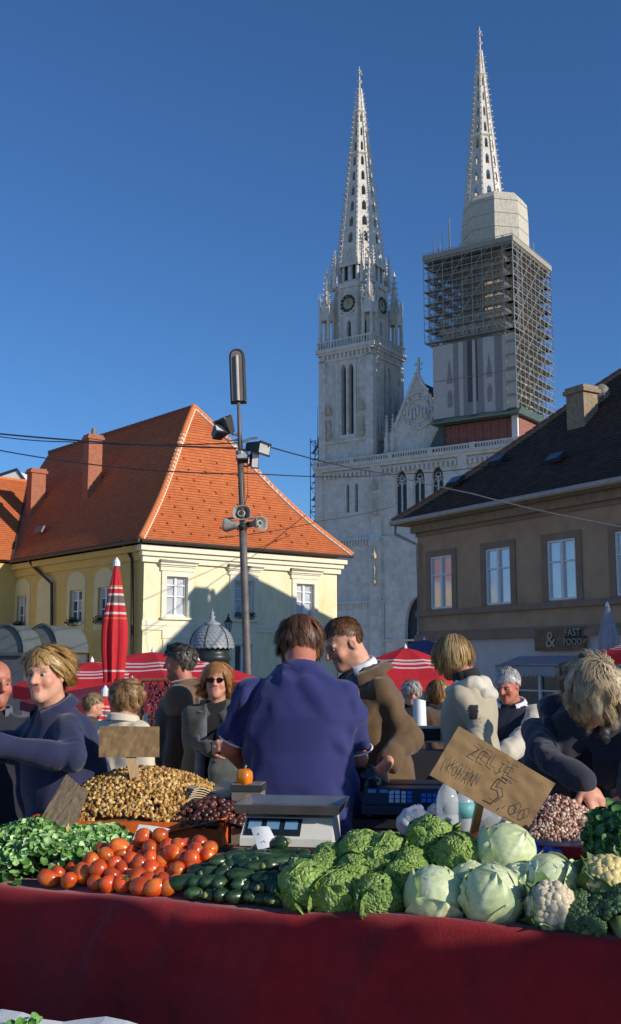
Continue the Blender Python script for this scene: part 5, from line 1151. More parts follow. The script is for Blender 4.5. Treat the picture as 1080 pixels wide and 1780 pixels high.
        for i, (off, ln) in enumerate(((-.031, .066), (-.011, .076), (.011, .080), (.031, .072))):
            p = pc + F_ * (.036 + (.004 if i in (1, 2) else 0)) * z + X * off * z; d = (F_ + X * off * spread * 4).normalized(); c = curl * (1 + .12 * (1.5 - i))
            for j, (fr_, r0, r1) in enumerate(((.45, .0092, .0086), (.31, .0086, .0080), (.24, .0080, .0066))):
                ang = c * (.55, 1.0, .8)[j]; d = (d * math.cos(ang) - Nn * math.sin(ang)).normalized() if True else d
                e = p + d * ln * fr_ * z; S.cap(p, e, r0 * z, r1 * z, .004 if j else .009); p = e
        p = w_ + F_ * .018 * z + X * .024 * z; d = (F_ * .6 + X * .75 - Nn * .3).normalized()
        for j, (ln, r0, r1) in enumerate(((.040, .0135, .0115), (.032, .0110, .0098), (.026, .0096, .0075))):
            e = p + d * ln * z; S.cap(p, e, r0 * z, r1 * z, .008); p = e; d = (d + F_ * .35 - Nn * .25 * curl).normalized()
        v, qd = S.mesh(h * z); s.parts.append((v, qd)); c = np.tile(s.skin, (len(v), 1)) * (1 + .10 * noise3(v, 50.0)[:, None]); s.cols.append(c * np.array([1.04, .94, .92]))
        s.hand_at = getattr(s, 'hand_at', {}); s.hand_at[q] = pc
    def finish(s):
        V, Q = join(s.parts); C = np.concatenate(s.cols); me = npmesh('person', V, Q, M_skin, C)
        s.root = link('person', me, None, s.loc, (0, 0, s.rz)); tag(s.root, s.label, 'person', s.group); T = s.TH
        for sx in (-1, 1):
            m = MB(); m.M = T @ Matrix.Translation((sx * .031, -.0775, .003)) @ Matrix.Rotation(R(90), 4, 'X')
            prof = [(.0112 * math.sin(t), .0112 * math.cos(t)) for t in [math.pi * (1 - i / 10) for i in range(11)]]
            m.lathe([(max(a, .0002), b) for a, b in prof], 12); 
            for i, f in enumerate(m.f):
                zc = sum(prof[min(10, j // 12)][1] for j in f) / len(f); m.m[i] = 1 if zc > .0080 else 0
            m.build('eye', [mat('eye_white', (.42, .38, .35), .3, .05), mat('iris', (.03, .025, .02), .15, .1, spec=.6)], s.root, True)
        return s.root
    def wear(s, name, S, material, h=.010, disp=None, amp=.006, sc=7.0, off=0.0, parent=None):
        kk = s.k
        def dp(P):
            W = P + .035 * np.stack([noise3(P, 4.0, off + 1), noise3(P, 4.0, off + 2.7), noise3(P, 4.0, off + 4.1)], -1); a = noise3(P * np.array([1, 1, .6]), sc * .6, off)
            def an(d, fl, fw, o_):
                d = Vector(d).normalized(); e = d.orthogonal().normalized(); g = d.cross(e); n = noise3(np.stack([W @ np.array(d) * fl, W @ np.array(e) * fw, W @ np.array(g) * fw], -1), 1.0, o_ + off); return np.sign(n) * np.abs(n) ** .8
            mk = lambda o_: np.clip(noise3(P, 3.2, off + o_) * 1.8 + .35, 0, 1)
            q = sc / 5.0; return amp * (.5 * a - 1.0 * an((.4, .1, .9), 4 * q, 17 * q, 3.3) * mk(11) - .9 * an((-.5, .15, .85), 5 * q, 21 * q, 8.1) * mk(17) - .7 * an((.9, -.2, .35), 6 * q, 20 * q, 13.7) * mk(23))
        V, Q = S.mesh(h * kk, disp or dp); o = link(name, npmesh(name, V, Q, material), parent or s.root); return o
    def patch(s, garment, name, material, u0, u1, v0, v1, off=.003):
        """piece sewn onto a garment: the garment's own faces inside a rectangle, lifted off by a few millimetres"""
        me = garment.data; W = Matrix.Translation(s.loc) @ Matrix.Rotation(s.rz, 4, 'Z'); V = []; F = []; cp, sp = math.cos(PITCH), math.sin(PITCH)
        for f in me.polygons:
            c = W @ f.center - CAM; n = W.to_3x3() @ f.normal; dp = c.y * cp + c.z * sp; uu = 540 + FOC * c.x / dp; vv = 890 - FOC * (-c.y * sp + c.z * cp) / dp
            if n.dot(c) < 0 and u0 < uu < u1 and v0 < vv < v1:
                b = len(V); V += [tuple(me.vertices[i].co + me.vertices[i].normal * off) for i in f.vertices]; F.append(tuple(range(b, b + len(f.vertices))))
        m = MB(); m.add(V, F); return m.build(name, material, s.root)
    def trousers(s, material, o=.02):
        S = Sdf(); kk = s.k; S.loft([(.80, 0, 0, .165 * s.w + o, .115 + s.belly * .5 + o), (.95, 0, 0, .165 * s.w + o, .115 + s.belly + o), (1.04, 0, 0, .15 * s.w + o, .11 + s.belly + o)], s.S, .04)
        for sx in (-1, 1): S.cap(Vector((sx * .09, 0, .86)) * kk, Vector((sx * .1, -.02, .5)) * kk, (.085 + o) * kk, (.065 + o) * kk, .03); S.cap(Vector((sx * .1, -.02, .5)) * kk, Vector((sx * .11, .02, .10)) * kk, (.065 + o) * kk, (.05 + o) * kk, .03)
        s.wear('trousers', S, material, .02); 
        for sx in (-1, 1):
            S = Sdf(); S.cap(Vector((sx * .11, .05, .05)) * kk, Vector((sx * .115, -.14, .04)) * kk, .048 * kk, .042 * kk); S.half((0, 0, .004), (0, 0, -1)); s.wear('shoe', S, mat('dark_shoe', (.03, .025, .02), .5), .014)
    def collar(s, r, h, material, gap=50, flare=.02, tilt=12, z=.485, name='collar', thick=.008, fold=True):
        """turned-down collar round the neck, open at the front by gap degrees each side"""
        m = MB(); T = s.TT @ Matrix.Translation((0, .018, z)) @ Matrix.Rotation(R(tilt), 4, 'X'); m.M = T; n = 22; a0 = R(-90 + gap); a1 = R(270 - gap)
        prof = [(r + .004, -.01), (r - .004, h * .8), (r + .002, h), (r + flare * .6, h * .75), (r + flare, h * .1)] if fold else [(r, -.02), (r - .003, h * .5), (r, h), (r + thick, h), (r + thick, -.02)]
        vs = []
        for i in range(n + 1):
            a = a0 + (a1 - a0) * i / n; ex = 1 + .12 * math.sin(i * 1.9)
            for k_, (q, zz) in enumerate(prof):
                drop = -.012 * (abs(i - n / 2) / (n / 2)) ** 3 if k_ == len(prof) - 1 else 0; vs.append((q * 1.08 * math.cos(a) * (ex if k_ > 3 else 1), q * math.sin(a), zz + drop))
        k_ = len(prof); fs = [(i * k_ + j, (i + 1) * k_ + j, (i + 1) * k_ + j + 1, i * k_ + j + 1) for i in range(n) for j in range(k_ - 1)]
        m.add(vs, fs); return m.build(name, material, s.root, True)
    def hair(s, cols, L=.12, n=6000, wd=.0030, vol=.012, curl=0.0, cf=60.0, grav=.35, mask=None, seed=1, back=0.0, part=None, Lf=None, seg=7, outw=.0, name='hair', fwd=0.0, sway=0.0, clump=.5, gsz=45):
        rs = np.random.RandomState(seed); T = s.TH; C0 = np.array([0, .014, .030]); RR = np.array([.079, .099, .093])
        d = rs.normal(size=(n * 4, 3)); d /= np.linalg.norm(d, axis=1)[:, None]; p = C0 + d * RR; ok = mask(p[:, 0], p[:, 1], p[:, 2]); d = d[ok][:n]; p = p[ok][:n]; n = len(p)
        nn = d / RR; nn /= np.linalg.norm(nn, axis=1)[:, None]; crown = np.array([0, .055, .115])
        fl = p - crown if part is None else np.stack([(p[:, 0] - part) * 1.6, (p[:, 1] - .02) * .6, np.full(n, -.06)], -1)
        fl = fl - nn * (fl * nn).sum(1)[:, None]; fl /= np.maximum(np.linalg.norm(fl, axis=1), 1e-6)[:, None]; fl = fl + np.array([0, back - fwd, 0])
        l = L * rs.uniform(.8, 1.1, n) * (Lf(p[:, 0], p[:, 1], p[:, 2]) if Lf is not None else 1.0)
        inv = T.to_3x3().inverted(); gl = np.array((inv @ Vector((0, 0, -1))).normalized()); sw = np.array(inv @ Vector((1, 0, 0)).normalized()); sw /= np.linalg.norm(sw)
        dr_ = fl + nn * (.18 + outw) + rs.normal(size=(n, 3)) * .08; dr_ /= np.linalg.norm(dr_, axis=1)[:, None]; q = p + nn * .002; st = (l / seg)[:, None]
        vv = rs.uniform(.15, 1.0, n)[:, None] * vol; ph = rs.uniform(0, 6.28, n); hn = rs.uniform(.7, 1.3, n); side_ = np.cross(nn, fl); side_ /= np.maximum(np.linalg.norm(side_, axis=1), 1e-6)[:, None]; P = []
        for i in range(seg + 1):
            e = (q - C0) / (RR + .002 + vv); ee = np.linalg.norm(e, axis=1)[:, None]; q = np.where(ee < 1, C0 + (q - C0) / np.maximum(ee, 1e-6), q)
            P.append(q.copy()); dr_ = dr_ + gl * grav * (st / .02) * .35 + sw * sway * .12 + rs.normal(size=(n, 3)) * .04; dr_ /= np.linalg.norm(dr_, axis=1)[:, None]; q = q + dr_ * st
        P = np.stack(P, 1); G = max(8, n // gsz); gi = rs.permutation(n)[:G]; near = np.argmin(((p[:, None, :] - p[None, gi, :]) ** 2).sum(-1), 1); g = gi[near]
        ang = (ph[g][:, None] + cf * (l[g] / seg)[:, None] * np.arange(seg + 1) * hn[g][:, None])[..., None]; off = (side_[g][:, None] * np.sin(ang) + nn[g][:, None] * np.cos(ang)) * curl * np.minimum(1, np.arange(seg + 1) / 2.)[None, :, None]
        w_ = (clump * (np.arange(seg + 1) / seg) ** .8)[None, :, None]; tgt = P[g] + (P[:, :1] - P[g][:, :1]) * .25; P = P * (1 - w_) + tgt * w_ + off
        no = P - C0; no /= np.linalg.norm(no, axis=2)[..., None]; dd = np.gradient(P, axis=1); tg = np.cross(no, dd); tg /= np.maximum(np.linalg.norm(tg, axis=2), 1e-7)[..., None]; tg = tg + no * rs.uniform(-.6, .6, (n, 1, 1)); tg /= np.linalg.norm(tg, axis=2)[..., None]
        t = np.arange(seg + 1) / seg; ww = wd * (1 - .75 * t ** 2)[None, :, None] * rs.uniform(.7, 1.2, (n, 1, 1)); V = np.stack([P - tg * ww / 2, P + tg * ww / 2], 2).reshape(-1, 3)
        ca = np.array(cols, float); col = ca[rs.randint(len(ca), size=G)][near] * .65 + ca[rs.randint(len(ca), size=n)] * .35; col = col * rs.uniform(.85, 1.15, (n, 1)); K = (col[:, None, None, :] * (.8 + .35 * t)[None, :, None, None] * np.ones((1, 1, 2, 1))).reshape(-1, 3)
        b = (np.arange(n) * (seg + 1) * 2)[:, None] + (np.arange(seg) * 2)[None]; Q = np.stack([b, b + 1, b + 3, b + 2], -1); fl_ = (np.cross(tg[:, :-1], dd[:, :-1]) * no[:, :-1]).sum(-1) > 0; Q = np.where(fl_[..., None], Q, Q[..., ::-1]).reshape(-1, 4)
        nu, nv = 36, 24; th, a = np.meshgrid(np.pi * np.arange(nv + 1) / nv, 2 * np.pi * np.arange(nu) / nu, indexing='ij'); dv_ = np.stack([np.sin(th) * np.cos(a), np.sin(th) * np.sin(a), np.cos(th)], -1); cp = C0 + dv_ * (RR + .003); mk = mask(*[(C0 + dv_ * RR)[..., i] for i in range(3)]); b0 = len(V)
        idx = b0 + np.arange((nv + 1) * nu).reshape(nv + 1, nu); j2 = np.roll(idx, -1, 1); m2 = np.roll(mk, -1, 1); f = mk[:-1] & mk[1:] & m2[:-1] & m2[1:]; Q2 = np.stack([idx[:-1], idx[1:], j2[1:], j2[:-1]], -1)[f]
        ns_ = np.cross(tg, dd); ns_ /= np.maximum(np.linalg.norm(ns_, axis=2), 1e-7)[..., None]; ns_ = np.where((ns_ * no).sum(-1, keepdims=True) < 0, -ns_, ns_); nb_ = no * .8 + ns_ * .35; NR = np.concatenate([np.repeat(nb_[:, :, None, :], 2, 2).reshape(-1, 3), dv_.reshape(-1, 3)])
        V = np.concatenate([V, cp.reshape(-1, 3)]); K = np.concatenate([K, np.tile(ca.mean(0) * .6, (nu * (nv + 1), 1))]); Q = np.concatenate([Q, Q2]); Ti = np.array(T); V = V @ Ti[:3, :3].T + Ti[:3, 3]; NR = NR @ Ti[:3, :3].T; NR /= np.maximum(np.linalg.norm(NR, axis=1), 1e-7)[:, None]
        return link(name, npmesh(name, V, Q, M_hair, np.clip(K, 0, 1), nor=NR), s.root)
    def sunglasses(s, z=.004, y=-.106, name='sunglasses', tilt=0):
        m = MB(); m.M = s.TH @ Matrix.Rotation(R(tilt), 4, 'X')
        for sx in (-1, 1):
            P = [(sx * .033 + .027 * math.cos(a), z + .019 * math.sin(a)) for a in [k * math.pi / 6 for k in range(12)]]
            m.add([(a, y + abs(a) * .18, b) for a, b in P] + [(a, y + .004 + abs(a) * .18, b) for a, b in P], [tuple(range(12)), tuple(range(23, 11, -1))] + [(i, (i + 1) % 12, 12 + (i + 1) % 12, 12 + i) for i in range(12)])
            m.path([(sx * .058, y + .012, z + .008), (sx * .079, y + .05, z + .006), (sx * .083, .0, z)], .0028, 4)
        m.tube((-.008, y - .002, z + .006), (.008, y - .002, z + .006), .003, n=5); return m.build(name, mat('dark_lens', (.012, .010, .010), .08, .05, spec=.7), s.root)
SK = srgb(214, 160, 132); SK2 = srgb(206, 150, 122); SK3 = srgb(190, 120, 96)
M_navy = cloth('navy_fleece', srgb(40, 44, 74), .12, .5, 140); M_burg = cloth('burgundy_knit', srgb(84, 22, 36)); M_dkjean = cloth('dark_trousers', srgb(42, 42, 50)); M_blackw = cloth('black_cloth', srgb(28, 27, 30))
M_blue = cloth('blue_cotton', srgb(42, 46, 100), .06, .2, 160, .85); M_whitec = cloth('white_cotton', srgb(232, 232, 236), .03, .1)
M_brownj = cloth('brown_jacket', srgb(104, 80, 54), .1, .35, 110); M_sweat = cloth('blue_sweater', srgb(58, 70, 110)); M_beige = cloth('beige_jacket', srgb(178, 166, 140), .06, .25, 100)
M_cream = cloth('cream_jacket', srgb(214, 198, 172), .06, .3); M_dkcoat = cloth('dark_brown_coat', srgb(66, 52, 42), .12); M_olive = cloth('olive_cardigan', srgb(76, 74, 64), .1); M_scarf = cloth('grey_scarf', srgb(96, 98, 104), .25)
M_char = cloth('charcoal_jacket', srgb(52, 52, 62), .12, .4, 90)
def black_blend(c, t): return tuple(a * t for a in c)

# ---- seller in the blue T-shirt, seen from behind
p = Person('stallholder in a blue T-shirt with white sleeve trim, seen from behind', 522, 1119, 4.95, 172, lean=5, head=(6, 40, 4), w=1.16, belly=.035, hs=.90)
p.setarm('L', p.px(402, 1300, 4.92), p.px(440, 1350, 5.15)); p.setarm('R', p.px(622, 1318, 4.90), p.px(604, 1385, 5.1))
p.begin(SK3, arms=True, h=.008); p.hand('R', (0, -.3, -1), (-1, 0, 0), .7); p.hand('L', (-.4, -1, -.1), (0, 0, 1), .6); p.finish()
S = Sdf(); p.torso(S, .022, z0=-.30, bag=.012, flare=.010)
for q in 'LR':
    a = p.sh[q]; e = p.arm[q][0]; c = a.lerp(e, .86); S.cap(a, c + (c - a) * .2, .062 * p.k, .064 * p.k, .018, cut=(c, (c - a).normalized()), fold=(.010, .35, 3))
p.wear('t_shirt', S, M_blue, .0075, amp=.017, sc=4.6, off=3)
for q in 'LR':
    a = p.sh[q]; e = p.arm[q][0]; c = a.lerp(e, .86); d = (e - a).normalized(); m = MB(); qn = d.to_track_quat('Z', 'Y'); m.path([c + qn @ Vector((.0655 * p.k * math.cos(t), .0655 * p.k * math.sin(t), .0)) for t in [i * math.pi / 12 for i in range(25)]], .0045, 5); m.build('sleeve_trim', M_whitec, p.root, True)
p.collar(.066, .026, M_blue, gap=0, tilt=14, z=.495, name='neckband', fold=False)
p.trousers(M_dkjean, .004)
W_ = np.where
bm = lambda x, y, z: z > W_(y < -.045, .066, W_(y < .03, -.05, -.095))
p.hair([srgb(112, 74, 48), srgb(88, 58, 40), srgb(140, 96, 62), srgb(70, 46, 32)], L=.115, vol=.006, grav=.5, curl=.005, cf=45, n=8000, mask=bm, seed=4, Lf=lambda x, y, z: W_(z < .05, .8, 1.0))

# ---- customer in the brown jacket
p = Person('man in a brown jacket and blue sweater bending his head towards the stallholder', 598, 1117, 5.3, -68, lean=7, hs=.88, head=(0, 30, 0), w=1.08, belly=.01)
p.setarm('L', p.px(710, 1283, 5.14), p.px(668, 1333, 4.98)); p.setarm('R', p.px(590, 1280, 5.4), p.px(585, 1345, 5.2))
p.begin(SK, h=.006, stubble=.4, brow=(.08, .05, .03)); p.hand('L', (-.55, -.35, -.7), (.6, -.5, .4), .75, thumb=-1); p.finish()
S = Sdf(); p.torso(S, .012, k=.04); p.wear('sweater', S, M_sweat, .014, amp=.003)
S = Sdf(); p.torso(S, .026, z0=-.17, bag=.012, flare=.012); p.sleeve(S, 'L', .007, .80, .014, k=.02, cuff=.002); p.sleeve(S, 'R', .008, 1.0, .008)
S.cap(p.TT @ Vector((0, -.15, .52)), p.TT @ Vector((.0, -.20, .30)), .075, .012, .012, 's'); S.cap(p.TT @ Vector((0, -.02, .56)), p.TT @ Vector((0, -.08, .50)), .075, .07, .01, 's')
p.wear('jacket', S, M_brownj, .0075, amp=.014, sc=5.0, off=11)
p.collar(.086, .045, M_brownj, gap=52, flare=.055, tilt=16, z=.468, name='jacket_collar'); p.collar(.066, .052, M_whitec, gap=36, flare=.014, tilt=18, z=.492, name='shirt_collar')
p.trousers(M_dkjean, .03)
sm = lambda x, y, z: z > W_(y < -.05, .075, W_(y < .045, .045 - .7 * y, -.045))
p.hair([srgb(110, 76, 50), srgb(90, 60, 40), srgb(134, 96, 64)], L=.020, vol=.003, grav=.1, mask=sm, seed=8, seg=3, clump=.3, Lf=lambda x, y, z: W_(z > .08, 1.5, .7))

# ---- blonde woman in navy fleece
p = Person('woman with short blonde hair in a navy fleece over a burgundy jumper', 80, 1171, 4.75, -60, lean=14, head=(44, 6, -2), w=1.12, belly=.05)
p.setarm('L', p.px(122, 1318, 4.5), p.px(-22, 1292, 4.42)); p.setarm('R', p.px(30, 1300, 5.0), p.px(-60, 1300, 4.7))
p.begin(SK, h=.006, fem=True, age=.6, lips=srgb(176, 92, 84), brow=(.2, .14, .08)); p.hand('L', (-.2, -1, 0), (1, 0, .2), .5); p.finish()
S = Sdf(); p.torso(S, .014, z0=-.2, k=.04); p.wear('jumper', S, M_burg, .014, amp=.004)
S = Sdf(); p.torso(S, .036, z0=-.28, bag=.02, flare=.02); p.sleeve(S, 'L', .012, .97, .014, k=.025, cuff=.006); p.sleeve(S, 'R', .026, .97, .008)
S.cap(p.TT @ Vector((-.02, -.15, .54)), p.TT @ Vector((-.05, -.22, .2)), .085, .10, .02, 's'); S.cap(p.TT @ Vector((-.05, -.22, .2)), p.TT @ Vector((-.02, -.24, -.3)), .10, .15, .02, 's'); S.cap(p.TT @ Vector((0, -.05, .56)), p.TT @ Vector((0, -.09, .50)), .08, .07, .01, 's')
p.wear('fleece', S, M_navy, .0075, amp=.014, sc=4.6, off=31)
p.collar(.088, .055, M_navy, gap=44, flare=.035, tilt=14, z=.47, name='fleece_collar')
p.trousers(M_dkjean, .03)
wm = lambda x, y, z: z > W_(y < -.055, .074, W_(y < -.01, .045 - 1.0 * (y + .06), W_(y < .03, -.035, -.085)))
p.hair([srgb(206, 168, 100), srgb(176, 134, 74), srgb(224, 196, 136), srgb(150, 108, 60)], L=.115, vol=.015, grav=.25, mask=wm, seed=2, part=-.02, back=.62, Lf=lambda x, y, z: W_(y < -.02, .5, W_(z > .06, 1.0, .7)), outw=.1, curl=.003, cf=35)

# ---- bald man at the edge
p = Person('bald man in a dark jacket beside the blonde woman', -6, 1187, 5.35, 28, head=(10, 6, 0), w=1.05)
p.begin(SK3, h=.007, age=.8, stubble=.5); p.finish()
S = Sdf(); p.torso(S, .04, z0=-.2, bag=.015); p.sleeve(S, 'L', .024); p.sleeve(S, 'R', .024); p.wear('jacket', S, cloth('black_jacket', srgb(36, 36, 44)), .014, amp=.008)
p.collar(.085, .06, M_scarf, gap=30, tilt=10, z=.47, name='jacket_collar', fold=False); p.trousers(M_dkjean)

# ---- curly fair-haired woman in cream, from behind
p = Person('woman with curly fair hair in a cream jacket, turned away behind the walnuts', 222, 1212, 7.0, 150, head=(-8, 4, 0), w=1.02, belly=.02)
p.begin(SK2, h=.009, fem=True); p.finish()
S = Sdf(); p.torso(S, .038, z0=-.2, bag=.025, flare=.01); p.sleeve(S, 'L', .026, 1, .010); p.sleeve(S, 'R', .026, 1, .010); p.wear('jacket', S, M_cream, .014, amp=.010, sc=6, off=5)
p.collar(.09, .06, M_cream, gap=30, flare=.03, tilt=8, z=.475); p.trousers(M_dkjean)
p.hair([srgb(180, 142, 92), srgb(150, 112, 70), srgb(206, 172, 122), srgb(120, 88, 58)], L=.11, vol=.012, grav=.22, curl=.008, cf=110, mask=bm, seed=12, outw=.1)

# ---- tall man in the dark brown coat
p = Person('man with curly grey hair in a long dark brown coat standing in profile', 312, 1151, 7.6, -96, head=(-4, 6, 0), w=1.02)
p.begin(SK3, h=.009, stubble=.6, age=.5); p.finish()
S = Sdf(); p.torso(S, .048, z0=-.42, bag=.025, flare=.03); p.sleeve(S, 'L', .032, 1, .012); p.sleeve(S, 'R', .032, 1, .012); p.wear('coat', S, M_dkcoat, .015, amp=.010, sc=5, off=15)
S = Sdf(); p.torso(S, .052, z0=.28, k=.02); 
for q in 'LR': S.cap(p.sh[q], p.sh[q].lerp(p.arm[q][0], .32), .100, .096, .03)
S.half(p.TT @ Vector((0, 0, .30)), (0, 0, -1)); p.wear('lit_shoulders', S, cloth('lit_brown_cloth', srgb(112, 86, 62)), .014, amp=.005)  # lighter brown puts the sunlight on his shoulders into the coat colour
p.collar(.082, .06, cloth('lit_brown_cloth'), gap=40, flare=.035, tilt=10, z=.475); p.trousers(M_dkjean)
p.hair([srgb(92, 84, 76), srgb(66, 58, 52), srgb(120, 112, 102)], L=.05, vol=.007, grav=.05, curl=.006, cf=150, mask=sm, seed=18, seg=5, outw=.2)

# ---- woman with sunglasses
p = Person('woman in sunglasses with a grey scarf and a handbag on her arm', 377, 1182, 7.1, -6, head=(4, 2, 0), w=1.0)
p.setarm('R', p.px(338, 1285, 7.1), p.px(366, 1302, 6.85)); p.setarm('L', p.px(416, 1280, 7.1), p.px(385, 1305, 6.85))
p.begin(SK2, h=.008, fem=True, age=.5, lips=srgb(186, 100, 92)); p.hand('R', (.6, -.5, .25), (0, -1, .3), .9); p.finish()
S = Sdf(); p.torso(S, .02, z0=-.2, k=.04); p.wear('top', S, M_blackw, .016, amp=.004)
S = Sdf(); p.torso(S, .040, z0=-.36, bag=.02, flare=.02); p.sleeve(S, 'L', .026, .96, .01); p.sleeve(S, 'R', .026, .96, .01); S.cap(p.TT @ Vector((0, -.16, .54)), p.TT @ Vector((0, -.2, -.5)), .07, .09, .02, 's'); S.cap(p.TT @ Vector((0, -.05, .56)), p.TT @ Vector((0, -.09, .50)), .08, .07, .01, 's')
p.wear('cardigan', S, M_olive, .014, amp=.009, sc=5, off=25); p.trousers(M_blackw)
m = MB()
for sx in (-1, 1):
    T = p.TT; pts = [T @ Vector(q) for q in ((sx * .03, .09, .50), (sx * .085, .03, .515), (sx * .085, -.09, .44), (sx * .07, -.165, .30), (sx * .075, -.185, .1), (sx * .08, -.18, -.1), (sx * .085, -.18, -.3))]
    for i in range(len(pts) - 1): 
        a, b = pts[i], pts[i + 1]; X = Vector((.035, -.01, 0)); m.add([a - X, a + X, b + X, b - X, a - X + Vector((0, .018, 0)), a + X + Vector((0, .018, 0)), b + X + Vector((0, .018, 0)), b - X + Vector((0, .018, 0))], [(0, 1, 2, 3), (7, 6, 5, 4), (0, 3, 7, 4), (1, 5, 6, 2)])
m.build('scarf', M_scarf, p.root, True)
wm2 = lambda x, y, z: z > W_(y < -.06, .074, W_(y < -.02, .04, W_(y < .03, -.06, -.09)))
p.hair([srgb(190, 132, 74), srgb(160, 104, 56), srgb(214, 164, 104)], L=.14, vol=.015, grav=.5, mask=wm2, seed=22, part=.0, back=.4, Lf=lambda x, y, z: W_((y < -.05) & (np.abs(x) < .055), .22, 1))
p.sunglasses()
hb = empty('handbag', tuple(at(408, 1338, 6.9)), R(10), 'grey green handbag hanging from the arm of the woman in sunglasses', 'handbag')
S = Sdf(); S.loft([(-.13, 0, 0, .15, .06), (0, 0, 0, .165, .075), (.12, 0, 0, .14, .045)], Matrix.Identity(4)); V, Q = S.mesh(.012, lambda P: .006 * noise3(P, 14.)); link('bag_body', npmesh('bag_body', V, Q, cloth('bag_leather', srgb(92, 92, 84), .15, .3, 60, .5)), hb)
m = MB(); m.path([(.1, 0, .1), (.09, 0, .24), (0, 0, .3), (-.09, 0, .24), (-.1, 0, .1)], .010, 6); m.build('strap', M_blackw, hb, True)

# ---- woman with a blonde bob in the beige hooded jacket
p = Person('woman with a blonde bob in a beige hooded jacket, back half turned', 787, 1140, 6.3, -118, lean=6, head=(14, 24, 0), w=.92, hs=.90)
p.setarm('L', p.px(836, 1268, 6.02), p.px(806, 1340, 5.85))
p.begin(SK3, h=.008, fem=True); p.finish()
S = Sdf(); p.torso(S, .026, z0=-.28, bag=.012, flare=.02); p.sleeve(S, 'L', .012, 1, .016, k=.008); p.sleeve(S, 'R', .014, 1, .011); jk = p.wear('jacket', S, M_beige, .008, amp=.009, sc=4.6, off=41)
S = Sdf(); S.cap(p.TT @ Vector((-.07, .085, .475)), p.TT @ Vector((.07, .085, .475)), .042, k=.04); S.cap(p.TT @ Vector((-.07, .12, .41)), p.TT @ Vector((.07, .12, .41)), .035, k=.04); S.cap(p.TT @ Vector((.085, .05, .475)), p.TT @ Vector((.08, -.07, .455)), .034, .028, .03); S.cap(p.TT @ Vector((-.085, .05, .475)), p.TT @ Vector((-.08, -.07, .455)), .034, .028, .03)
p.wear('hood', S, cloth('pale_hood', srgb(206, 198, 178)), .008, amp=.012, sc=5, off=44)
p.collar(.07, .06, M_blackw, gap=20, tilt=12, z=.49, fold=False); p.trousers(M_dkjean)
p.patch(jk, 'sleeve_patch', M_blackw, 816, 831, 1226, 1250)
bob = lambda x, y, z: z > W_(y < -.055, .062, W_(y < -.01, -.02, W_(y < .03, -.07, -.09)))
p.hair([srgb(200, 164, 100), srgb(168, 128, 74), srgb(222, 194, 138), srgb(130, 92, 54)], L=.155, vol=.009, grav=.75, mask=bob, seed=32, Lf=lambda x, y, z: W_((y < -.05) & (np.abs(x) < .05), .45, W_(z > .03, 1, .6)))

# ---- elderly man in vest
p = Person('elderly white haired man in a navy vest with cream sleeves looking down', 882, 1191, 7.4, -30, lean=8, head=(-6, 20, 0), w=1.05, belly=.03)
p.setarm('L', p.px(925, 1275, 7.2), p.px(880, 1310, 7.0)); p.setarm('R', p.px(838, 1270, 7.4), p.px(850, 1320, 7.1))
p.begin(SK3, h=.008, age=1.0, brow=(.45, .44, .42)); p.hand('L', (-.9, -.4, -.2), (0, -.3, 1), .6); p.finish()
S = Sdf(); 
for q in 'LR': p.sleeve(S, q, .040, .98, .016, cuff=.012)
S.cap(p.sh['L'], p.sh['R'], .07, k=.03); p.wear('fleece_sleeves', S, cloth('cream_fleece', srgb(202, 192, 170), .08, .5, 60), .012, amp=.006, off=51)
S = Sdf(); p.torso(S, .048, z0=-.2, bag=.02); p.wear('vest', S, cloth('navy_vest', srgb(34, 38, 56)), .013, amp=.007, off=52)
p.collar(.088, .055, M_whitec, gap=34, flare=.018, tilt=12, z=.475); p.trousers(M_dkjean)
p.hair([srgb(214, 210, 204), srgb(186, 182, 178), srgb(234, 232, 228)], L=.045, vol=.007, grav=.2, mask=sm, seed=38, seg=4, back=.4)

# ---- woman bending over the beans
p = Person('woman with tousled grey blonde hair in a charcoal jacket bending over the beans', 1032, 1204, 4.22, -27, lean=28, head=(45, 52, 0), w=1.15, belly=.03, smax=1.15)
p.setarm('R', p.px(953, 1318, 4.14), p.px(1018, 1362, 4.0)); p.setarm('L', p.px(1118, 1320, 4.15), p.px(1090, 1385, 3.98))
p.begin(SK, h=.007, fem=True, age=.5); p.hand('R', p.inv.to_3x3() @ Vector((.35, -.25, -.75)), p.inv.to_3x3() @ Vector((.25, -.9, .35)), .42, 1.0); p.hand('L', p.inv.to_3x3() @ Vector((-.3, -.3, -.8)), p.inv.to_3x3() @ Vector((0, -.8, .3)), .5); p.finish()
S = Sdf(); p.torso(S, .015, z0=-.15, k=.04); p.wear('top', S, M_blackw, .016, amp=.004)
S = Sdf(); p.torso(S, .036, z0=-.30, bag=.03, flare=.03); p.sleeve(S, 'R', .006, .97, .014, k=.02); p.sleeve(S, 'L', .008, .97, .009); S.cap(p.TT @ Vector((.02, -.15, .56)), p.TT @ Vector((.02, -.22, -.2)), .07, .06, .02, 's')
p.wear('jacket', S, M_char, .008, amp=.014, sc=4.6, off=61); 
S = Sdf(); S.cap(p.TT @ Vector((-.12, .09, .47)), p.TT @ Vector((.12, .09, .47)), .06, k=.04); S.cap(p.TT @ Vector((-.13, .06, .48)), p.TT @ Vector((-.10, -.07, .45)), .045, .035, .03); S.cap(p.TT @ Vector((.13, .06, .48)), p.TT @ Vector((.10, -.07, .45)), .045, .035, .03); p.wear('hood', S, cloth('black_lining', srgb(24, 24, 32), .2, .4, 60, .5), .011, amp=.016, sc=9, off=64)
p.trousers(M_dkjean)
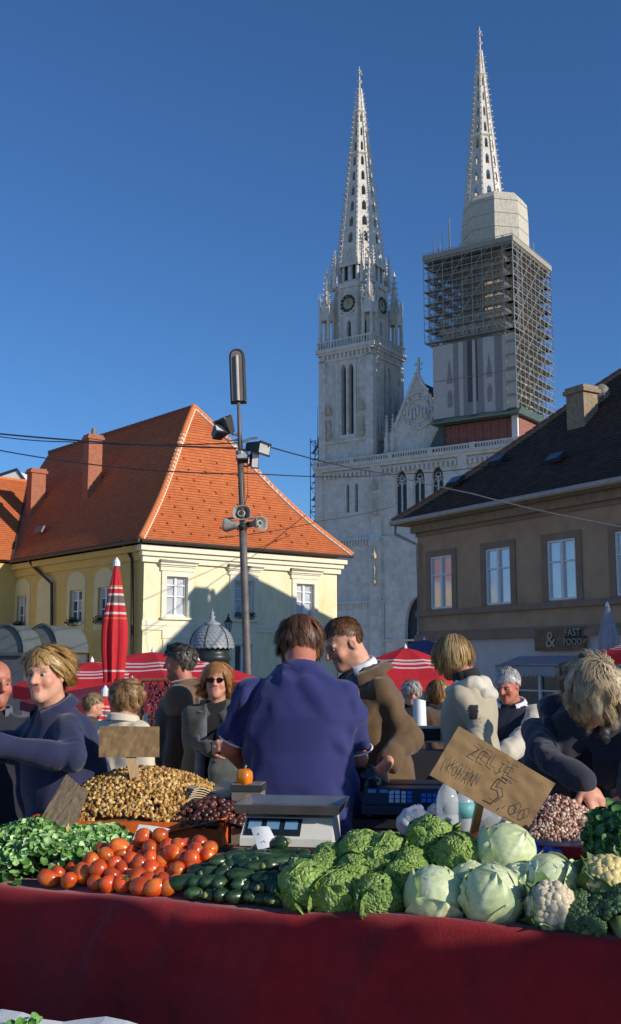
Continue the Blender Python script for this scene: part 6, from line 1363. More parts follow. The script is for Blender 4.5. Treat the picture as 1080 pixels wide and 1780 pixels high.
p.hair([srgb(206, 184, 142), srgb(176, 158, 128), srgb(226, 212, 182), srgb(140, 126, 108), srgb(212, 186, 130)], L=.115, vol=.024, grav=.26, curl=.007, cf=70, mask=bm, seed=42, outw=.05, sway=.2, n=9000, clump=.6, gsz=60)

# ---- two women farther back
p = Person('grey haired woman with sunglasses pushed up on her head, far back', 716, 1203, 9.6, 2, head=(0, 16, 0), gz=0)
p.begin(SK, h=.011, fem=True, age=.7); p.finish()
S = Sdf(); p.torso(S, .045, z0=-.2, bag=.02); p.sleeve(S, 'L', .03); p.sleeve(S, 'R', .03); p.wear('jacket', S, M_blackw, .018, amp=.010); p.trousers(M_dkjean)
p.hair([srgb(190, 180, 172), srgb(140, 128, 120), srgb(222, 214, 206)], L=.09, vol=.010, grav=.3, mask=wm, seed=48); p.sunglasses(.075, -.098, tilt=-14)
p = Person('woman with a light brown bob in a padded brown coat, facing right in the background', 764, 1203, 9.2, 48, head=(0, 8, 0))
p.begin(SK2, h=.011, fem=True); p.finish()
S = Sdf(); p.torso(S, .06, z0=-.3, bag=.03); p.sleeve(S, 'L', .045, 1, .016); p.sleeve(S, 'R', .045, 1, .016); p.wear('coat', S, cloth('padded_brown', srgb(78, 58, 42)), .018, amp=.016, sc=7); p.collar(.1, .07, M_blackw, gap=20, tilt=8, z=.47, fold=False); p.trousers(M_dkjean)
p.hair([srgb(170, 122, 66), srgb(132, 92, 52), srgb(196, 150, 90)], L=.14, vol=.012, grav=.6, mask=wm2, seed=49)
p = Person('fair haired shopper in a dark coat half hidden behind the low red parasol', 163, 1224, 9.8, 100, head=(0, 5, 0))
p.begin(SK2, h=.012); p.finish()
S = Sdf(); p.torso(S, .05, z0=-.3, bag=.03); p.sleeve(S, 'L', .035); p.sleeve(S, 'R', .035); p.wear('coat', S, M_dkcoat, .02, amp=.012); p.trousers(M_dkjean)
p.hair([srgb(176, 150, 110), srgb(140, 112, 80)], L=.07, vol=.014, mask=sm, seed=50, seg=4)
p = Person('shopper in a dusty pink sweater at the far side of the bending woman', 1100, 1195, 5.6, -25, head=(0, 10, 0))
p.begin(SK, h=.011, fem=True); p.finish()
S = Sdf(); p.torso(S, .04, z0=-.25, bag=.02); p.sleeve(S, 'L', .03); p.sleeve(S, 'R', .03); p.wear('sweater', S, cloth('dusty_pink', srgb(176, 128, 124)), .016, amp=.009); p.trousers(M_dkjean)
p.hair([srgb(96, 70, 52), srgb(70, 50, 38)], L=.14, vol=.02, grav=.6, mask=wm2, seed=51)
# ================================================================== market stall in front
TA = atz(0, 1540, .87); TB = atz(1080, 1633, .87); td = (TB - TA); td.z = 0; tL = td.length; td.normalize(); tn = Vector((-td.y, td.x, 0)); tn = tn if tn.y > 0 else -tn    # tn points away from the viewer
TZ = .87; TANG = math.atan2(td.y, td.x); TO = TA - td * .55; TLEN = tL + 1.3; TDEP = .75
def tp(s_, d_, z=0.0): p = TA + td * s_ + tn * d_; return Vector((p.x, p.y, TZ + z))
def pdep(u, v, d_): return onpl(u, v, TA + tn * d_, tn)
def onT(u, v, z=TZ):
    p = atz(u, v, z); q = p - TA; return q.dot(td), q.dot(tn)
tbl = empty('market_table', (TO.x, TO.y, 0), TANG, 'long wooden market table under the red cloth', 'table')
M_plank = mat('old_plank', srgb(120, 92, 64), .8, .3, 4, .4, 30, stretch=(.3, 3, 3))
for k in range(6): m = MB(); m.box(0, TLEN, .02 + k * TDEP / 6, .012 + (k + 1) * TDEP / 6, TZ - .04, TZ - .008); m.build('plank', M_plank, tbl)
for x in (.15, TLEN / 2, TLEN - .15):
    for y in (.08, TDEP - .08): m = MB(); m.box(x - .03, x + .03, y - .03, y + .03, 0, TZ - .04); m.build('leg', M_plank, tbl)
# red cloth: top, rolled front edge, hanging folds and a few pulled creases
M_red = mat('red_felt', srgb(150, 22, 30), .95, .10, 8, .5, 120, sheen=.25, col2=srgb(128, 18, 26), c2lo=.45, c2hi=.7, bdist=.004)
nx, prof = 150, []
def cloth_pt(s_, t):
    """t<0: on the table top, t>0: hanging down the front"""
    x = s_ * TLEN; w = 0
    creases = ((1.02, .17, .055), (1.27, .12, .03), (1.62, .06, .02), (1.93, .13, .045), (.55, .1, .015), (2.35, .1, .02))
    if t <= 0: return (x, .0 - t * TDEP * .0 + (-t) * .74, TZ + .004 + .006 * math.sin(x * 7) * (1 if t > -.1 else .2) + .008 * math.exp(-(t / .08) ** 2) * math.sin(x * 3.1 + 1))
    y = -.012 - .02 * min(1, t * 8) - .030 * math.sin(x * 5.3 + .8 * math.sin(x * 2.1)) * min(1, t * 2.2) - .016 * math.sin(x * 12.7 + 2 + 1.3 * math.sin(x * 3.3) + t) * min(1, t * 2.6); z = TZ + .004 - t * .80
    dip = sum(a * .12 * math.exp(-((x - c) / .16) ** 2) for c, _, a in creases)
    for c, wd_, am in creases:
        q = (x - c + t * .35) / (wd_ * (1.0 - .55 * min(1, t / .5))); y -= am * math.exp(-q * q) * max(0, 1 - t / .55) * min(1, t * 9) * (1 if q > 0 else .25)
    return (x, y, z - dip * max(0, 1 - t * 5) )
ts = [-.96, -.6, -.3, -.12, -.04, 0, .012, .03, .06, .1, .14, .18, .23, .28, .34, .4, .48, .56, .66, .78, .9, 1.0]
V = []; F_ = []
for i in range(nx + 1):
    for t in ts: V.append(cloth_pt(i / nx, t))
K_ = len(ts)
for i in range(nx):
    for j in range(K_ - 1): F_.append((i * K_ + j, i * K_ + j + 1, (i + 1) * K_ + j + 1, (i + 1) * K_ + j))
m = MB(); m.add(V, F_); tc_ = m.build('table_cloth', M_red, None, True, (TO.x, TO.y, 0), (0, 0, TANG)); tag(tc_, 'deep red felt cloth covering the vegetable table and hanging down its front', 'tablecloth')
# white paper-lined crate in the bottom corner
wc = empty('paper_lined_crate', tuple(atz(40, 1812, .62)), R(-12), 'white paper lined crate standing in front of the red cloth', 'crate')
M_paper = mat('white_paper', (.72, .72, .68), .8, .05, 3, .2, 20)
m = MB(); n_ = 14
for i in range(n_):
    for j in range(6):
        f = lambda a, b: ((a / n_ - .62) * .9, (b / 6 - .5) * .42, .012 * math.sin(a * 1.3 + b) + .01 * math.sin(b * 2.1)); m.quad(f(i, j), f(i + 1, j), f(i + 1, j + 1), f(i, j + 1))
m.build('paper', M_paper, wc, True); m = MB(); m.box(-.54, .32, -.2, .2, -.6, -.02); m.build('crate_box', M_plank, wc)
# ------------------------------------------------------------------ unseen screen added outside the picture, whose canvas shades the cloth front
sh = empty('shade_screen', tuple(tp(tL * .5, -.02).xy) + (0,), TANG, 'unseen canvas screen on posts added to shade the red cloth front', 'shade screen')
hd = Vector((sdir.x, sdir.y, 0)).normalized(); D0 = 3.1
base = Matrix.Rotation(-TANG, 3, 'Z') @ (hd * D0); ztop = TZ - .012 + D0 * math.tan(R(SUN_EL))
LIGHT_DIPS = [(onT(245, 1562)[0] - tL * .5, .10, .11), (onT(325, 1570)[0] - tL * .5, .07, .06), (onT(735, 1604)[0] - tL * .5, .10, .12), (onT(500, 1585)[0] - tL * .5, .08, .04)]  # dips shaped in the canvas top to let light patches onto the cloth
m = MB(); n_ = 110
for i in range(n_):
    x0, x1 = -1.15 + 3.2 * i / n_, -1.15 + 3.2 * (i + 1) / n_; f = lambda x, z: (base.x + x, base.y + .02 * math.sin(x * 9), z)
    sag = lambda x: sum(h_ * max(0, 1 - abs(x - c_) / w_) for c_, w_, h_ in LIGHT_DIPS)  # depth of the dips that pass light
    rz_ = lambda x: .15 * min(1, max(0, (x - (onT(915, 1612)[0] - tL * .5)) / .15))  # top raised at the right end to shade the cauliflower and broccoli
    zt0 = rz_(x0) - sag(x0) + ztop + .012 * math.sin(x0 * 5) - .014 * x0; zt1 = rz_(x1) - sag(x1) + ztop + .012 * math.sin(x1 * 5) - .014 * x1; m.quad(f(x0, .5), f(x1, .5), f(x1, zt1), f(x0, zt0))
m.build('shade_canvas', mat('green_canvas', srgb(120, 60, 50), .9), sh, True)
for x in (-1.15, 0.4, 2.05): m = MB(); m.tube((base.x + x, base.y, 0), (base.x + x, base.y, ztop), .02); m.build('post', M_galv, sh)

# ================================================================== produce
from mathutils import noise as mnoise
M_tom = mat('tomato_skin', srgb(210, 78, 24), .28, .12, 10, rnd=.3, col2=srgb(230, 136, 42), c2lo=.46, c2hi=.72, spec=.6, coat=.35, sss=.08)
M_calyx = mat('tomato_calyx', srgb(70, 96, 36), .7, .2, 20)
def tomato_mesh(seed, el):
    rs = random.Random(seed); m = MB(); r = .034; prof = []
    for i in range(13):
        t = math.pi * i / 12; rr = math.sin(t); z = -math.cos(t); rr *= 1 + .05 * z; z = z * el - (.10 * math.exp(-((t - math.pi) / .35) ** 2)); prof.append((max(rr * r, .0003), z * r))
    a, b, c = rs.uniform(0, 6), rs.uniform(0, 6), rs.choice((3, 4, 5)); m.lathe(prof, 18, fr=lambda t, z: 1 + .025 * math.sin(c * t + a) + .03 * math.sin(2 * t + b)); return m.mesh('tomato', M_tom, True)
TM = [tomato_mesh(i, e) for i, e in enumerate((.86, .98, 1.12, 1.28, 1.36, .9))]
cm_ = MB()
for k in range(5):
    a = k * 1.257; cm_.add([(0, 0, .0), (.006 * math.cos(a + .6), .006 * math.sin(a + .6), .001), (.017 * math.cos(a), .017 * math.sin(a), .004), (.006 * math.cos(a - .6), .006 * math.sin(a - .6), .001)], [(0, 1, 2, 3)])
cm_.tube((0, 0, 0), (.002, 0, .012), .0022, n=5); CALYX = cm_.mesh('calyx', M_calyx)
def heap_z(s_, d_, c, ax, h): q = ((s_ - c[0]) / ax[0]) ** 2 + ((d_ - c[1]) / ax[1]) ** 2; return h * max(0, 1 - q)
rs = random.Random(11)
def onheap(u, v, Yz): return None
tlab = 'plump orange red tomato in the heap beside the leafy greens'
# tomatoes laid in layers: front row on the cloth, higher rows behind
toms = []
def place_tom(u, v, d_, r=1.0, k=None):
    p = pdep(u, v, d_); p.z = max(p.z, TZ + .03); o_ = link('tomato', TM[rs.randrange(6) if k is None else k], None, p, (rs.uniform(-1.4, 1.4), rs.uniform(-1.4, 1.4), rs.uniform(0, 6.3))); o_.scale = (r, r, r); tag(o_, tlab, 'tomato', 'tomatoes heaped on the red cloth')
    if rs.random() < .3: c = link('calyx', CALYX, o_, (0, 0, .031))
    return o_
rows = [  # (list of u,v), height above the cloth
    ([(84, 1534), (119, 1538), (163, 1541), (187, 1545), (213, 1546), (247, 1547), (268, 1549), (293, 1551)], .030),
    ([(101, 1521), (141, 1523), (170, 1513), (196, 1526), (214, 1537), (240, 1527), (262, 1533), (283, 1532), (306, 1540)], .075),
    ([(128, 1516), (160, 1498), (174, 1512), (198, 1525), (199, 1504), (243, 1529), (244, 1510), (280, 1526), (262, 1515), (311, 1516), (300, 1530), (215, 1516)], .13),
    ([(184, 1488), (199, 1505), (230, 1498), (222, 1512), (239, 1506), (264, 1494), (286, 1498), (278, 1512), (316, 1493), (330, 1508), (300, 1484), (335, 1498)], .185),
    ([(206, 1476), (230, 1484), (250, 1490), (213, 1489), (262, 1476), (291, 1474), (316, 1491), (312, 1474), (338, 1484), (362, 1490), (276, 1486)], .235),
    ([(249, 1460), (265, 1472), (279, 1457), (293, 1474), (347, 1468), (366, 1478), (325, 1474), (240, 1474)], .29)]
for pts, z in rows:
    for u, v in pts: place_tom(u + rs.uniform(-2, 2), v - 3 + rs.uniform(-2, 2), z + rs.uniform(-.01, .01), rs.uniform(.76, .96))
# bed of tomatoes hidden under the heap so nothing floats
for k in range(46):
    u = rs.uniform(150, 345); d_ = rs.uniform(.1, .3); q = pdep(u, 1500, d_); q.z = TZ + .03 + rs.uniform(0, .35) * (d_ - .05) * .8; o_ = link('tomato', TM[rs.randrange(6)], None, q, (rs.uniform(-1, 1), rs.uniform(-1, 1), 0)); o_.scale = (.95,) * 3; tag(o_, tlab, 'tomato', 'tomatoes heaped on the red cloth')
# ---- courgettes
M_cour = mat('courgette_skin', srgb(38, 62, 34), .3, .25, 40, rnd=.25, col2=srgb(70, 96, 54), c2lo=.52, c2hi=.75, spec=.5, coat=.2, stretch=(1, 1, .25))
M_stem = mat('courgette_stem', srgb(128, 140, 84), .7, .2, 20)
def courgette_mesh(seed):
    r_ = random.Random(seed); m = MB(); L = r_.uniform(.15, .2); r0 = .0245; pts = []; rr = []
    for i in range(15):
        t = i / 14; pts.append((.012 * math.sin(t * 3 + seed), 0, (t - .5) * L)); rr.append(r0 * (.30 + .70 * min(1, t / .16) ** .55) * (1 if t < .84 else max(.22, math.cos((t - .84) / .16 * 1.35) ** .8)) * (1 - .16 * t + .1 * math.sin(t * 2)))
    m.path(pts, rr, 12); me = m.mesh('courgette', M_cour, True); q = MB(); q.path([(pts[-1][0], 0, L * .49), (pts[-1][0] + .002, .002, L * .53)], [.0085, .0105], 6); return me, q.mesh('stem_end', M_stem, True)
CM = [courgette_mesh(i) for i in range(5)]
def place_cour(u, v, d_, yaw, pit=0, r=1.0, end=True):
    p = pdep(u, v, d_); p.z = max(p.z, TZ + .022); p = p - Vector((math.cos(yaw), math.sin(yaw), pit)) * (.085 * r if end else 0); k = rs.randrange(5); d = Vector((math.cos(yaw), math.sin(yaw), math.sin(pit))) * (-1 if rs.random() < .7 else 1); q = d.to_track_quat('Z', 'Y'); o_ = link('courgette', CM[k][0], None, p); o_.rotation_mode = 'QUATERNION'; o_.rotation_quaternion = q; o_.scale = (r, r, r); tag(o_, 'dark green courgette stacked between the tomatoes and the savoy cabbages', 'courgette', 'courgettes stacked on the red cloth'); link('stem_end', CM[k][1], o_)
fw_ = math.atan2(-tn.y, -tn.x)
cu = []
for L_, (d_, n_, u0, u1, vf) in enumerate(((.015, 10, 322, 502, 1563), (.04, 9, 328, 508, 1543), (.075, 8, 338, 512, 1524), (.11, 7, 352, 518, 1506), (.15, 5, 385, 520, 1492))):
    for k in range(n_):
        t = (k + .5) / n_; u = u0 + (u1 - u0) * t; v = vf + (u - 415) * .085 + rs.uniform(-3, 3)
        place_cour(u, v, d_, fw_ - .35 + rs.uniform(-.45, .45) - (.25 if L_ > 1 else 0), rs.uniform(-.02, .14), rs.uniform(.95, 1.1))
for u, v, d_, yw, pt_ in ((470, 1473, .30, fw_ + 1.2, .35), (372, 1512, .16, TANG + .45, .08), (430, 1508, .17, TANG + .25, .05), (498, 1490, .24, TANG - .1, .05), (445, 1492, .22, TANG + .1, .1), (405, 1497, .2, fw_ + .9, .1), (345, 1530, .1, TANG + .7, .05), (525, 1500, .2, TANG - .3, .02)): place_cour(u, v, d_, yw, pt_, 1.12, False)
# ---- cabbages: a body of wrapped leaves plus loose outer leaves
def leaf_shell(c_dir, R0, span, thick, wav, seed, ruf=0.0, nu=18, nv=16, rim=.0, curlout=.0):
    """a leaf wrapped on a ball of radius R0 around direction c_dir; returns verts, faces, colour weight (0 mid rib .. 1 edge)"""
    r_ = random.Random(seed); c = Vector(c_dir).normalized(); X = c.orthogonal().normalized(); X = Matrix.Rotation(r_.uniform(0, 6.28), 3, c) @ X; Y = c.cross(X); V = []; W = []
    a, b = r_.uniform(0, 9), r_.uniform(0, 9)
    for i in range(nu + 1):
        for j in range(nv + 1):
            x = (i / nu * 2 - 1); y = (j / nv * 2 - 1); w_ = math.sqrt(max(0.0, 1 - abs(y) ** 2.6)) * (1 - .1 * y); px_ = x * w_ * span; py_ = y * span * 1.1; ang = math.sqrt(px_ * px_ + py_ * py_); d = c if ang < 1e-6 else (c * math.cos(ang) + (X * px_ + Y * py_) / ang * math.sin(ang))
            e = max(abs(x), abs(y)); e4 = max(0, (e - .6) / .4); rr = R0 + thick + curlout * e4 ** 2 + wav * e4 * math.sin(9 * math.atan2(y, x) + a + 2 * math.sin(3 * math.atan2(y, x) + b))
            vein = math.exp(-(x * w_ / .05) ** 2) * .004 * (1 - y) / 2; sv = abs(math.sin((y * 5 + abs(x) * 3.2) * 1.9)) ** 6 * .0022 * (1 - abs(x))
            q = d * rr; bl = mnoise.noise(Vector((q.x * 95 + seed, q.y * 95, q.z * 95))) * ruf + abs(mnoise.noise(Vector((q.x * 48 + seed, q.y * 48, q.z * 48 + 5)))) * ruf * 1.3
            V.append(d * (rr + vein + sv + bl)); W.append((min(1, vein / .0025 + sv / .0022 * .6), e4, bl / max(ruf, 1e-6)))
    F = [(i * (nv + 1) + j, (i + 1) * (nv + 1) + j, (i + 1) * (nv + 1) + j + 1, i * (nv + 1) + j + 1) for i in range(nu) for j in range(nv)]; return V, F, W
M_cab = mat('cabbage_leaf', rough=.45, var=.10, scale=30, attr='Col', spec=.45, sss=.06, bump=.15, bscale=70, bdist=.004)
M_sav = M_cab.copy(); M_sav.name = 'savoy_leaf'; N_ = M_sav.node_tree.nodes; L_k = M_sav.node_tree.links
vo = N_.new('ShaderNodeTexVoronoi'); vo.feature = 'DISTANCE_TO_EDGE'; vo.inputs['Scale'].default_value = 62; tcn = N_.new('ShaderNodeTexCoord'); wn = N_.new('ShaderNodeTexNoise'); wn.inputs['Scale'].default_value = 60; L_k.new(tcn.outputs['Object'], wn.inputs['Vector'])
va = N_.new('ShaderNodeVectorMath'); va.operation = 'MULTIPLY_ADD'; va.inputs[1].default_value = (.012, .012, .012); L_k.new(wn.outputs['Color'], va.inputs[0]); L_k.new(tcn.outputs['Object'], va.inputs[2]); L_k.new(va.outputs[0], vo.inputs['Vector'])
mr_ = N_.new('ShaderNodeMapRange'); mr_.inputs[1].default_value = .0; mr_.inputs[2].default_value = .30; L_k.new(vo.outputs['Distance'], mr_.inputs[0]); bpn = N_.new('ShaderNodeBump'); bpn.inputs['Strength'].default_value = 1.0; bpn.inputs['Distance'].default_value = .0045; L_k.new(mr_.outputs[0], bpn.inputs['Height']); bs_ = N_['Principled BSDF']; L_k.new(bpn.outputs[0], bs_.inputs['Normal'])
src = bs_.inputs['Base Color'].links[0].from_socket; mxn = N_.new('ShaderNodeMix'); mxn.data_type = 'RGBA'; mxn.blend_type = 'MIX'; m2_ = N_.new('ShaderNodeMapRange'); m2_.inputs[1].default_value = .0; m2_.inputs[2].default_value = .14; m2_.inputs[3].default_value = .55; m2_.inputs[4].default_value = 0; L_k.new(vo.outputs['Distance'], m2_.inputs[0]); L_k.new(m2_.outputs[0], mxn.inputs[0]); L_k.new(src, mxn.inputs[6]); mxn.inputs[7].default_value = (*srgb(170, 190, 96), 1); L_k.new(mxn.outputs[2], bs_.inputs['Base Color'])
def cabbage(seed, R0, kind):
    """returns [(part name, mesh)]: the first is the tight head, the rest outer leaves"""
    r_ = random.Random(seed); sav = kind == 'savoy'; out = []; 
    inner = srgb(220, 224, 184) if not sav else srgb(150, 178, 82); outer = srgb(190, 206, 140) if not sav else srgb(78, 116, 50); vein = srgb(226, 232, 200) if not sav else srgb(164, 186, 110)
    def mesh_of(name, V, F, K): return npmesh(name, np.array([tuple(v) for v in V]), np.array(F), M_sav if sav else M_cab, np.array(K))
    def colr(W, t, edge_l=.0): 
        base = [a + (b - a) * t for a, b in zip(inner, outer)]; K = []
        for v_, e_, b_ in W: q = [c * (1 + (.22 * b_ if sav else .05 * b_)) for c in base]; q = [a + (b - a) * min(1, v_ * .75) for a, b in zip(q, vein)]; q = [a + (b - a) * e_ * edge_l for a, b in zip(q, inner)]; K.append(q)
        return K
    V = []; F = []; K = []
    nh = 5 if not sav else 6
    for k in range(nh):                              # overlapping head leaves
        d = Vector((math.cos(k * 2.4 + seed) * .75, math.sin(k * 2.4 + seed) * .75, .75 - .14 * k)); v, f, w_ = leaf_shell(d, R0 * (.93 + .012 * k), 1.35, .0, .004 if not sav else .007, seed * 10 + k, .0012 if not sav else .0055, 22, 20); b = len(V); V += v; F += [tuple(b + i for i in q) for q in f]; K += colr(w_, .15 + .12 * k, .3)
    # closed core under them
    core = MB(); core.lathe([(max(.0005, R0 * .93 * math.sin(math.pi * i / 12)), -R0 * .93 * math.cos(math.pi * i / 12)) for i in range(13)], 20); b = len(V); V += [Vector(v) for v in core.v]; K += [list(inner if not sav else outer)] * len(core.v); F2 = []
    for q in core.f:
        if len(q) == 4: F2.append(tuple(b + i for i in q))
    F += F2; out.append(('head', mesh_of('head', V, F, K)))
    for k in range(4 if not sav else 3):
        a = k * 2 * math.pi / (4 if not sav else 3) + seed; d = Vector((math.cos(a), math.sin(a), r_.uniform(-.75, -.35))); v, f, w_ = leaf_shell(d, R0 * 1.0, .85 if not sav else .8, .004 + .003 * (k % 2), .006 if not sav else .012, seed * 31 + k, .0015 if not sav else .0065, 20, 18, curlout=.006 if not sav else .012); out.append(('outer_leaf', mesh_of('outer_leaf', v, f, colr(w_, .75 + r_.uniform(-.1, .25), .15))))
    return out
CAB = {('savoy', i): cabbage(3 + i, .077, 'savoy') for i in range(4)}; CAB.update({('white', i): cabbage(40 + i, .088, 'white') for i in range(3)})
def place_cab(u, v, z, kind, i, sc, label, rot=None, group=None, depth=None):
    p = pdep(u, v, z); r_ = empty('cabbage', p, 0, label, 'cabbage', group); r_.rotation_euler = rot or (rs.uniform(-.5, .5), rs.uniform(-.5, .5), rs.uniform(0, 6.28)); r_.scale = (sc, sc, sc)
    for nm, me in CAB[(kind, i)]: link(nm, me, r_)
    return r_
SG = 'savoy cabbages heaped on the table'; SL = 'crinkled green savoy cabbage in the middle of the savoy heap'
for u, v, z, i, sc in ((530, 1541, .08, 0, 1.05), (586, 1556, .08, 1, .98), (608, 1532, .17, 3, .8), (655, 1561, .08, 2, .95), (618, 1522, .2, 3, .9), (560, 1522, .2, 2, .9), (628, 1487, .30, 1, 1.05), (676, 1486, .30, 0, .95), (714, 1506, .22, 2, .78), (700, 1535, .17, 1, .9), (656, 1512, .24, 0, .9), (575, 1500, .28, 1, .85)):
    lb_ = {530: 'savoy cabbage at the cloth edge touching the courgettes', 655: 'tight savoy cabbage at the cloth edge next to the front white cabbage', 628: 'dark savoy cabbage at the back of the heap below the blue shirt', 714: 'small savoy cabbage leaning against the large open savoy'}.get(u); place_cab(u, v, z, 'savoy', i, sc, lb_ or SL, group=None if lb_ else SG)
place_cab(749, 1465, .37, 'savoy', 2, 1.12, 'large savoy cabbage with open ruffled leaves on top of the heap below the cardboard sign'); place_cab(797, 1491, .28, 'savoy', 3, 1.0, 'round savoy cabbage between the white cabbages and the sign stick')
place_cab(757, 1557, .10, 'white', 0, 1.03, 'pale white cabbage at the cloth edge next to the savoys', (.5, .1, 1)); place_cab(857, 1557, .10, 'white', 1, 1.05, 'pale green cabbage with a bright leaf rib at the cloth edge, next to the cauliflower', (.5, -.3, 2.5))
place_cab(882, 1482, .32, 'white', 2, 1.08, 'big pale cabbage just below the cardboard sign', (-.3, .5, .3)); place_cab(955, 1533, .2, 'white', 1, .95, 'yellow green cabbage with loose outer leaf above the cauliflower', (.2, .7, 4.0)); place_cab(905, 1545, .2, 'white', 0, .9, 'half hidden cabbage wedged behind the front white cabbages', (.4, .2, 3.0)); place_cab(820, 1540, .2, 'white', 2, .85, 'small cabbage tucked behind the two front white cabbages', (.1, .2, 3.0))
# ---- cauliflowers and broccoli: florets as joined bumps
def florets(seed, R0, n, fr, c1, c2, name):
    r_ = random.Random(seed); V = []; F = []; K = []; ga = math.pi * (3 - math.sqrt(5))
    base = MB(); base.lathe([(max(.0004, math.sin(math.pi * i / 8)), -math.cos(math.pi * i / 8)) for i in range(9)], 10); bv = [Vector(q) for q in base.v]; bf = [q for q in base.f if len(q) == 4]
    for k in range(n):
        z = 1 - k / n * 1.25; a = k * ga; rr = math.sqrt(max(0, 1 - z * z)); d = Vector((rr * math.cos(a), rr * math.sin(a), z)); s_ = fr * r_.uniform(.75, 1.25); c = d * (R0 + r_.uniform(-.06, .06) * R0); b = len(V)
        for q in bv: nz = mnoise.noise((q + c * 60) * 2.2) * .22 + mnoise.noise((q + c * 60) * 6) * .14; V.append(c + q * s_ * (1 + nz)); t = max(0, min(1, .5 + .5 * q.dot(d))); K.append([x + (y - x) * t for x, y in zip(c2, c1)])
        F += [tuple(b + i for i in q) for q in bf]
    return npmesh(name, np.array([tuple(v) for v in V]), np.array(F), M_cab, np.array(K))
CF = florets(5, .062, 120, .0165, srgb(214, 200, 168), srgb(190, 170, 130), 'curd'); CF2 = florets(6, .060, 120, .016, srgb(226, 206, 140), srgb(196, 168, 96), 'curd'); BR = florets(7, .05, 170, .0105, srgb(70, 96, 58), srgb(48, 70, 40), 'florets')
def wrap_leaves(parent, R0, seed, n, up):
    for k in range(n):
        a = k * 6.28 / n + seed; v, f, w_ = leaf_shell((math.cos(a), math.sin(a), up), R0, .85, .006, .012, seed * 7 + k, .002, 14, 12, curlout=.02); K = [[x + (y - x) * min(1, q[0]) for x, y in zip(srgb(84, 116, 64), srgb(180, 196, 140))] for q in w_]; link('leaf', npmesh('leaf', np.array([tuple(q) for q in v]), np.array(f), M_cab, np.array(K)), parent)
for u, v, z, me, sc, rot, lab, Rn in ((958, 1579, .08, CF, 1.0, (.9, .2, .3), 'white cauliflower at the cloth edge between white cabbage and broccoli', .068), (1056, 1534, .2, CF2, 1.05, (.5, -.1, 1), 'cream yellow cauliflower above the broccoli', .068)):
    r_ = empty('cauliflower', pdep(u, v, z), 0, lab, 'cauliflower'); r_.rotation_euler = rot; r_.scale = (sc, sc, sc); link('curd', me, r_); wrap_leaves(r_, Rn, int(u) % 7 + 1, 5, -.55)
bl_ = 'dark green broccoli head in the cluster beside the cauliflowers'
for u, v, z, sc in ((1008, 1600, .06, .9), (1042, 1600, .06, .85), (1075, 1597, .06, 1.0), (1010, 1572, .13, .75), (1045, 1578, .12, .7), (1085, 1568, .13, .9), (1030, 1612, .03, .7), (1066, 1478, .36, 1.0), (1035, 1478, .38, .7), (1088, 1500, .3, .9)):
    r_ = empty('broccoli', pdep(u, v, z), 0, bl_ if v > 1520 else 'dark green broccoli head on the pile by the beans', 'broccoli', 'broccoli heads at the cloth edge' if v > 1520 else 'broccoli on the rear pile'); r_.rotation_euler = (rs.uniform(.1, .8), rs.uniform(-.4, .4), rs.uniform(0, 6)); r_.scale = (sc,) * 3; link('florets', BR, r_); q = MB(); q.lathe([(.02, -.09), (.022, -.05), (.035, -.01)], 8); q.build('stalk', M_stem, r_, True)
# ---- leafy greens (lamb's lettuce): a mass nobody could count
M_leafg = mat('salad_leaf', rough=.4, var=.15, scale=40, attr='Col', spec=.45)
def leaf_heap(name, n, fn, size, cols, label, cat, seed=1):
    r_ = np.random.RandomState(seed); V = []; F = []; K = []; nu, nv = 3, 4
    for _ in range(n):
        p, nrm = fn(r_); d = Vector(nrm) + Vector(r_.normal(size=3) * .55); d.normalize(); t = d.orthogonal().normalized(); t = Matrix.Rotation(r_.uniform(0, 6.28), 3, d) @ t; b = d.cross(t); L = size * r_.uniform(.6, 1.25); W_l = L * r_.uniform(.36, .5); c = np.array(cols[r_.randint(len(cols))]) * r_.uniform(.75, 1.25); o_ = len(V); cu = r_.uniform(.1, .6)
        for j in range(nv + 1):
            y = j / nv; wd = W_l * math.sin(math.pi * min(1, .12 + y * .83)) ** .8
            for i in range(nu + 1):
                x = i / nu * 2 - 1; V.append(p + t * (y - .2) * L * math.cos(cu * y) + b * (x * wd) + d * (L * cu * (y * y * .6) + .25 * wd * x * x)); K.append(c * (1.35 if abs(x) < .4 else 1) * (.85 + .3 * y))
        F += [(o_ + j * (nu + 1) + i, o_ + j * (nu + 1) + i + 1, o_ + (j + 1) * (nu + 1) + i + 1, o_ + (j + 1) * (nu + 1) + i) for j in range(nv) for i in range(nu)]
    o_ = link(name, npmesh(name, np.array([tuple(v) for v in V]), np.array(F), M_leafg, np.clip(np.array(K), 0, 1))); tag(o_, label, cat, kind='stuff'); return o_
def greens(r_):
    s_ = r_.uniform(-.42, .36); d_ = r_.uniform(.02 if s_ < .05 else .04 + .75 * (s_ - .05), .58); h = .135 * max(0.02, 1 - ((s_ + .1) / .52) ** 2) ** .6 * max(.02, 1 - ((d_ - .33) / .36) ** 2) ** .5; h = h * (1 if r_.rand() < .7 else r_.rand()); h += .03 * math.sin(s_ * 17) * math.sin(d_ * 13); return tp(s_, d_, max(.01, h)), (s_ * .6 + .3, -.7, 1.1)
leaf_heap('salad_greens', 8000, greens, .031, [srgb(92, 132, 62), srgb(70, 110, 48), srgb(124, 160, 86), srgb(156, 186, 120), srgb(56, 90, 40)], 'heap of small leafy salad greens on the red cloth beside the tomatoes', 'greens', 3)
def greens2(r_): 
    c = atz(1090, 1465, TZ + .2); d = Vector(r_.normal(size=3)); d.normalize(); q = Vector((d.x * .13, d.y * .14, abs(d.z) * .12)); return c + q * r_.uniform(.75, 1), (d.x, d.y - .3, abs(d.z) + .4)
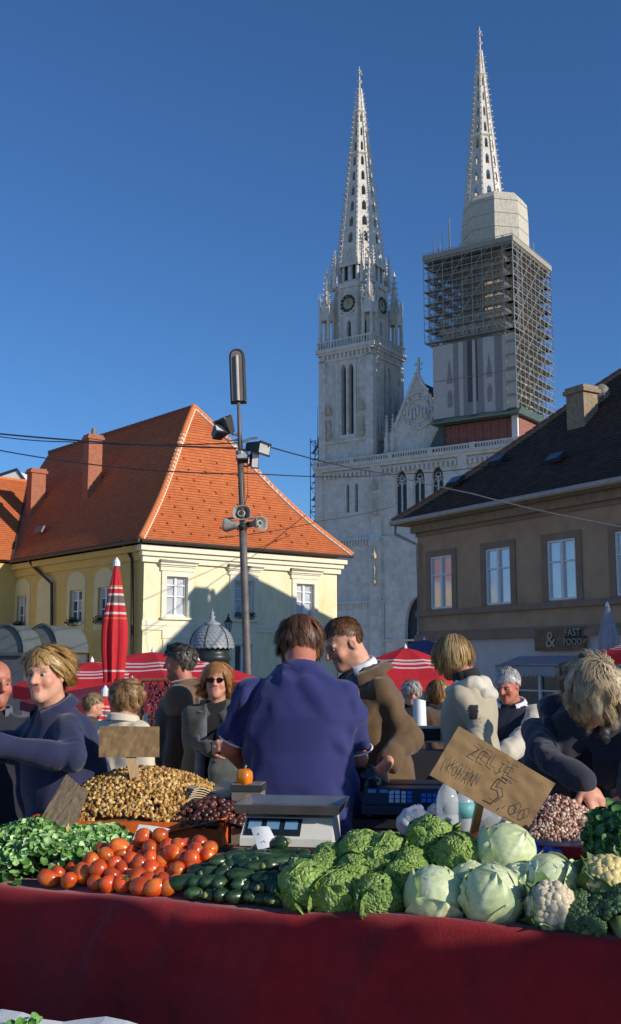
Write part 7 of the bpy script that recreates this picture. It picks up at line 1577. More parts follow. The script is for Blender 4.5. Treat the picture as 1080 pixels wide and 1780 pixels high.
leaf_heap('parsley', 1100, greens2, .034, [srgb(52, 92, 40), srgb(76, 116, 52), srgb(40, 74, 34)], 'bunch of dark green parsley in a clear bag right of the beans', 'greens', 5)
# white leafy bit on the crate
def greens3(r_): c = atz(44, 1786, .645); return c + Vector((r_.uniform(-.03, .03), r_.uniform(-.03, .03), r_.uniform(-.01, .02))), (0, -.5, 1)
leaf_heap('leaf_scraps', 40, greens3, .03, [srgb(96, 142, 62), srgb(130, 170, 84)], 'few green leaf scraps on the white paper of the corner crate', 'greens', 6)
# ================================================================== goods, signs and scales behind the vegetables
M_card = mat('brown_cardboard', srgb(142, 114, 78), .85, .12, 5, .3, 40, col2=srgb(122, 94, 62), c2lo=.5, c2hi=.75, bdist=.006); M_card2 = mat('grey_cardboard', srgb(120, 104, 84), .85, .12, 5, .3, 40)
M_ink = mat('marker_ink', (.05, .045, .05), .6, .1); M_stickw = mat('sign_stick', srgb(196, 160, 112), .7, .15, 8, stretch=(4, 4, .5))
STROKES = {'Z': [[(0, 1), (.9, 1), (0, 0), (1, 0)]], 'E': [[(.9, 1), (.1, 1), (0, 0), (.9, 0)], [(.05, .5), (.7, .52)]], 'L': [[(.1, 1), (0, .05), (.85, 0)]], 'J': [[(.75, 1), (.7, .2), (.4, -.08), (.05, .15)], [(.4, 1), (1, 1)]], '5': [[(.9, 1), (.2, 1), (.12, .56), (.55, .62), (.85, .38), (.6, .02), (.05, .06)]], '0': [[(.5, 1), (.12, .75), (.1, .25), (.5, 0), (.88, .25), (.88, .75), (.5, 1)]], ',': [[(.3, .12), (.12, -.22)]], '(': [[(.5, 1.1), (.2, .5), (.5, -.1)]], 'K': [[(.1, 1), (.08, 0)], [(.85, 1), (.1, .48), (.9, 0)]], 'O': [[(.5, 1), (.1, .7), (.15, .15), (.55, 0), (.9, .3), (.85, .8), (.5, 1)]], 'H': [[(.1, 1), (.08, 0)], [(.85, 1), (.85, 0)], [(.1, .5), (.85, .5)]], 'A': [[(0, 0), (.45, 1), (.95, 0)], [(.2, .38), (.75, .38)]], 'N': [[(.05, 0), (.1, 1), (.85, .05), (.9, 1)]], '-': [[(.1, .5), (.9, .5)]], '1': [[(.2, .75), (.55, 1), (.55, 0)]], '~': [[(0, .4), (.2, .7), (.35, .3), (.55, .7), (.7, .3), (.95, .6)]]}
def handwrite(mb, txt, x, z, h, wd, th, y, slant=0.1, adv=1.4):
    r_ = random.Random(len(txt) * 7 + int(x * 1000))
    for ch in txt:
        for st in STROKES.get(ch, []):
            P = [Vector((x + (a + slant * b) * wd + r_.uniform(-.02, .02) * wd, y, z + b * h + r_.uniform(-.02, .02) * h)) for a, b in st]
            for i in range(len(P) - 1):
                d = (P[i + 1] - P[i]); L = d.length
                if L < 1e-6: continue
                d /= L; n = Vector((-d.z, 0, d.x)) * th / 2; mb.quad(P[i] - n - d * th * .3, P[i + 1] - n + d * th * .3, P[i + 1] + n + d * th * .3, P[i] + n - d * th * .3)
        x += wd * adv
def board(name, corners, thick, material, label, cat, bend=.0, parent=None, folds=0.0, nu=14, nv=8):
    """a stiff sheet through four corners (bl, br, tr, tl), slightly warped, with real thickness"""
    bl, br, tr, tl = [Vector(c) for c in corners]; o = bl; nrm = (br - bl).cross(tl - bl).normalized(); V = []; 
    for sgn in (0, 1):
        for i in range(nu + 1):
            for j in range(nv + 1):
                s_, t = i / nu, j / nv; p = bl.lerp(br, s_).lerp(tl.lerp(tr, s_), t); w_ = bend * math.sin(math.pi * s_) + folds * (abs(mnoise.noise(Vector((s_ * 3.5, t * 2.2 + s_ * 1.5, 3)))) - .2) + folds * .5 * mnoise.noise(Vector((s_ * 9, t * 6, 9))); V.append(p - o + nrm * (w_ - (thick if sgn else 0)))
    k = (nu + 1) * (nv + 1); I = lambda i, j, s_=0: s_ * k + i * (nv + 1) + j; F = []
    for i in range(nu):
        for j in range(nv): F += [(I(i, j), I(i + 1, j), I(i + 1, j + 1), I(i, j + 1)), (I(i, j + 1, 1), I(i + 1, j + 1, 1), I(i + 1, j, 1), I(i, j, 1))]
    for i in range(nu): F += [(I(i, 0, 1), I(i + 1, 0, 1), I(i + 1, 0), I(i, 0)), (I(i, nv), I(i + 1, nv), I(i + 1, nv, 1), I(i, nv, 1))]
    for j in range(nv): F += [(I(0, j), I(0, j + 1), I(0, j + 1, 1), I(0, j, 1)), (I(nu, j, 1), I(nu, j + 1, 1), I(nu, j + 1), I(nu, j))]
    m = MB(); m.add(V, F); return m, o
def fr_of(bl, br, tl):
    X = (br - bl).normalized(); Zz = (tl - bl); Zz = (Zz - X * Zz.dot(X)).normalized(); Yy = Zz.cross(X); return Matrix(((X.x, Yy.x, Zz.x, 0), (X.y, Yy.y, Zz.y, 0), (X.z, Yy.z, Zz.z, 0), (0, 0, 0, 1)))
# big cardboard price sign ZELJE (KOHAN 5,00
dS = 3.62; cs = [at(747, 1347, dS), at(915, 1445, dS + .02), at(966, 1362, dS + .05), at(798, 1262, dS + .03)]
m, o_ = board('card', cs, .006, M_card, '', '', folds=.008, nu=40, nv=20); sg = empty('price_sign', o_, 0, 'large tilted cardboard sign handwritten ZELJE 5,00 above the cabbages', 'sign')
m.build('card', M_card, sg, False)
T = fr_of(cs[0], cs[1], cs[3]); wS = (cs[1] - cs[0]).length; hS = (cs[3] - cs[0]).length
for txt, fx, fz, fh, fwd_, th_, ad in (('ZELJE', .25, .66, .22, .065, .0026, 1.4), ('(KOHAN', .07, .24, .20, .042, .0022, 1.4), ('5', .55, .14, .46, .13, .0038, 1), (',00', .70, .16, .20, .065, .003, 1.4), ('-', .76, .04, .1, .16, .0022, 1), ('-', .58, .60, .1, .16, .0022, 1)):
    m = MB(); m.M = T; handwrite(m, txt, wS * fx, hS * fz, hS * fh, wS * fwd_, th_, -.012, adv=ad); m.build('lettering', M_ink, sg)
a = at(835, 1395, dS + .03) - o_; b = atz(813, 1500, TZ + .05) - o_; m = MB(); d = (b - a).normalized(); q = d.to_track_quat('Z', 'Y'); 
m.add([a + q @ Vector((x * .013, y * .008, 0)) for x, y in ((-1, -1), (1, -1), (1, 1), (-1, 1))] + [b + q @ Vector((x * .014, y * .008, 0)) for x, y in ((-1, -1), (1, -1), (1, 1), (-1, 1))], [(0, 1, 5, 4), (1, 2, 6, 5), (2, 3, 7, 6), (3, 0, 4, 7), (3, 2, 1, 0), (4, 5, 6, 7)]); m.build('stick', M_stickw, sg)
m = MB(); 
for (u0, v0, u1, v1) in ((893, 1318, 938, 1408),): a, b = at(u0, v0, dS + .02) - o_, at(u1, v1, dS + .02) - o_
# cardboard sign on the walnuts
dW = 4.55; cs = [at(172, 1316, dW), at(277, 1316, dW), at(277, 1263, dW + .02), at(173, 1262, dW + .02)]; m, o_ = board('card', cs, .006, M_card, '', '', folds=.008, nu=16, nv=8); sg = empty('price_sign', o_, 0, 'blank brown cardboard sign on a stick standing in the walnuts', 'sign'); m.build('card', M_card, sg)
m = MB(); a, b = at(227, 1314, dW + .01) - o_, at(237, 1372, dW - .02) - o_; m.add([a + Vector((-.022, .0, 0)), a + Vector((.022, 0, 0)), b + Vector((.016, 0, 0)), b + Vector((-.016, 0, 0))] + [a + Vector((-.022, .012, 0)), a + Vector((.022, .012, 0)), b + Vector((.016, .012, 0)), b + Vector((-.016, .012, 0))], [(0, 1, 2, 3), (7, 6, 5, 4), (0, 3, 7, 4), (1, 5, 6, 2), (3, 2, 6, 7)]); m.build('stick', M_stickw, sg)
# leaning grey cardboard at the greens
dG = 4.15; cs = [at(73, 1419, dG), at(113, 1442, dG), at(150, 1375, dG + .03), at(116, 1345, dG + .04)]; m, o_ = board('card', cs, .006, M_card2, '', '', folds=.008); sg = empty('price_sign', o_, 0, 'folded grey cardboard sign leaning above the salad greens', 'sign'); m.build('card', M_card2, sg)
cs2 = [at(116, 1441, dG + .03), at(135, 1428, dG + .05), at(154, 1378, dG + .06), at(148, 1368, dG + .045)]; m, o2 = board('flap', cs2, .006, M_card2, '', '', folds=.006); q = m.build('flap', M_card2, sg); q.location = o2 - o_
m = MB(); a, b = at(116, 1432, dG + .03) - o_, at(112, 1475, dG - .05) - o_; m.tube(a, b, .012, n=5); m.build('stick', M_stickw, sg)
# white price cards
M_wc = mat('white_card', (.78, .78, .76), .7, .04, 5)
for (c4, lab, txt) in (([(228, 1466), (283, 1474), (296, 1441), (242, 1433)], 'white price card with scribbled writing stuck above the tomatoes', '~0-~'), ([(449, 1478), (485, 1470), (468, 1437), (436, 1438)], 'white price card with scribbled writing stuck above the courgettes', '~1~')):
    dd = 4.02 if c4[0][0] < 300 else 3.72; P = [at(u, v, dd + k * .012) for k, (u, v) in enumerate(c4)]; m, o_ = board('card', P, .002, M_wc, '', '', bend=.006, nu=8, nv=4); r_ = empty('price_card', o_, 0, lab, 'price card'); m.build('card', M_wc, r_); T = fr_of(P[0], P[1], P[3]); m = MB(); m.M = T; w_ = (P[1] - P[0]).length; h_ = (P[3] - P[0]).length; handwrite(m, txt, w_ * .14, h_ * .5, h_ * .26, w_ * .15, .0022, -.008); m.build('lettering', M_ink, r_); m = MB(); m.M = T; handwrite(m, '~', w_ * .2, h_ * .16, h_ * .2, w_ * .5, .0018, -.008); m.build('lettering', M_ink, r_)

# ---- rear table at the left with the walnuts
rt = empty('rear_table', (at(255, 1450, 4.7).x, 4.72, 0), R(-6), 'low table behind the stallholder carrying the walnut tray', 'table')
m = MB(); m.box(-.52, .45, -.36, .36, .87, .91); m.build('table_top', M_plank, rt)
for x in (-.45, .38):
    for y in (-.3, .3): m = MB(); m.box(x - .03, x + .03, y - .03, y + .03, 0, .87); m.build('leg', M_plank, rt)
M_orange = mat('orange_plastic', srgb(224, 104, 36), .5, .12, 4, .2, 20)
ty = empty('walnut_tray', (at(262, 1445, 4.6).x, 4.68, .915), R(-6), 'orange lined tray heaped with walnut kernels', 'tray')
m = MB(); X0, X1, Y0, Y1 = -.46, .36, -.33, .33
for (a, b, c, d) in ((X0, X1, Y0, Y0 + .015), (X0, X1, Y1 - .015, Y1), (X0, X0 + .015, Y0 + .015, Y1 - .015), (X1 - .015, X1, Y0 + .015, Y1 - .015)): m.box(a, b, c, d, 0, .09)
m.box(X0 + .015, X1 - .015, Y0 + .015, Y1 - .015, 0, .01); m.build('tray_shell', M_orange, ty)
m = MB(); P = [(.10, -.36, .05), (.36, -.34, .11), (.40, -.28, .12), (.14, -.30, .075)]; m.add([Vector(p) for p in P] + [Vector(p) - Vector((0, 0, .006)) for p in P], [(0, 1, 2, 3), (7, 6, 5, 4), (0, 4, 5, 1), (1, 5, 6, 2), (2, 6, 7, 3), (3, 7, 4, 0)]); m.build('liner_flap', M_orange, ty)
def kernels(name, n, fn, mk, M_, label, cat, seed=2):
    r_ = np.random.RandomState(seed); bv, bf = mk; V = []; F = []; K = []
    for _ in range(n):
        p, sc, c = fn(r_); E_ = Euler(r_.uniform(0, 6.28, 3)).to_matrix(); b = len(V); M3 = np.array(E_) * sc; V.append(bv @ M3.T + np.array(p)); F.append(bf + b * len(bv)); K.append(np.tile(np.array(c), (len(bv), 1)) * r_.uniform(.8, 1.2, (len(bv), 1)))
    V = np.concatenate(V); F = np.concatenate(F); o_ = link(name, npmesh(name, V, F, M_, np.clip(np.concatenate(K), 0, 1))); tag(o_, label, cat, kind='stuff'); return o_
def lumpy(nu, nv, sx, sy, sz, am, seed):
    V = []; 
    for i in range(nv + 1):
        for j in range(nu):
            th = math.pi * i / nv; a = 2 * math.pi * j / nu; q = Vector((math.sin(th) * math.cos(a), math.sin(th) * math.sin(a), math.cos(th))); k = 1 + am * mnoise.noise(q * 2.6 + Vector((seed, 0, 0))); V.append((q.x * sx * k, q.y * sy * k, q.z * sz * k))
    return np.array(V), np.array([(i * nu + j, (i + 1) * nu + j, (i + 1) * nu + (j + 1) % nu, i * nu + (j + 1) % nu) for i in range(nv) for j in range(nu)])
M_nut = mat('kernel_skin', rough=.65, var=.25, scale=60, attr='Col', spec=.3)
TT_ = Matrix.Translation(ty.location) @ Matrix.Rotation(R(-6), 4, 'Z')
def nut(r_):
    while True:
        x = r_.uniform(X0 + .02, X1 - .02); y = r_.uniform(Y0 + .02, Y1 - .02); q = ((x + .05) / .44) ** 2 + ((y - .02) / .37) ** 2
        if q < 1.15: break
    h = .06 + .20 * max(0, 1 - q) ** .8; c = [srgb(206, 164, 92), srgb(180, 134, 70), srgb(224, 188, 122), srgb(146, 102, 54)][r_.randint(4)]; return TT_ @ Vector((x, y, h + r_.uniform(-.008, .008))), r_.uniform(.75, 1.25), c
kernels('walnut_kernels', 5200, nut, lumpy(7, 5, .0105, .0078, .007, .75, 3), M_nut, 'big heap of golden brown walnut kernels in the orange tray', 'walnuts', 4)
m = MB(); nn_ = 24
for i in range(nn_):
    for j in range(nn_):
        f = lambda a, b: Vector((X0 + (X1 - X0) * a / nn_, Y0 + (Y1 - Y0) * b / nn_, .025 + .20 * max(0, 1 - ((X0 + (X1 - X0) * a / nn_ + .05) / .44) ** 2 - ((Y0 + (Y1 - Y0) * b / nn_ - .02) / .37) ** 2) ** .8 )); m.quad(f(i, j), f(i + 1, j), f(i + 1, j + 1), f(i, j + 1))
m.build('kernel_bed', mat('kernel_bed', srgb(120, 82, 46), .9, .3, 60), ty)
# scoop on the walnuts
sp_ = empty('scoop', tuple(at(232, 1410, 4.42)), R(8), 'violet plastic scoop lying on the walnuts', 'scoop'); m = MB(); m.lathe([(.001, -.05), (.022, -.045), (.03, -.01), (.03, .03)], 10, fr=lambda t, z: 1 if math.sin(t) < .2 else .55); me = m.build('bowl', mat('violet_plastic', srgb(92, 84, 160), .35, .1), sp_, True); me.rotation_euler = (0, R(90), 0); m = MB(); m.path([(.03, 0, .0), (.08, .01, .012), (.12, .01, .01)], .008, 6); m.build('handle', mat('violet_plastic'), sp_, True)
# chestnuts and paper bags
def chest(r_):
    c = at(375, 1414, 4.45); a = r_.uniform(0, 6.28); q = math.sqrt(r_.rand()); return c + Vector((q * .20 * math.cos(a), q * .14 * math.sin(a), .085 * (1 - q * q) - .03 + r_.uniform(-.004, .004))), r_.uniform(.8, 1.2), [srgb(82, 44, 36), srgb(62, 32, 28), srgb(108, 62, 50)][r_.randint(3)]
kernels('chestnuts', 420, chest, lumpy(8, 5, .015, .013, .011, .3, 7), mat('chestnut_skin', rough=.3, var=.2, scale=50, attr='Col', spec=.5), 'dark brown heap of chestnuts beside the walnut tray', 'chestnuts', 9)
cb_ = empty('chestnut_crate', (at(378, 1440, 4.45).x, 4.45, .83), R(-4), 'dark shallow crate under the chestnuts', 'crate'); m = MB(); m.box(-.26, .26, -.17, .17, 0, .06); m.build('crate_box', M_plank, cb_)
for x0 in (-.26, .245): m = MB(); m.box(x0, x0 + .015, -.17, .17, .06, .12); m.build('crate_side', M_plank, cb_)
pb_ = empty('paper_bag_stack', tuple(at(362, 1394, 4.55)), R(20), 'stack of beige paper bags lying between walnuts and chestnuts', 'paper bags'); M_pb = mat('beige_paper', srgb(206, 184, 148), .8, .06, 6)
for k in range(7):
    m = MB(); n_ = 8
    for i in range(n_):
        f = lambda a, y: Vector(((a / n_ - .5) * .21, y, .022 * math.sin(a * .8 + 1) * (.4 + .1 * k) + k * .007 + .03 * (a / n_))); m.quad(f(i, -.07), f(i + 1, -.07), f(i + 1, .07), f(i, .07)); m.quad(f(i, .07) - Vector((0, 0, .004)), f(i + 1, .07) - Vector((0, 0, .004)), f(i + 1, -.07) - Vector((0, 0, .004)), f(i, -.07) - Vector((0, 0, .004)))
        m.quad(f(i, -.07) - Vector((0, 0, .004)), f(i + 1, -.07) - Vector((0, 0, .004)), f(i + 1, -.07), f(i, -.07))
    q = m.build('paper_bag', M_pb, pb_, True); q.rotation_euler = (0, 0, R(-4 + k * 2.0)); q.location = (k * .003, k * .004, 0)

# ---- white weighing scale on its wooden box, centre
bx_ = empty('wooden_box', tuple(at(528, 1478, 3.9)), R(-14), 'old wooden box carrying the white weighing scale', 'box'); bx_.location.z = TZ + .004
for k in range(3): m = MB(); m.box(-.22, .22, -.14, -.125, .002 + k * .034, .032 + k * .034); m.build('slat', M_plank, bx_); m = MB(); m.box(-.22, .22, .125, .14, .002 + k * .034, .032 + k * .034); m.build('slat', M_plank, bx_)
for k in range(4): m = MB(); m.box(-.225, .225, -.143 + k * .072, -.075 + k * .072, .104, .118); m.build('top_board', M_plank, bx_)
for sx in (-1, 1): m = MB(); m.box(sx * .21 - .012, sx * .21 + .012, -.124, .124, .0, .104); m.build('end_board', M_plank, bx_)
M_sw = mat('scale_enamel', srgb(222, 218, 204), .4, .06, 6); M_ss = mat('stainless_tray', srgb(170, 165, 158), .25, .1, 4, metal=.8); M_key = mat('key_blue', srgb(54, 110, 190), .4); M_keyw = mat('key_pale', srgb(190, 204, 214), .4); M_disp = mat('dark_display', srgb(30, 38, 52), .15, .1, spec=.6)
def weigh_scale(P, rz, label, body, wd=.36, tray=True, keys=True, kc=None, dark=False, sc=1.0):
    r_ = empty('weighing_scale', P, rz, label, 'scale'); r_.scale = (sc,) * 3; w = wd / 2
    m = MB(); m.add([(-w, -.15, 0), (w, -.15, 0), (w, .15, 0), (-w, .15, 0), (-w, -.15, .03), (w, -.15, .03), (w * .96, -.06, .10), (-w * .96, -.06, .10), (w * .96, .15, .10), (-w * .96, .15, .10)], [(3, 2, 1, 0), (0, 1, 5, 4), (4, 5, 6, 7), (7, 6, 8, 9), (2, 3, 9, 8), (1, 2, 8, 6, 5), (0, 4, 7, 9, 3)]); m.build('body', body, r_)
    nrm = Vector((0, -.07, .09)).normalized(); T = Matrix.Translation((0, -.105, .066)) @ Matrix.Rotation(math.atan2(.07, .09), 4, 'X')
    m = MB(); m.M = T; m.box(-w * .92, w * .3, -.045, .045, .0, .004); m.build('panel', M_disp, r_)
    for i in range(4 if keys else 0):
        for j in range(3): m = MB(); m.M = T; x = -w * .35 + i * .026; m.box(x, x + .019, -.036 + j * .024, -.018 + j * .024, .0045, .009); m.build('key', M_keyw if i < 3 else M_key, r_)
    for i in range(4 if keys else 0):
        for j in range(2): m = MB(); m.M = T; x = w * .42 + i * .024; m.box(x, x + .018, -.034 + j * .03, -.012 + j * .03, .0045, .009); m.build('key', M_key, r_)
    for i in range(3): m = MB(); m.M = T; ww_ = .28 if keys else .40; x = -w * .86 + i * w * ww_; m.box(x, x + w * ww_ * .7, *((.02, .04) if keys else (-.015, .03)), .0045, .007); m.build('display', mat('lcd_blue', srgb(110, 150, 180), .2), r_)
    for sx in (-1, 1):
        for y in (-.12, .12): m = MB(); m.lathe([(.012, -.012), (.015, 0)], 8, (sx * w * .85, y, 0)); m.build('foot', M_dkgrey, r_)
    if tray:
        m = MB(); m.lathe([(.03, .10), (.05, .112), (.05, .125)], 10, (0, .03, 0)); m.build('load_post', M_dkgrey, r_)
        m = MB(); W2, D2 = w * 1.08, .155; z0 = .125
        for s_, (a, z) in enumerate(((.0, 0), (0, 0))): pass
        vs = []; 
        for k_, (e, z) in enumerate(((0, z0), (.012, z0 + .032), (.02, z0 + .032), (.006, z0 - .004))):
            vs += [(-W2 - e, -D2 + .03 - e, z), (W2 + e, -D2 + .03 - e, z), (W2 + e, D2 + .03 + e, z), (-W2 - e, D2 + .03 + e, z)]
        m.add(vs, [(0, 1, 2, 3)] + [(b * 4 + j, b * 4 + (j + 1) % 4, b * 4 + 4 + (j + 1) % 4, b * 4 + 4 + j) for b in range(3) for j in range(4)] + [(15, 14, 13, 12)]); m.build('pan', M_ss, r_)
    return r_
q = at(507, 1466, 3.95); weigh_scale((q.x, 3.96, TZ + .126), R(-8), 'white weighing scale with steel pan on the wooden box behind the courgettes', M_sw, .37, keys=False, sc=.88)
# black crates with the dark keypad scale
M_blk = mat('black_plastic', srgb(34, 34, 38), .45, .15, 5); M_dkblue = mat('dark_blue_enamel', srgb(40, 50, 72), .35, .08, 5)
dkx = at(690, 1420, 4.72)
cr_ = empty('crate_stack', (dkx.x, 4.88, 0), R(-4), 'stack of dark plastic crates behind the cabbages carrying the keypad scale', 'crates')
for k in range(4): 
    m = MB(); z = k * .245; m.box(-.36, .36, -.2, .2, z, z + .235); m.box(-.375, .375, -.215, .215, z + .2, z + .232); m.build('crate', M_blk, cr_)
weigh_scale((at(705, 1400, 4.75).x, 4.80, .992), R(-6), 'dark blue keypad weighing scale on the crate stack facing the stallholder', M_dkblue, .36, tray=False, sc=1.0)
m = MB(); q = at(712, 1348, 4.9); 
dsp = empty('scale_platter', (at(705, 1340, 4.95).x, 4.98, 1.06), R(-6), 'flat black scale platter behind the keypad scale', 'scale'); m = MB(); m.box(-.2, .2, -.1, .1, 0, .035); m.build('platter', M_blk, dsp); m = MB(); m.box(-.15, .15, -.08, .08, -.068, 0); m.build('pedestal', M_blk, dsp)
# far scale with white frame display and its table
ft = empty('far_table', (at(745, 1330, 6.4).x, 6.5, 0), 0, 'far trestle table with dark cover under the white framed scale', 'table'); m = MB(); m.box(-.5, .8, -.35, .35, .86, .9); m.build('table_top', M_blk, ft)
m = MB(); m.box(-.49, .79, -.345, -.33, .25, .86); m.build('table_skirt', M_blackw, ft)
for x in (-.45, .75):
    for y in (-.3, .3): m = MB(); m.box(x - .03, x + .03, y - .025, y + .025, 0, .86); m.build('leg', M_plank, ft)
fs = empty('weighing_scale', (at(748, 1300, 6.3).x, 6.35, .9), R(5), 'white framed scale display on a column on the far table', 'scale')
zf = lambda v: EYE + ray(748, v).z / ray(748, v).y * 6.35 - .9
m = MB(); m.box(-.085, .085, -.02, .04, zf(1290), zf(1262)); m.build('display_frame', M_sw, fs); m = MB(); m.box(-.072, .062, -.026, -.02, zf(1287), zf(1266)); m.build('display', M_disp, fs); m = MB(); m.tube((0, .03, 0), (0, .03, zf(1289)), .02); m.build('column', M_galv, fs); m = MB(); m.box(-.13, .13, -.12, .16, 0, .07); m.build('body', M_blk, fs)
m = MB(); m.lathe([(.06, .07), (.07, .1), (.05, .13)], 12, (0.02, -.06, 0)); m.build('bowl', mat('pale_glass', (.5, .55, .58), .1, spec=.8), fs, True)
yb = empty('yellow_edged_crate', (at(735, 1325, 6.1).x, 6.05, .0), R(3), 'black crate stack with a yellow strap behind the keypad scale', 'crates'); m = MB(); m.box(-.14, .28, -.12, .12, 0, EYE + ray(735, 1305).z / ray(735, 1305).y * 6.05); m.build('crate_box', M_blk, yb); m = MB(); m.box(-.145, -.125, -.126, -.12, .3, EYE + ray(735, 1304).z / ray(735, 1304).y * 6.05); m.build('strap', mat('yellow_strap', srgb(206, 164, 40), .5), yb)
# orange pepper, white cloth bag, sheet of paper
op = empty('orange_pepper', tuple(at(425, 1352, 4.45)), R(20), 'orange bell pepper held up beside the stallholder', 'pepper'); m = MB(); m.lathe([(.001, -.036), (.018, -.040), (.030, -.026), (.034, 0), (.032, .022), (.02, .036), (.008, .030), (.001, .026)], 20, fr=lambda t, z: 1 + .10 * math.cos(4 * t)); m.build('flesh', mat('pepper_orange', srgb(230, 130, 24), .2, .06, 10, coat=.4, spec=.6), op, True); m = MB(); m.path([(0, 0, .026), (.003, 0, .04), (.008, 0, .05)], [.005, .004, .0045], 6); m.build('stem', M_stem, op, True)
ob = empty('produce_box', (at(432, 1380, 4.45).x, 4.47, .86), R(-8), 'small grey box with the orange pepper on top', 'box'); zz_ = at(425, 1361, 4.45).z - .86 - .0; m = MB(); m.box(-.06, .06, -.05, .05, 0, zz_); m.build('box_body', M_tin, ob); m = MB(); m.box(-.065, .065, -.055, .055, zz_ - .03, zz_ - .005); m.build('rim', M_dkgrey, ob)
wp = empty('paper_sheet', tuple(at(727, 1232, 8.8)), R(4), 'white paper sheet held in front of the grey haired woman', 'paper'); m, o_ = board('sheet', [at(719, 1264, 8.8), at(742, 1264, 8.8), at(740, 1218, 8.82), at(718, 1214, 8.82)], .002, M_wc, '', '', bend=.03); q = m.build('sheet', M_wc, wp); wp.rotation_euler = (0, 0, 0); wp.location = o_
cbd = empty('cardboard_sheet', (0, 0, 0), 0, 'upright beige cardboard sheet beside the beige jacket', 'cardboard'); m, o_ = board('sheet', [at(778, 1285, 6.6), at(791, 1262, 6.55), at(792, 1236, 6.55), at(778, 1240, 6.6)], .005, M_card, '', ''); m.build('sheet', M_card, cbd); cbd.location = o_
# plastic bags, bottle, blue bag
M_poly = mat('clear_polythene', (.86, .88, .9), .12, .05, 8, .6, 14, spec=.6, alpha=.32, bdist=.02); M_polyw = mat('white_polythene', (.8, .81, .83), .3, .05, 8, .5, 16, spec=.5, alpha=.7)
def bag(P, rx, ry, rz_, seed, material, label, name='plastic_bag', amp=.25, bot=.1):
    V, F = lumpy(30, 20, rx, ry, rz_, 0, seed); r_ = np.array([mnoise.noise(Vector(v / np.array([rx, ry, rz_])) * 2.2 + Vector((seed, 0, 0))) * amp + abs(mnoise.noise(Vector(v / np.array([rx, ry, rz_])) * 4.5 + Vector((seed, 5, 0)))) * amp * .9 for v in V]); V = V * (1 + r_)[:, None]; V[:, 2] = np.maximum(V[:, 2], -rz_ * .6); o_ = link(name, npmesh(name, V, F, material), None, P); tag(o_, label, 'bag'); return o_
bag(at(722, 1432, 4.0), .060, .05, .06, 1, M_polyw, 'crumpled white plastic bag behind the savoy cabbages'); bag(at(760, 1440, 3.98), .05, .05, .075, 2, M_poly, 'clear plastic bag beside the plastic bottle'); bag(at(845, 1440, 3.95), .07, .05, .09, 3, M_poly, 'clear plastic bag behind the stick of the big sign')
bag(at(705, 1335, 6.0), .05, .05, .055, 4, M_polyw, 'small white bag in front of the far scale'); bag(at(1082, 1458, 3.72), .10, .09, .08, 5, M_poly, 'clear plastic bag round the parsley'); bag(at(955, 1500, 3.65), .05, .05, .045, 6, mat('blue_plastic', srgb(40, 96, 190), .35, .1, 8), 'bright blue plastic bag between the cabbages and the beans', amp=.3); bag(at(925, 1490, 3.7), .03, .03, .05, 7, mat('blue_plastic'), 'small scrap of blue plastic beside the big pale cabbage', amp=.3)
bag(at(640, 1358, 4.85), .055, .05, .06, 8, mat('black_polythene', (.02, .02, .025), .2, .1, spec=.6), 'shiny black plastic bag held under the hand of the man in brown', amp=.3)
bt_ = empty('plastic_bottle', tuple(at(779, 1445, 3.92)), 0, 'empty clear plastic bottle standing behind the cabbages', 'bottle'); m = MB(); m.lathe([(.03, 0), (.036, .01), (.036, .05), (.033, .055), (.036, .06), (.036, .10), (.030, .125), (.014, .150), (.0135, .165)], 18); m.build('bottle_body', mat('clear_pet', (.8, .84, .86), .08, .03, spec=.7, alpha=.45), bt_, True); m = MB(); m.lathe([(.0155, .160), (.0155, .182), (.001, .183)], 14); m.build('cap', mat('pale_cap', (.6, .63, .66), .4), bt_, True); bt_.scale = (1.1,) * 3
b2 = empty('plastic_bottle', tuple(at(808, 1448, 3.95)), 0, 'clear bottle with a turquoise label beside the stick of the big sign', 'bottle'); m = MB(); m.lathe([(.03, 0), (.036, .01), (.036, .10), (.030, .125), (.014, .150), (.0135, .165)], 18); m.build('bottle_body', mat('clear_pet'), b2, True); m = MB(); m.lathe([(.0368, .055), (.0368, .11)], 18); m.build('label', mat('turquoise_label', srgb(110, 180, 180), .5), b2, True)
# beans in an opened sack on a red-rimmed box
bq = at(978, 1440, 3.86)
def bean(r_):
    a = r_.uniform(0, 6.28); q = math.sqrt(r_.rand()); return Vector((bq.x - .01 + q * .19 * math.cos(a), bq.y + .02 + q * .16 * math.sin(a), bq.z - .02 + .125 * (1 - q ** 1.6) + r_.uniform(-.003, .003))), r_.uniform(.8, 1.2), [srgb(206, 172, 142), srgb(160, 110, 92), srgb(120, 70, 62), srgb(226, 200, 172)][r_.randint(4)]
kernels('beans', 2600, bean, lumpy(7, 5, .0095, .0062, .0055, .15, 2), mat('bean_skin', rough=.4, var=.25, scale=120, attr='Col', spec=.4), 'heap of speckled pink brown beans under the bending woman\'s hand', 'beans', 12)
bb = empty('bean_box', (bq.x - .01, bq.y + .03, 0), TANG, 'red rimmed box with a polythene liner holding the beans', 'box'); zb_ = bq.z - .035
m = MB(); m.lathe([(.17, zb_ - .001), (.15, zb_ + .025), (.10, zb_ + .075), (.05, zb_ + .105), (.001, zb_ + .115)], 20); m.build('bean_bed', mat('bean_bed', srgb(140, 96, 80), .8, .3, 80), bb, True)
m = MB(); m.box(-.26, .26, -.21, .21, zb_ - .06, zb_ - .002); m.build('box_body', mat('dark_brown_box', srgb(70, 36, 28), .7), bb); m = MB(); 
for a in ((-.27, .27, -.22, -.205), (-.27, .27, .205, .22), (-.27, -.255, -.205, .205), (.255, .27, -.205, .205)): m.box(*a, zb_ - .028, zb_ + .004)
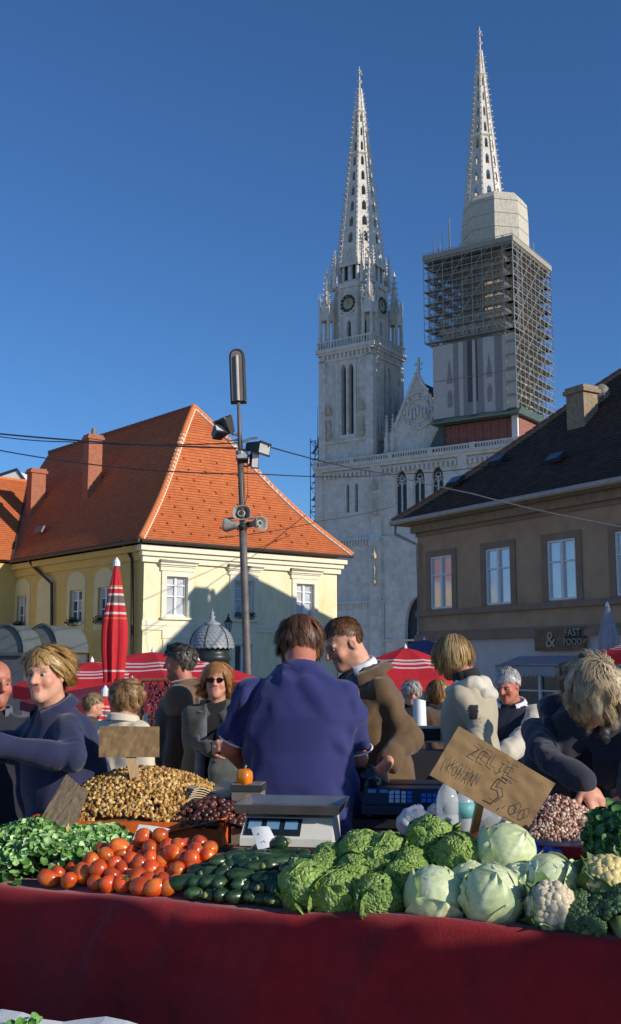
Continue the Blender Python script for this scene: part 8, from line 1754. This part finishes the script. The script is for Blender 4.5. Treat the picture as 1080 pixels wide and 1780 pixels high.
m.build('rim', mat('red_rim', srgb(150, 30, 34), .6), bb)
V, F = lumpy(30, 6, .24, .2, .02, 0, 1); m = MB(); n_ = 36
for i in range(n_):
    a0, a1 = 2 * math.pi * i / n_, 2 * math.pi * (i + 1) / n_; w0, w1 = .02 * math.sin(5 * a0) + .012 * math.sin(11 * a0), .02 * math.sin(5 * a1) + .012 * math.sin(11 * a1)
    f = lambda a, w_, r_, z: (r_ * 1.15 * math.cos(a), r_ * math.sin(a), zb_ + z + w_); m.quad(f(a0, 0, .175, .015), f(a1, 0, .175, .015), f(a1, w1, .215, .035), f(a0, w0, .215, .035)); m.quad(f(a0, w0, .215, .035), f(a1, w1, .215, .035), f(a1, -.02, .225, -.01), f(a0, -.02, .225, -.01))
m.build('polythene_liner', M_poly, bb, True)
m = MB(); m.box(-.2, -.17, -.17, .17, TZ, zb_ - .06); m.build('box_foot', M_plank, bb); m = MB(); m.box(.17, .2, -.17, .17, TZ, zb_ - .06); m.build('box_foot', M_plank, bb)
# strings of dried peppers hanging behind the curly haired woman
M_chili = mat('dried_pepper', srgb(96, 26, 28), .35, .3, 30, spec=.5)
hk = empty('garland_rack', tuple(at(281, 1180, 8.6).xy) + (0,), 0, 'wooden rack carrying strings of dried peppers', 'rack'); zt_ = at(281, 1182, 8.6).z; m = MB(); m.tube((-.16, 0, zt_), (.16, 0, zt_), .012); m.build('rail', M_plank, hk)
for sx in (-.15, .15): m = MB(); m.tube((sx, .02, 0), (sx, .02, zt_), .014); m.build('post', M_plank, hk)
for k, u in enumerate((265, 275, 286, 297)):
    c = at(u, 1184, 8.55); r_ = random.Random(k); m = MB(); L_ = .34 + .05 * r_.random()
    for j in range(34):
        z = -L_ * j / 34; a = r_.uniform(0, 6.28); d = Vector((math.cos(a), math.sin(a), -.5)); p0 = Vector((0, 0, z)); m.path([p0, p0 + d * .018, p0 + d * .032 + Vector((0, 0, -.012))], [.005, .009, .003], 5)
    m.tube((0, 0, .02), (0, 0, -L_), .003, n=4); o_ = m.build('pepper_string', M_chili, None, True, c); tag(o_, 'string of dark red dried peppers hanging from the rack', 'pepper string', 'strings of dried peppers')
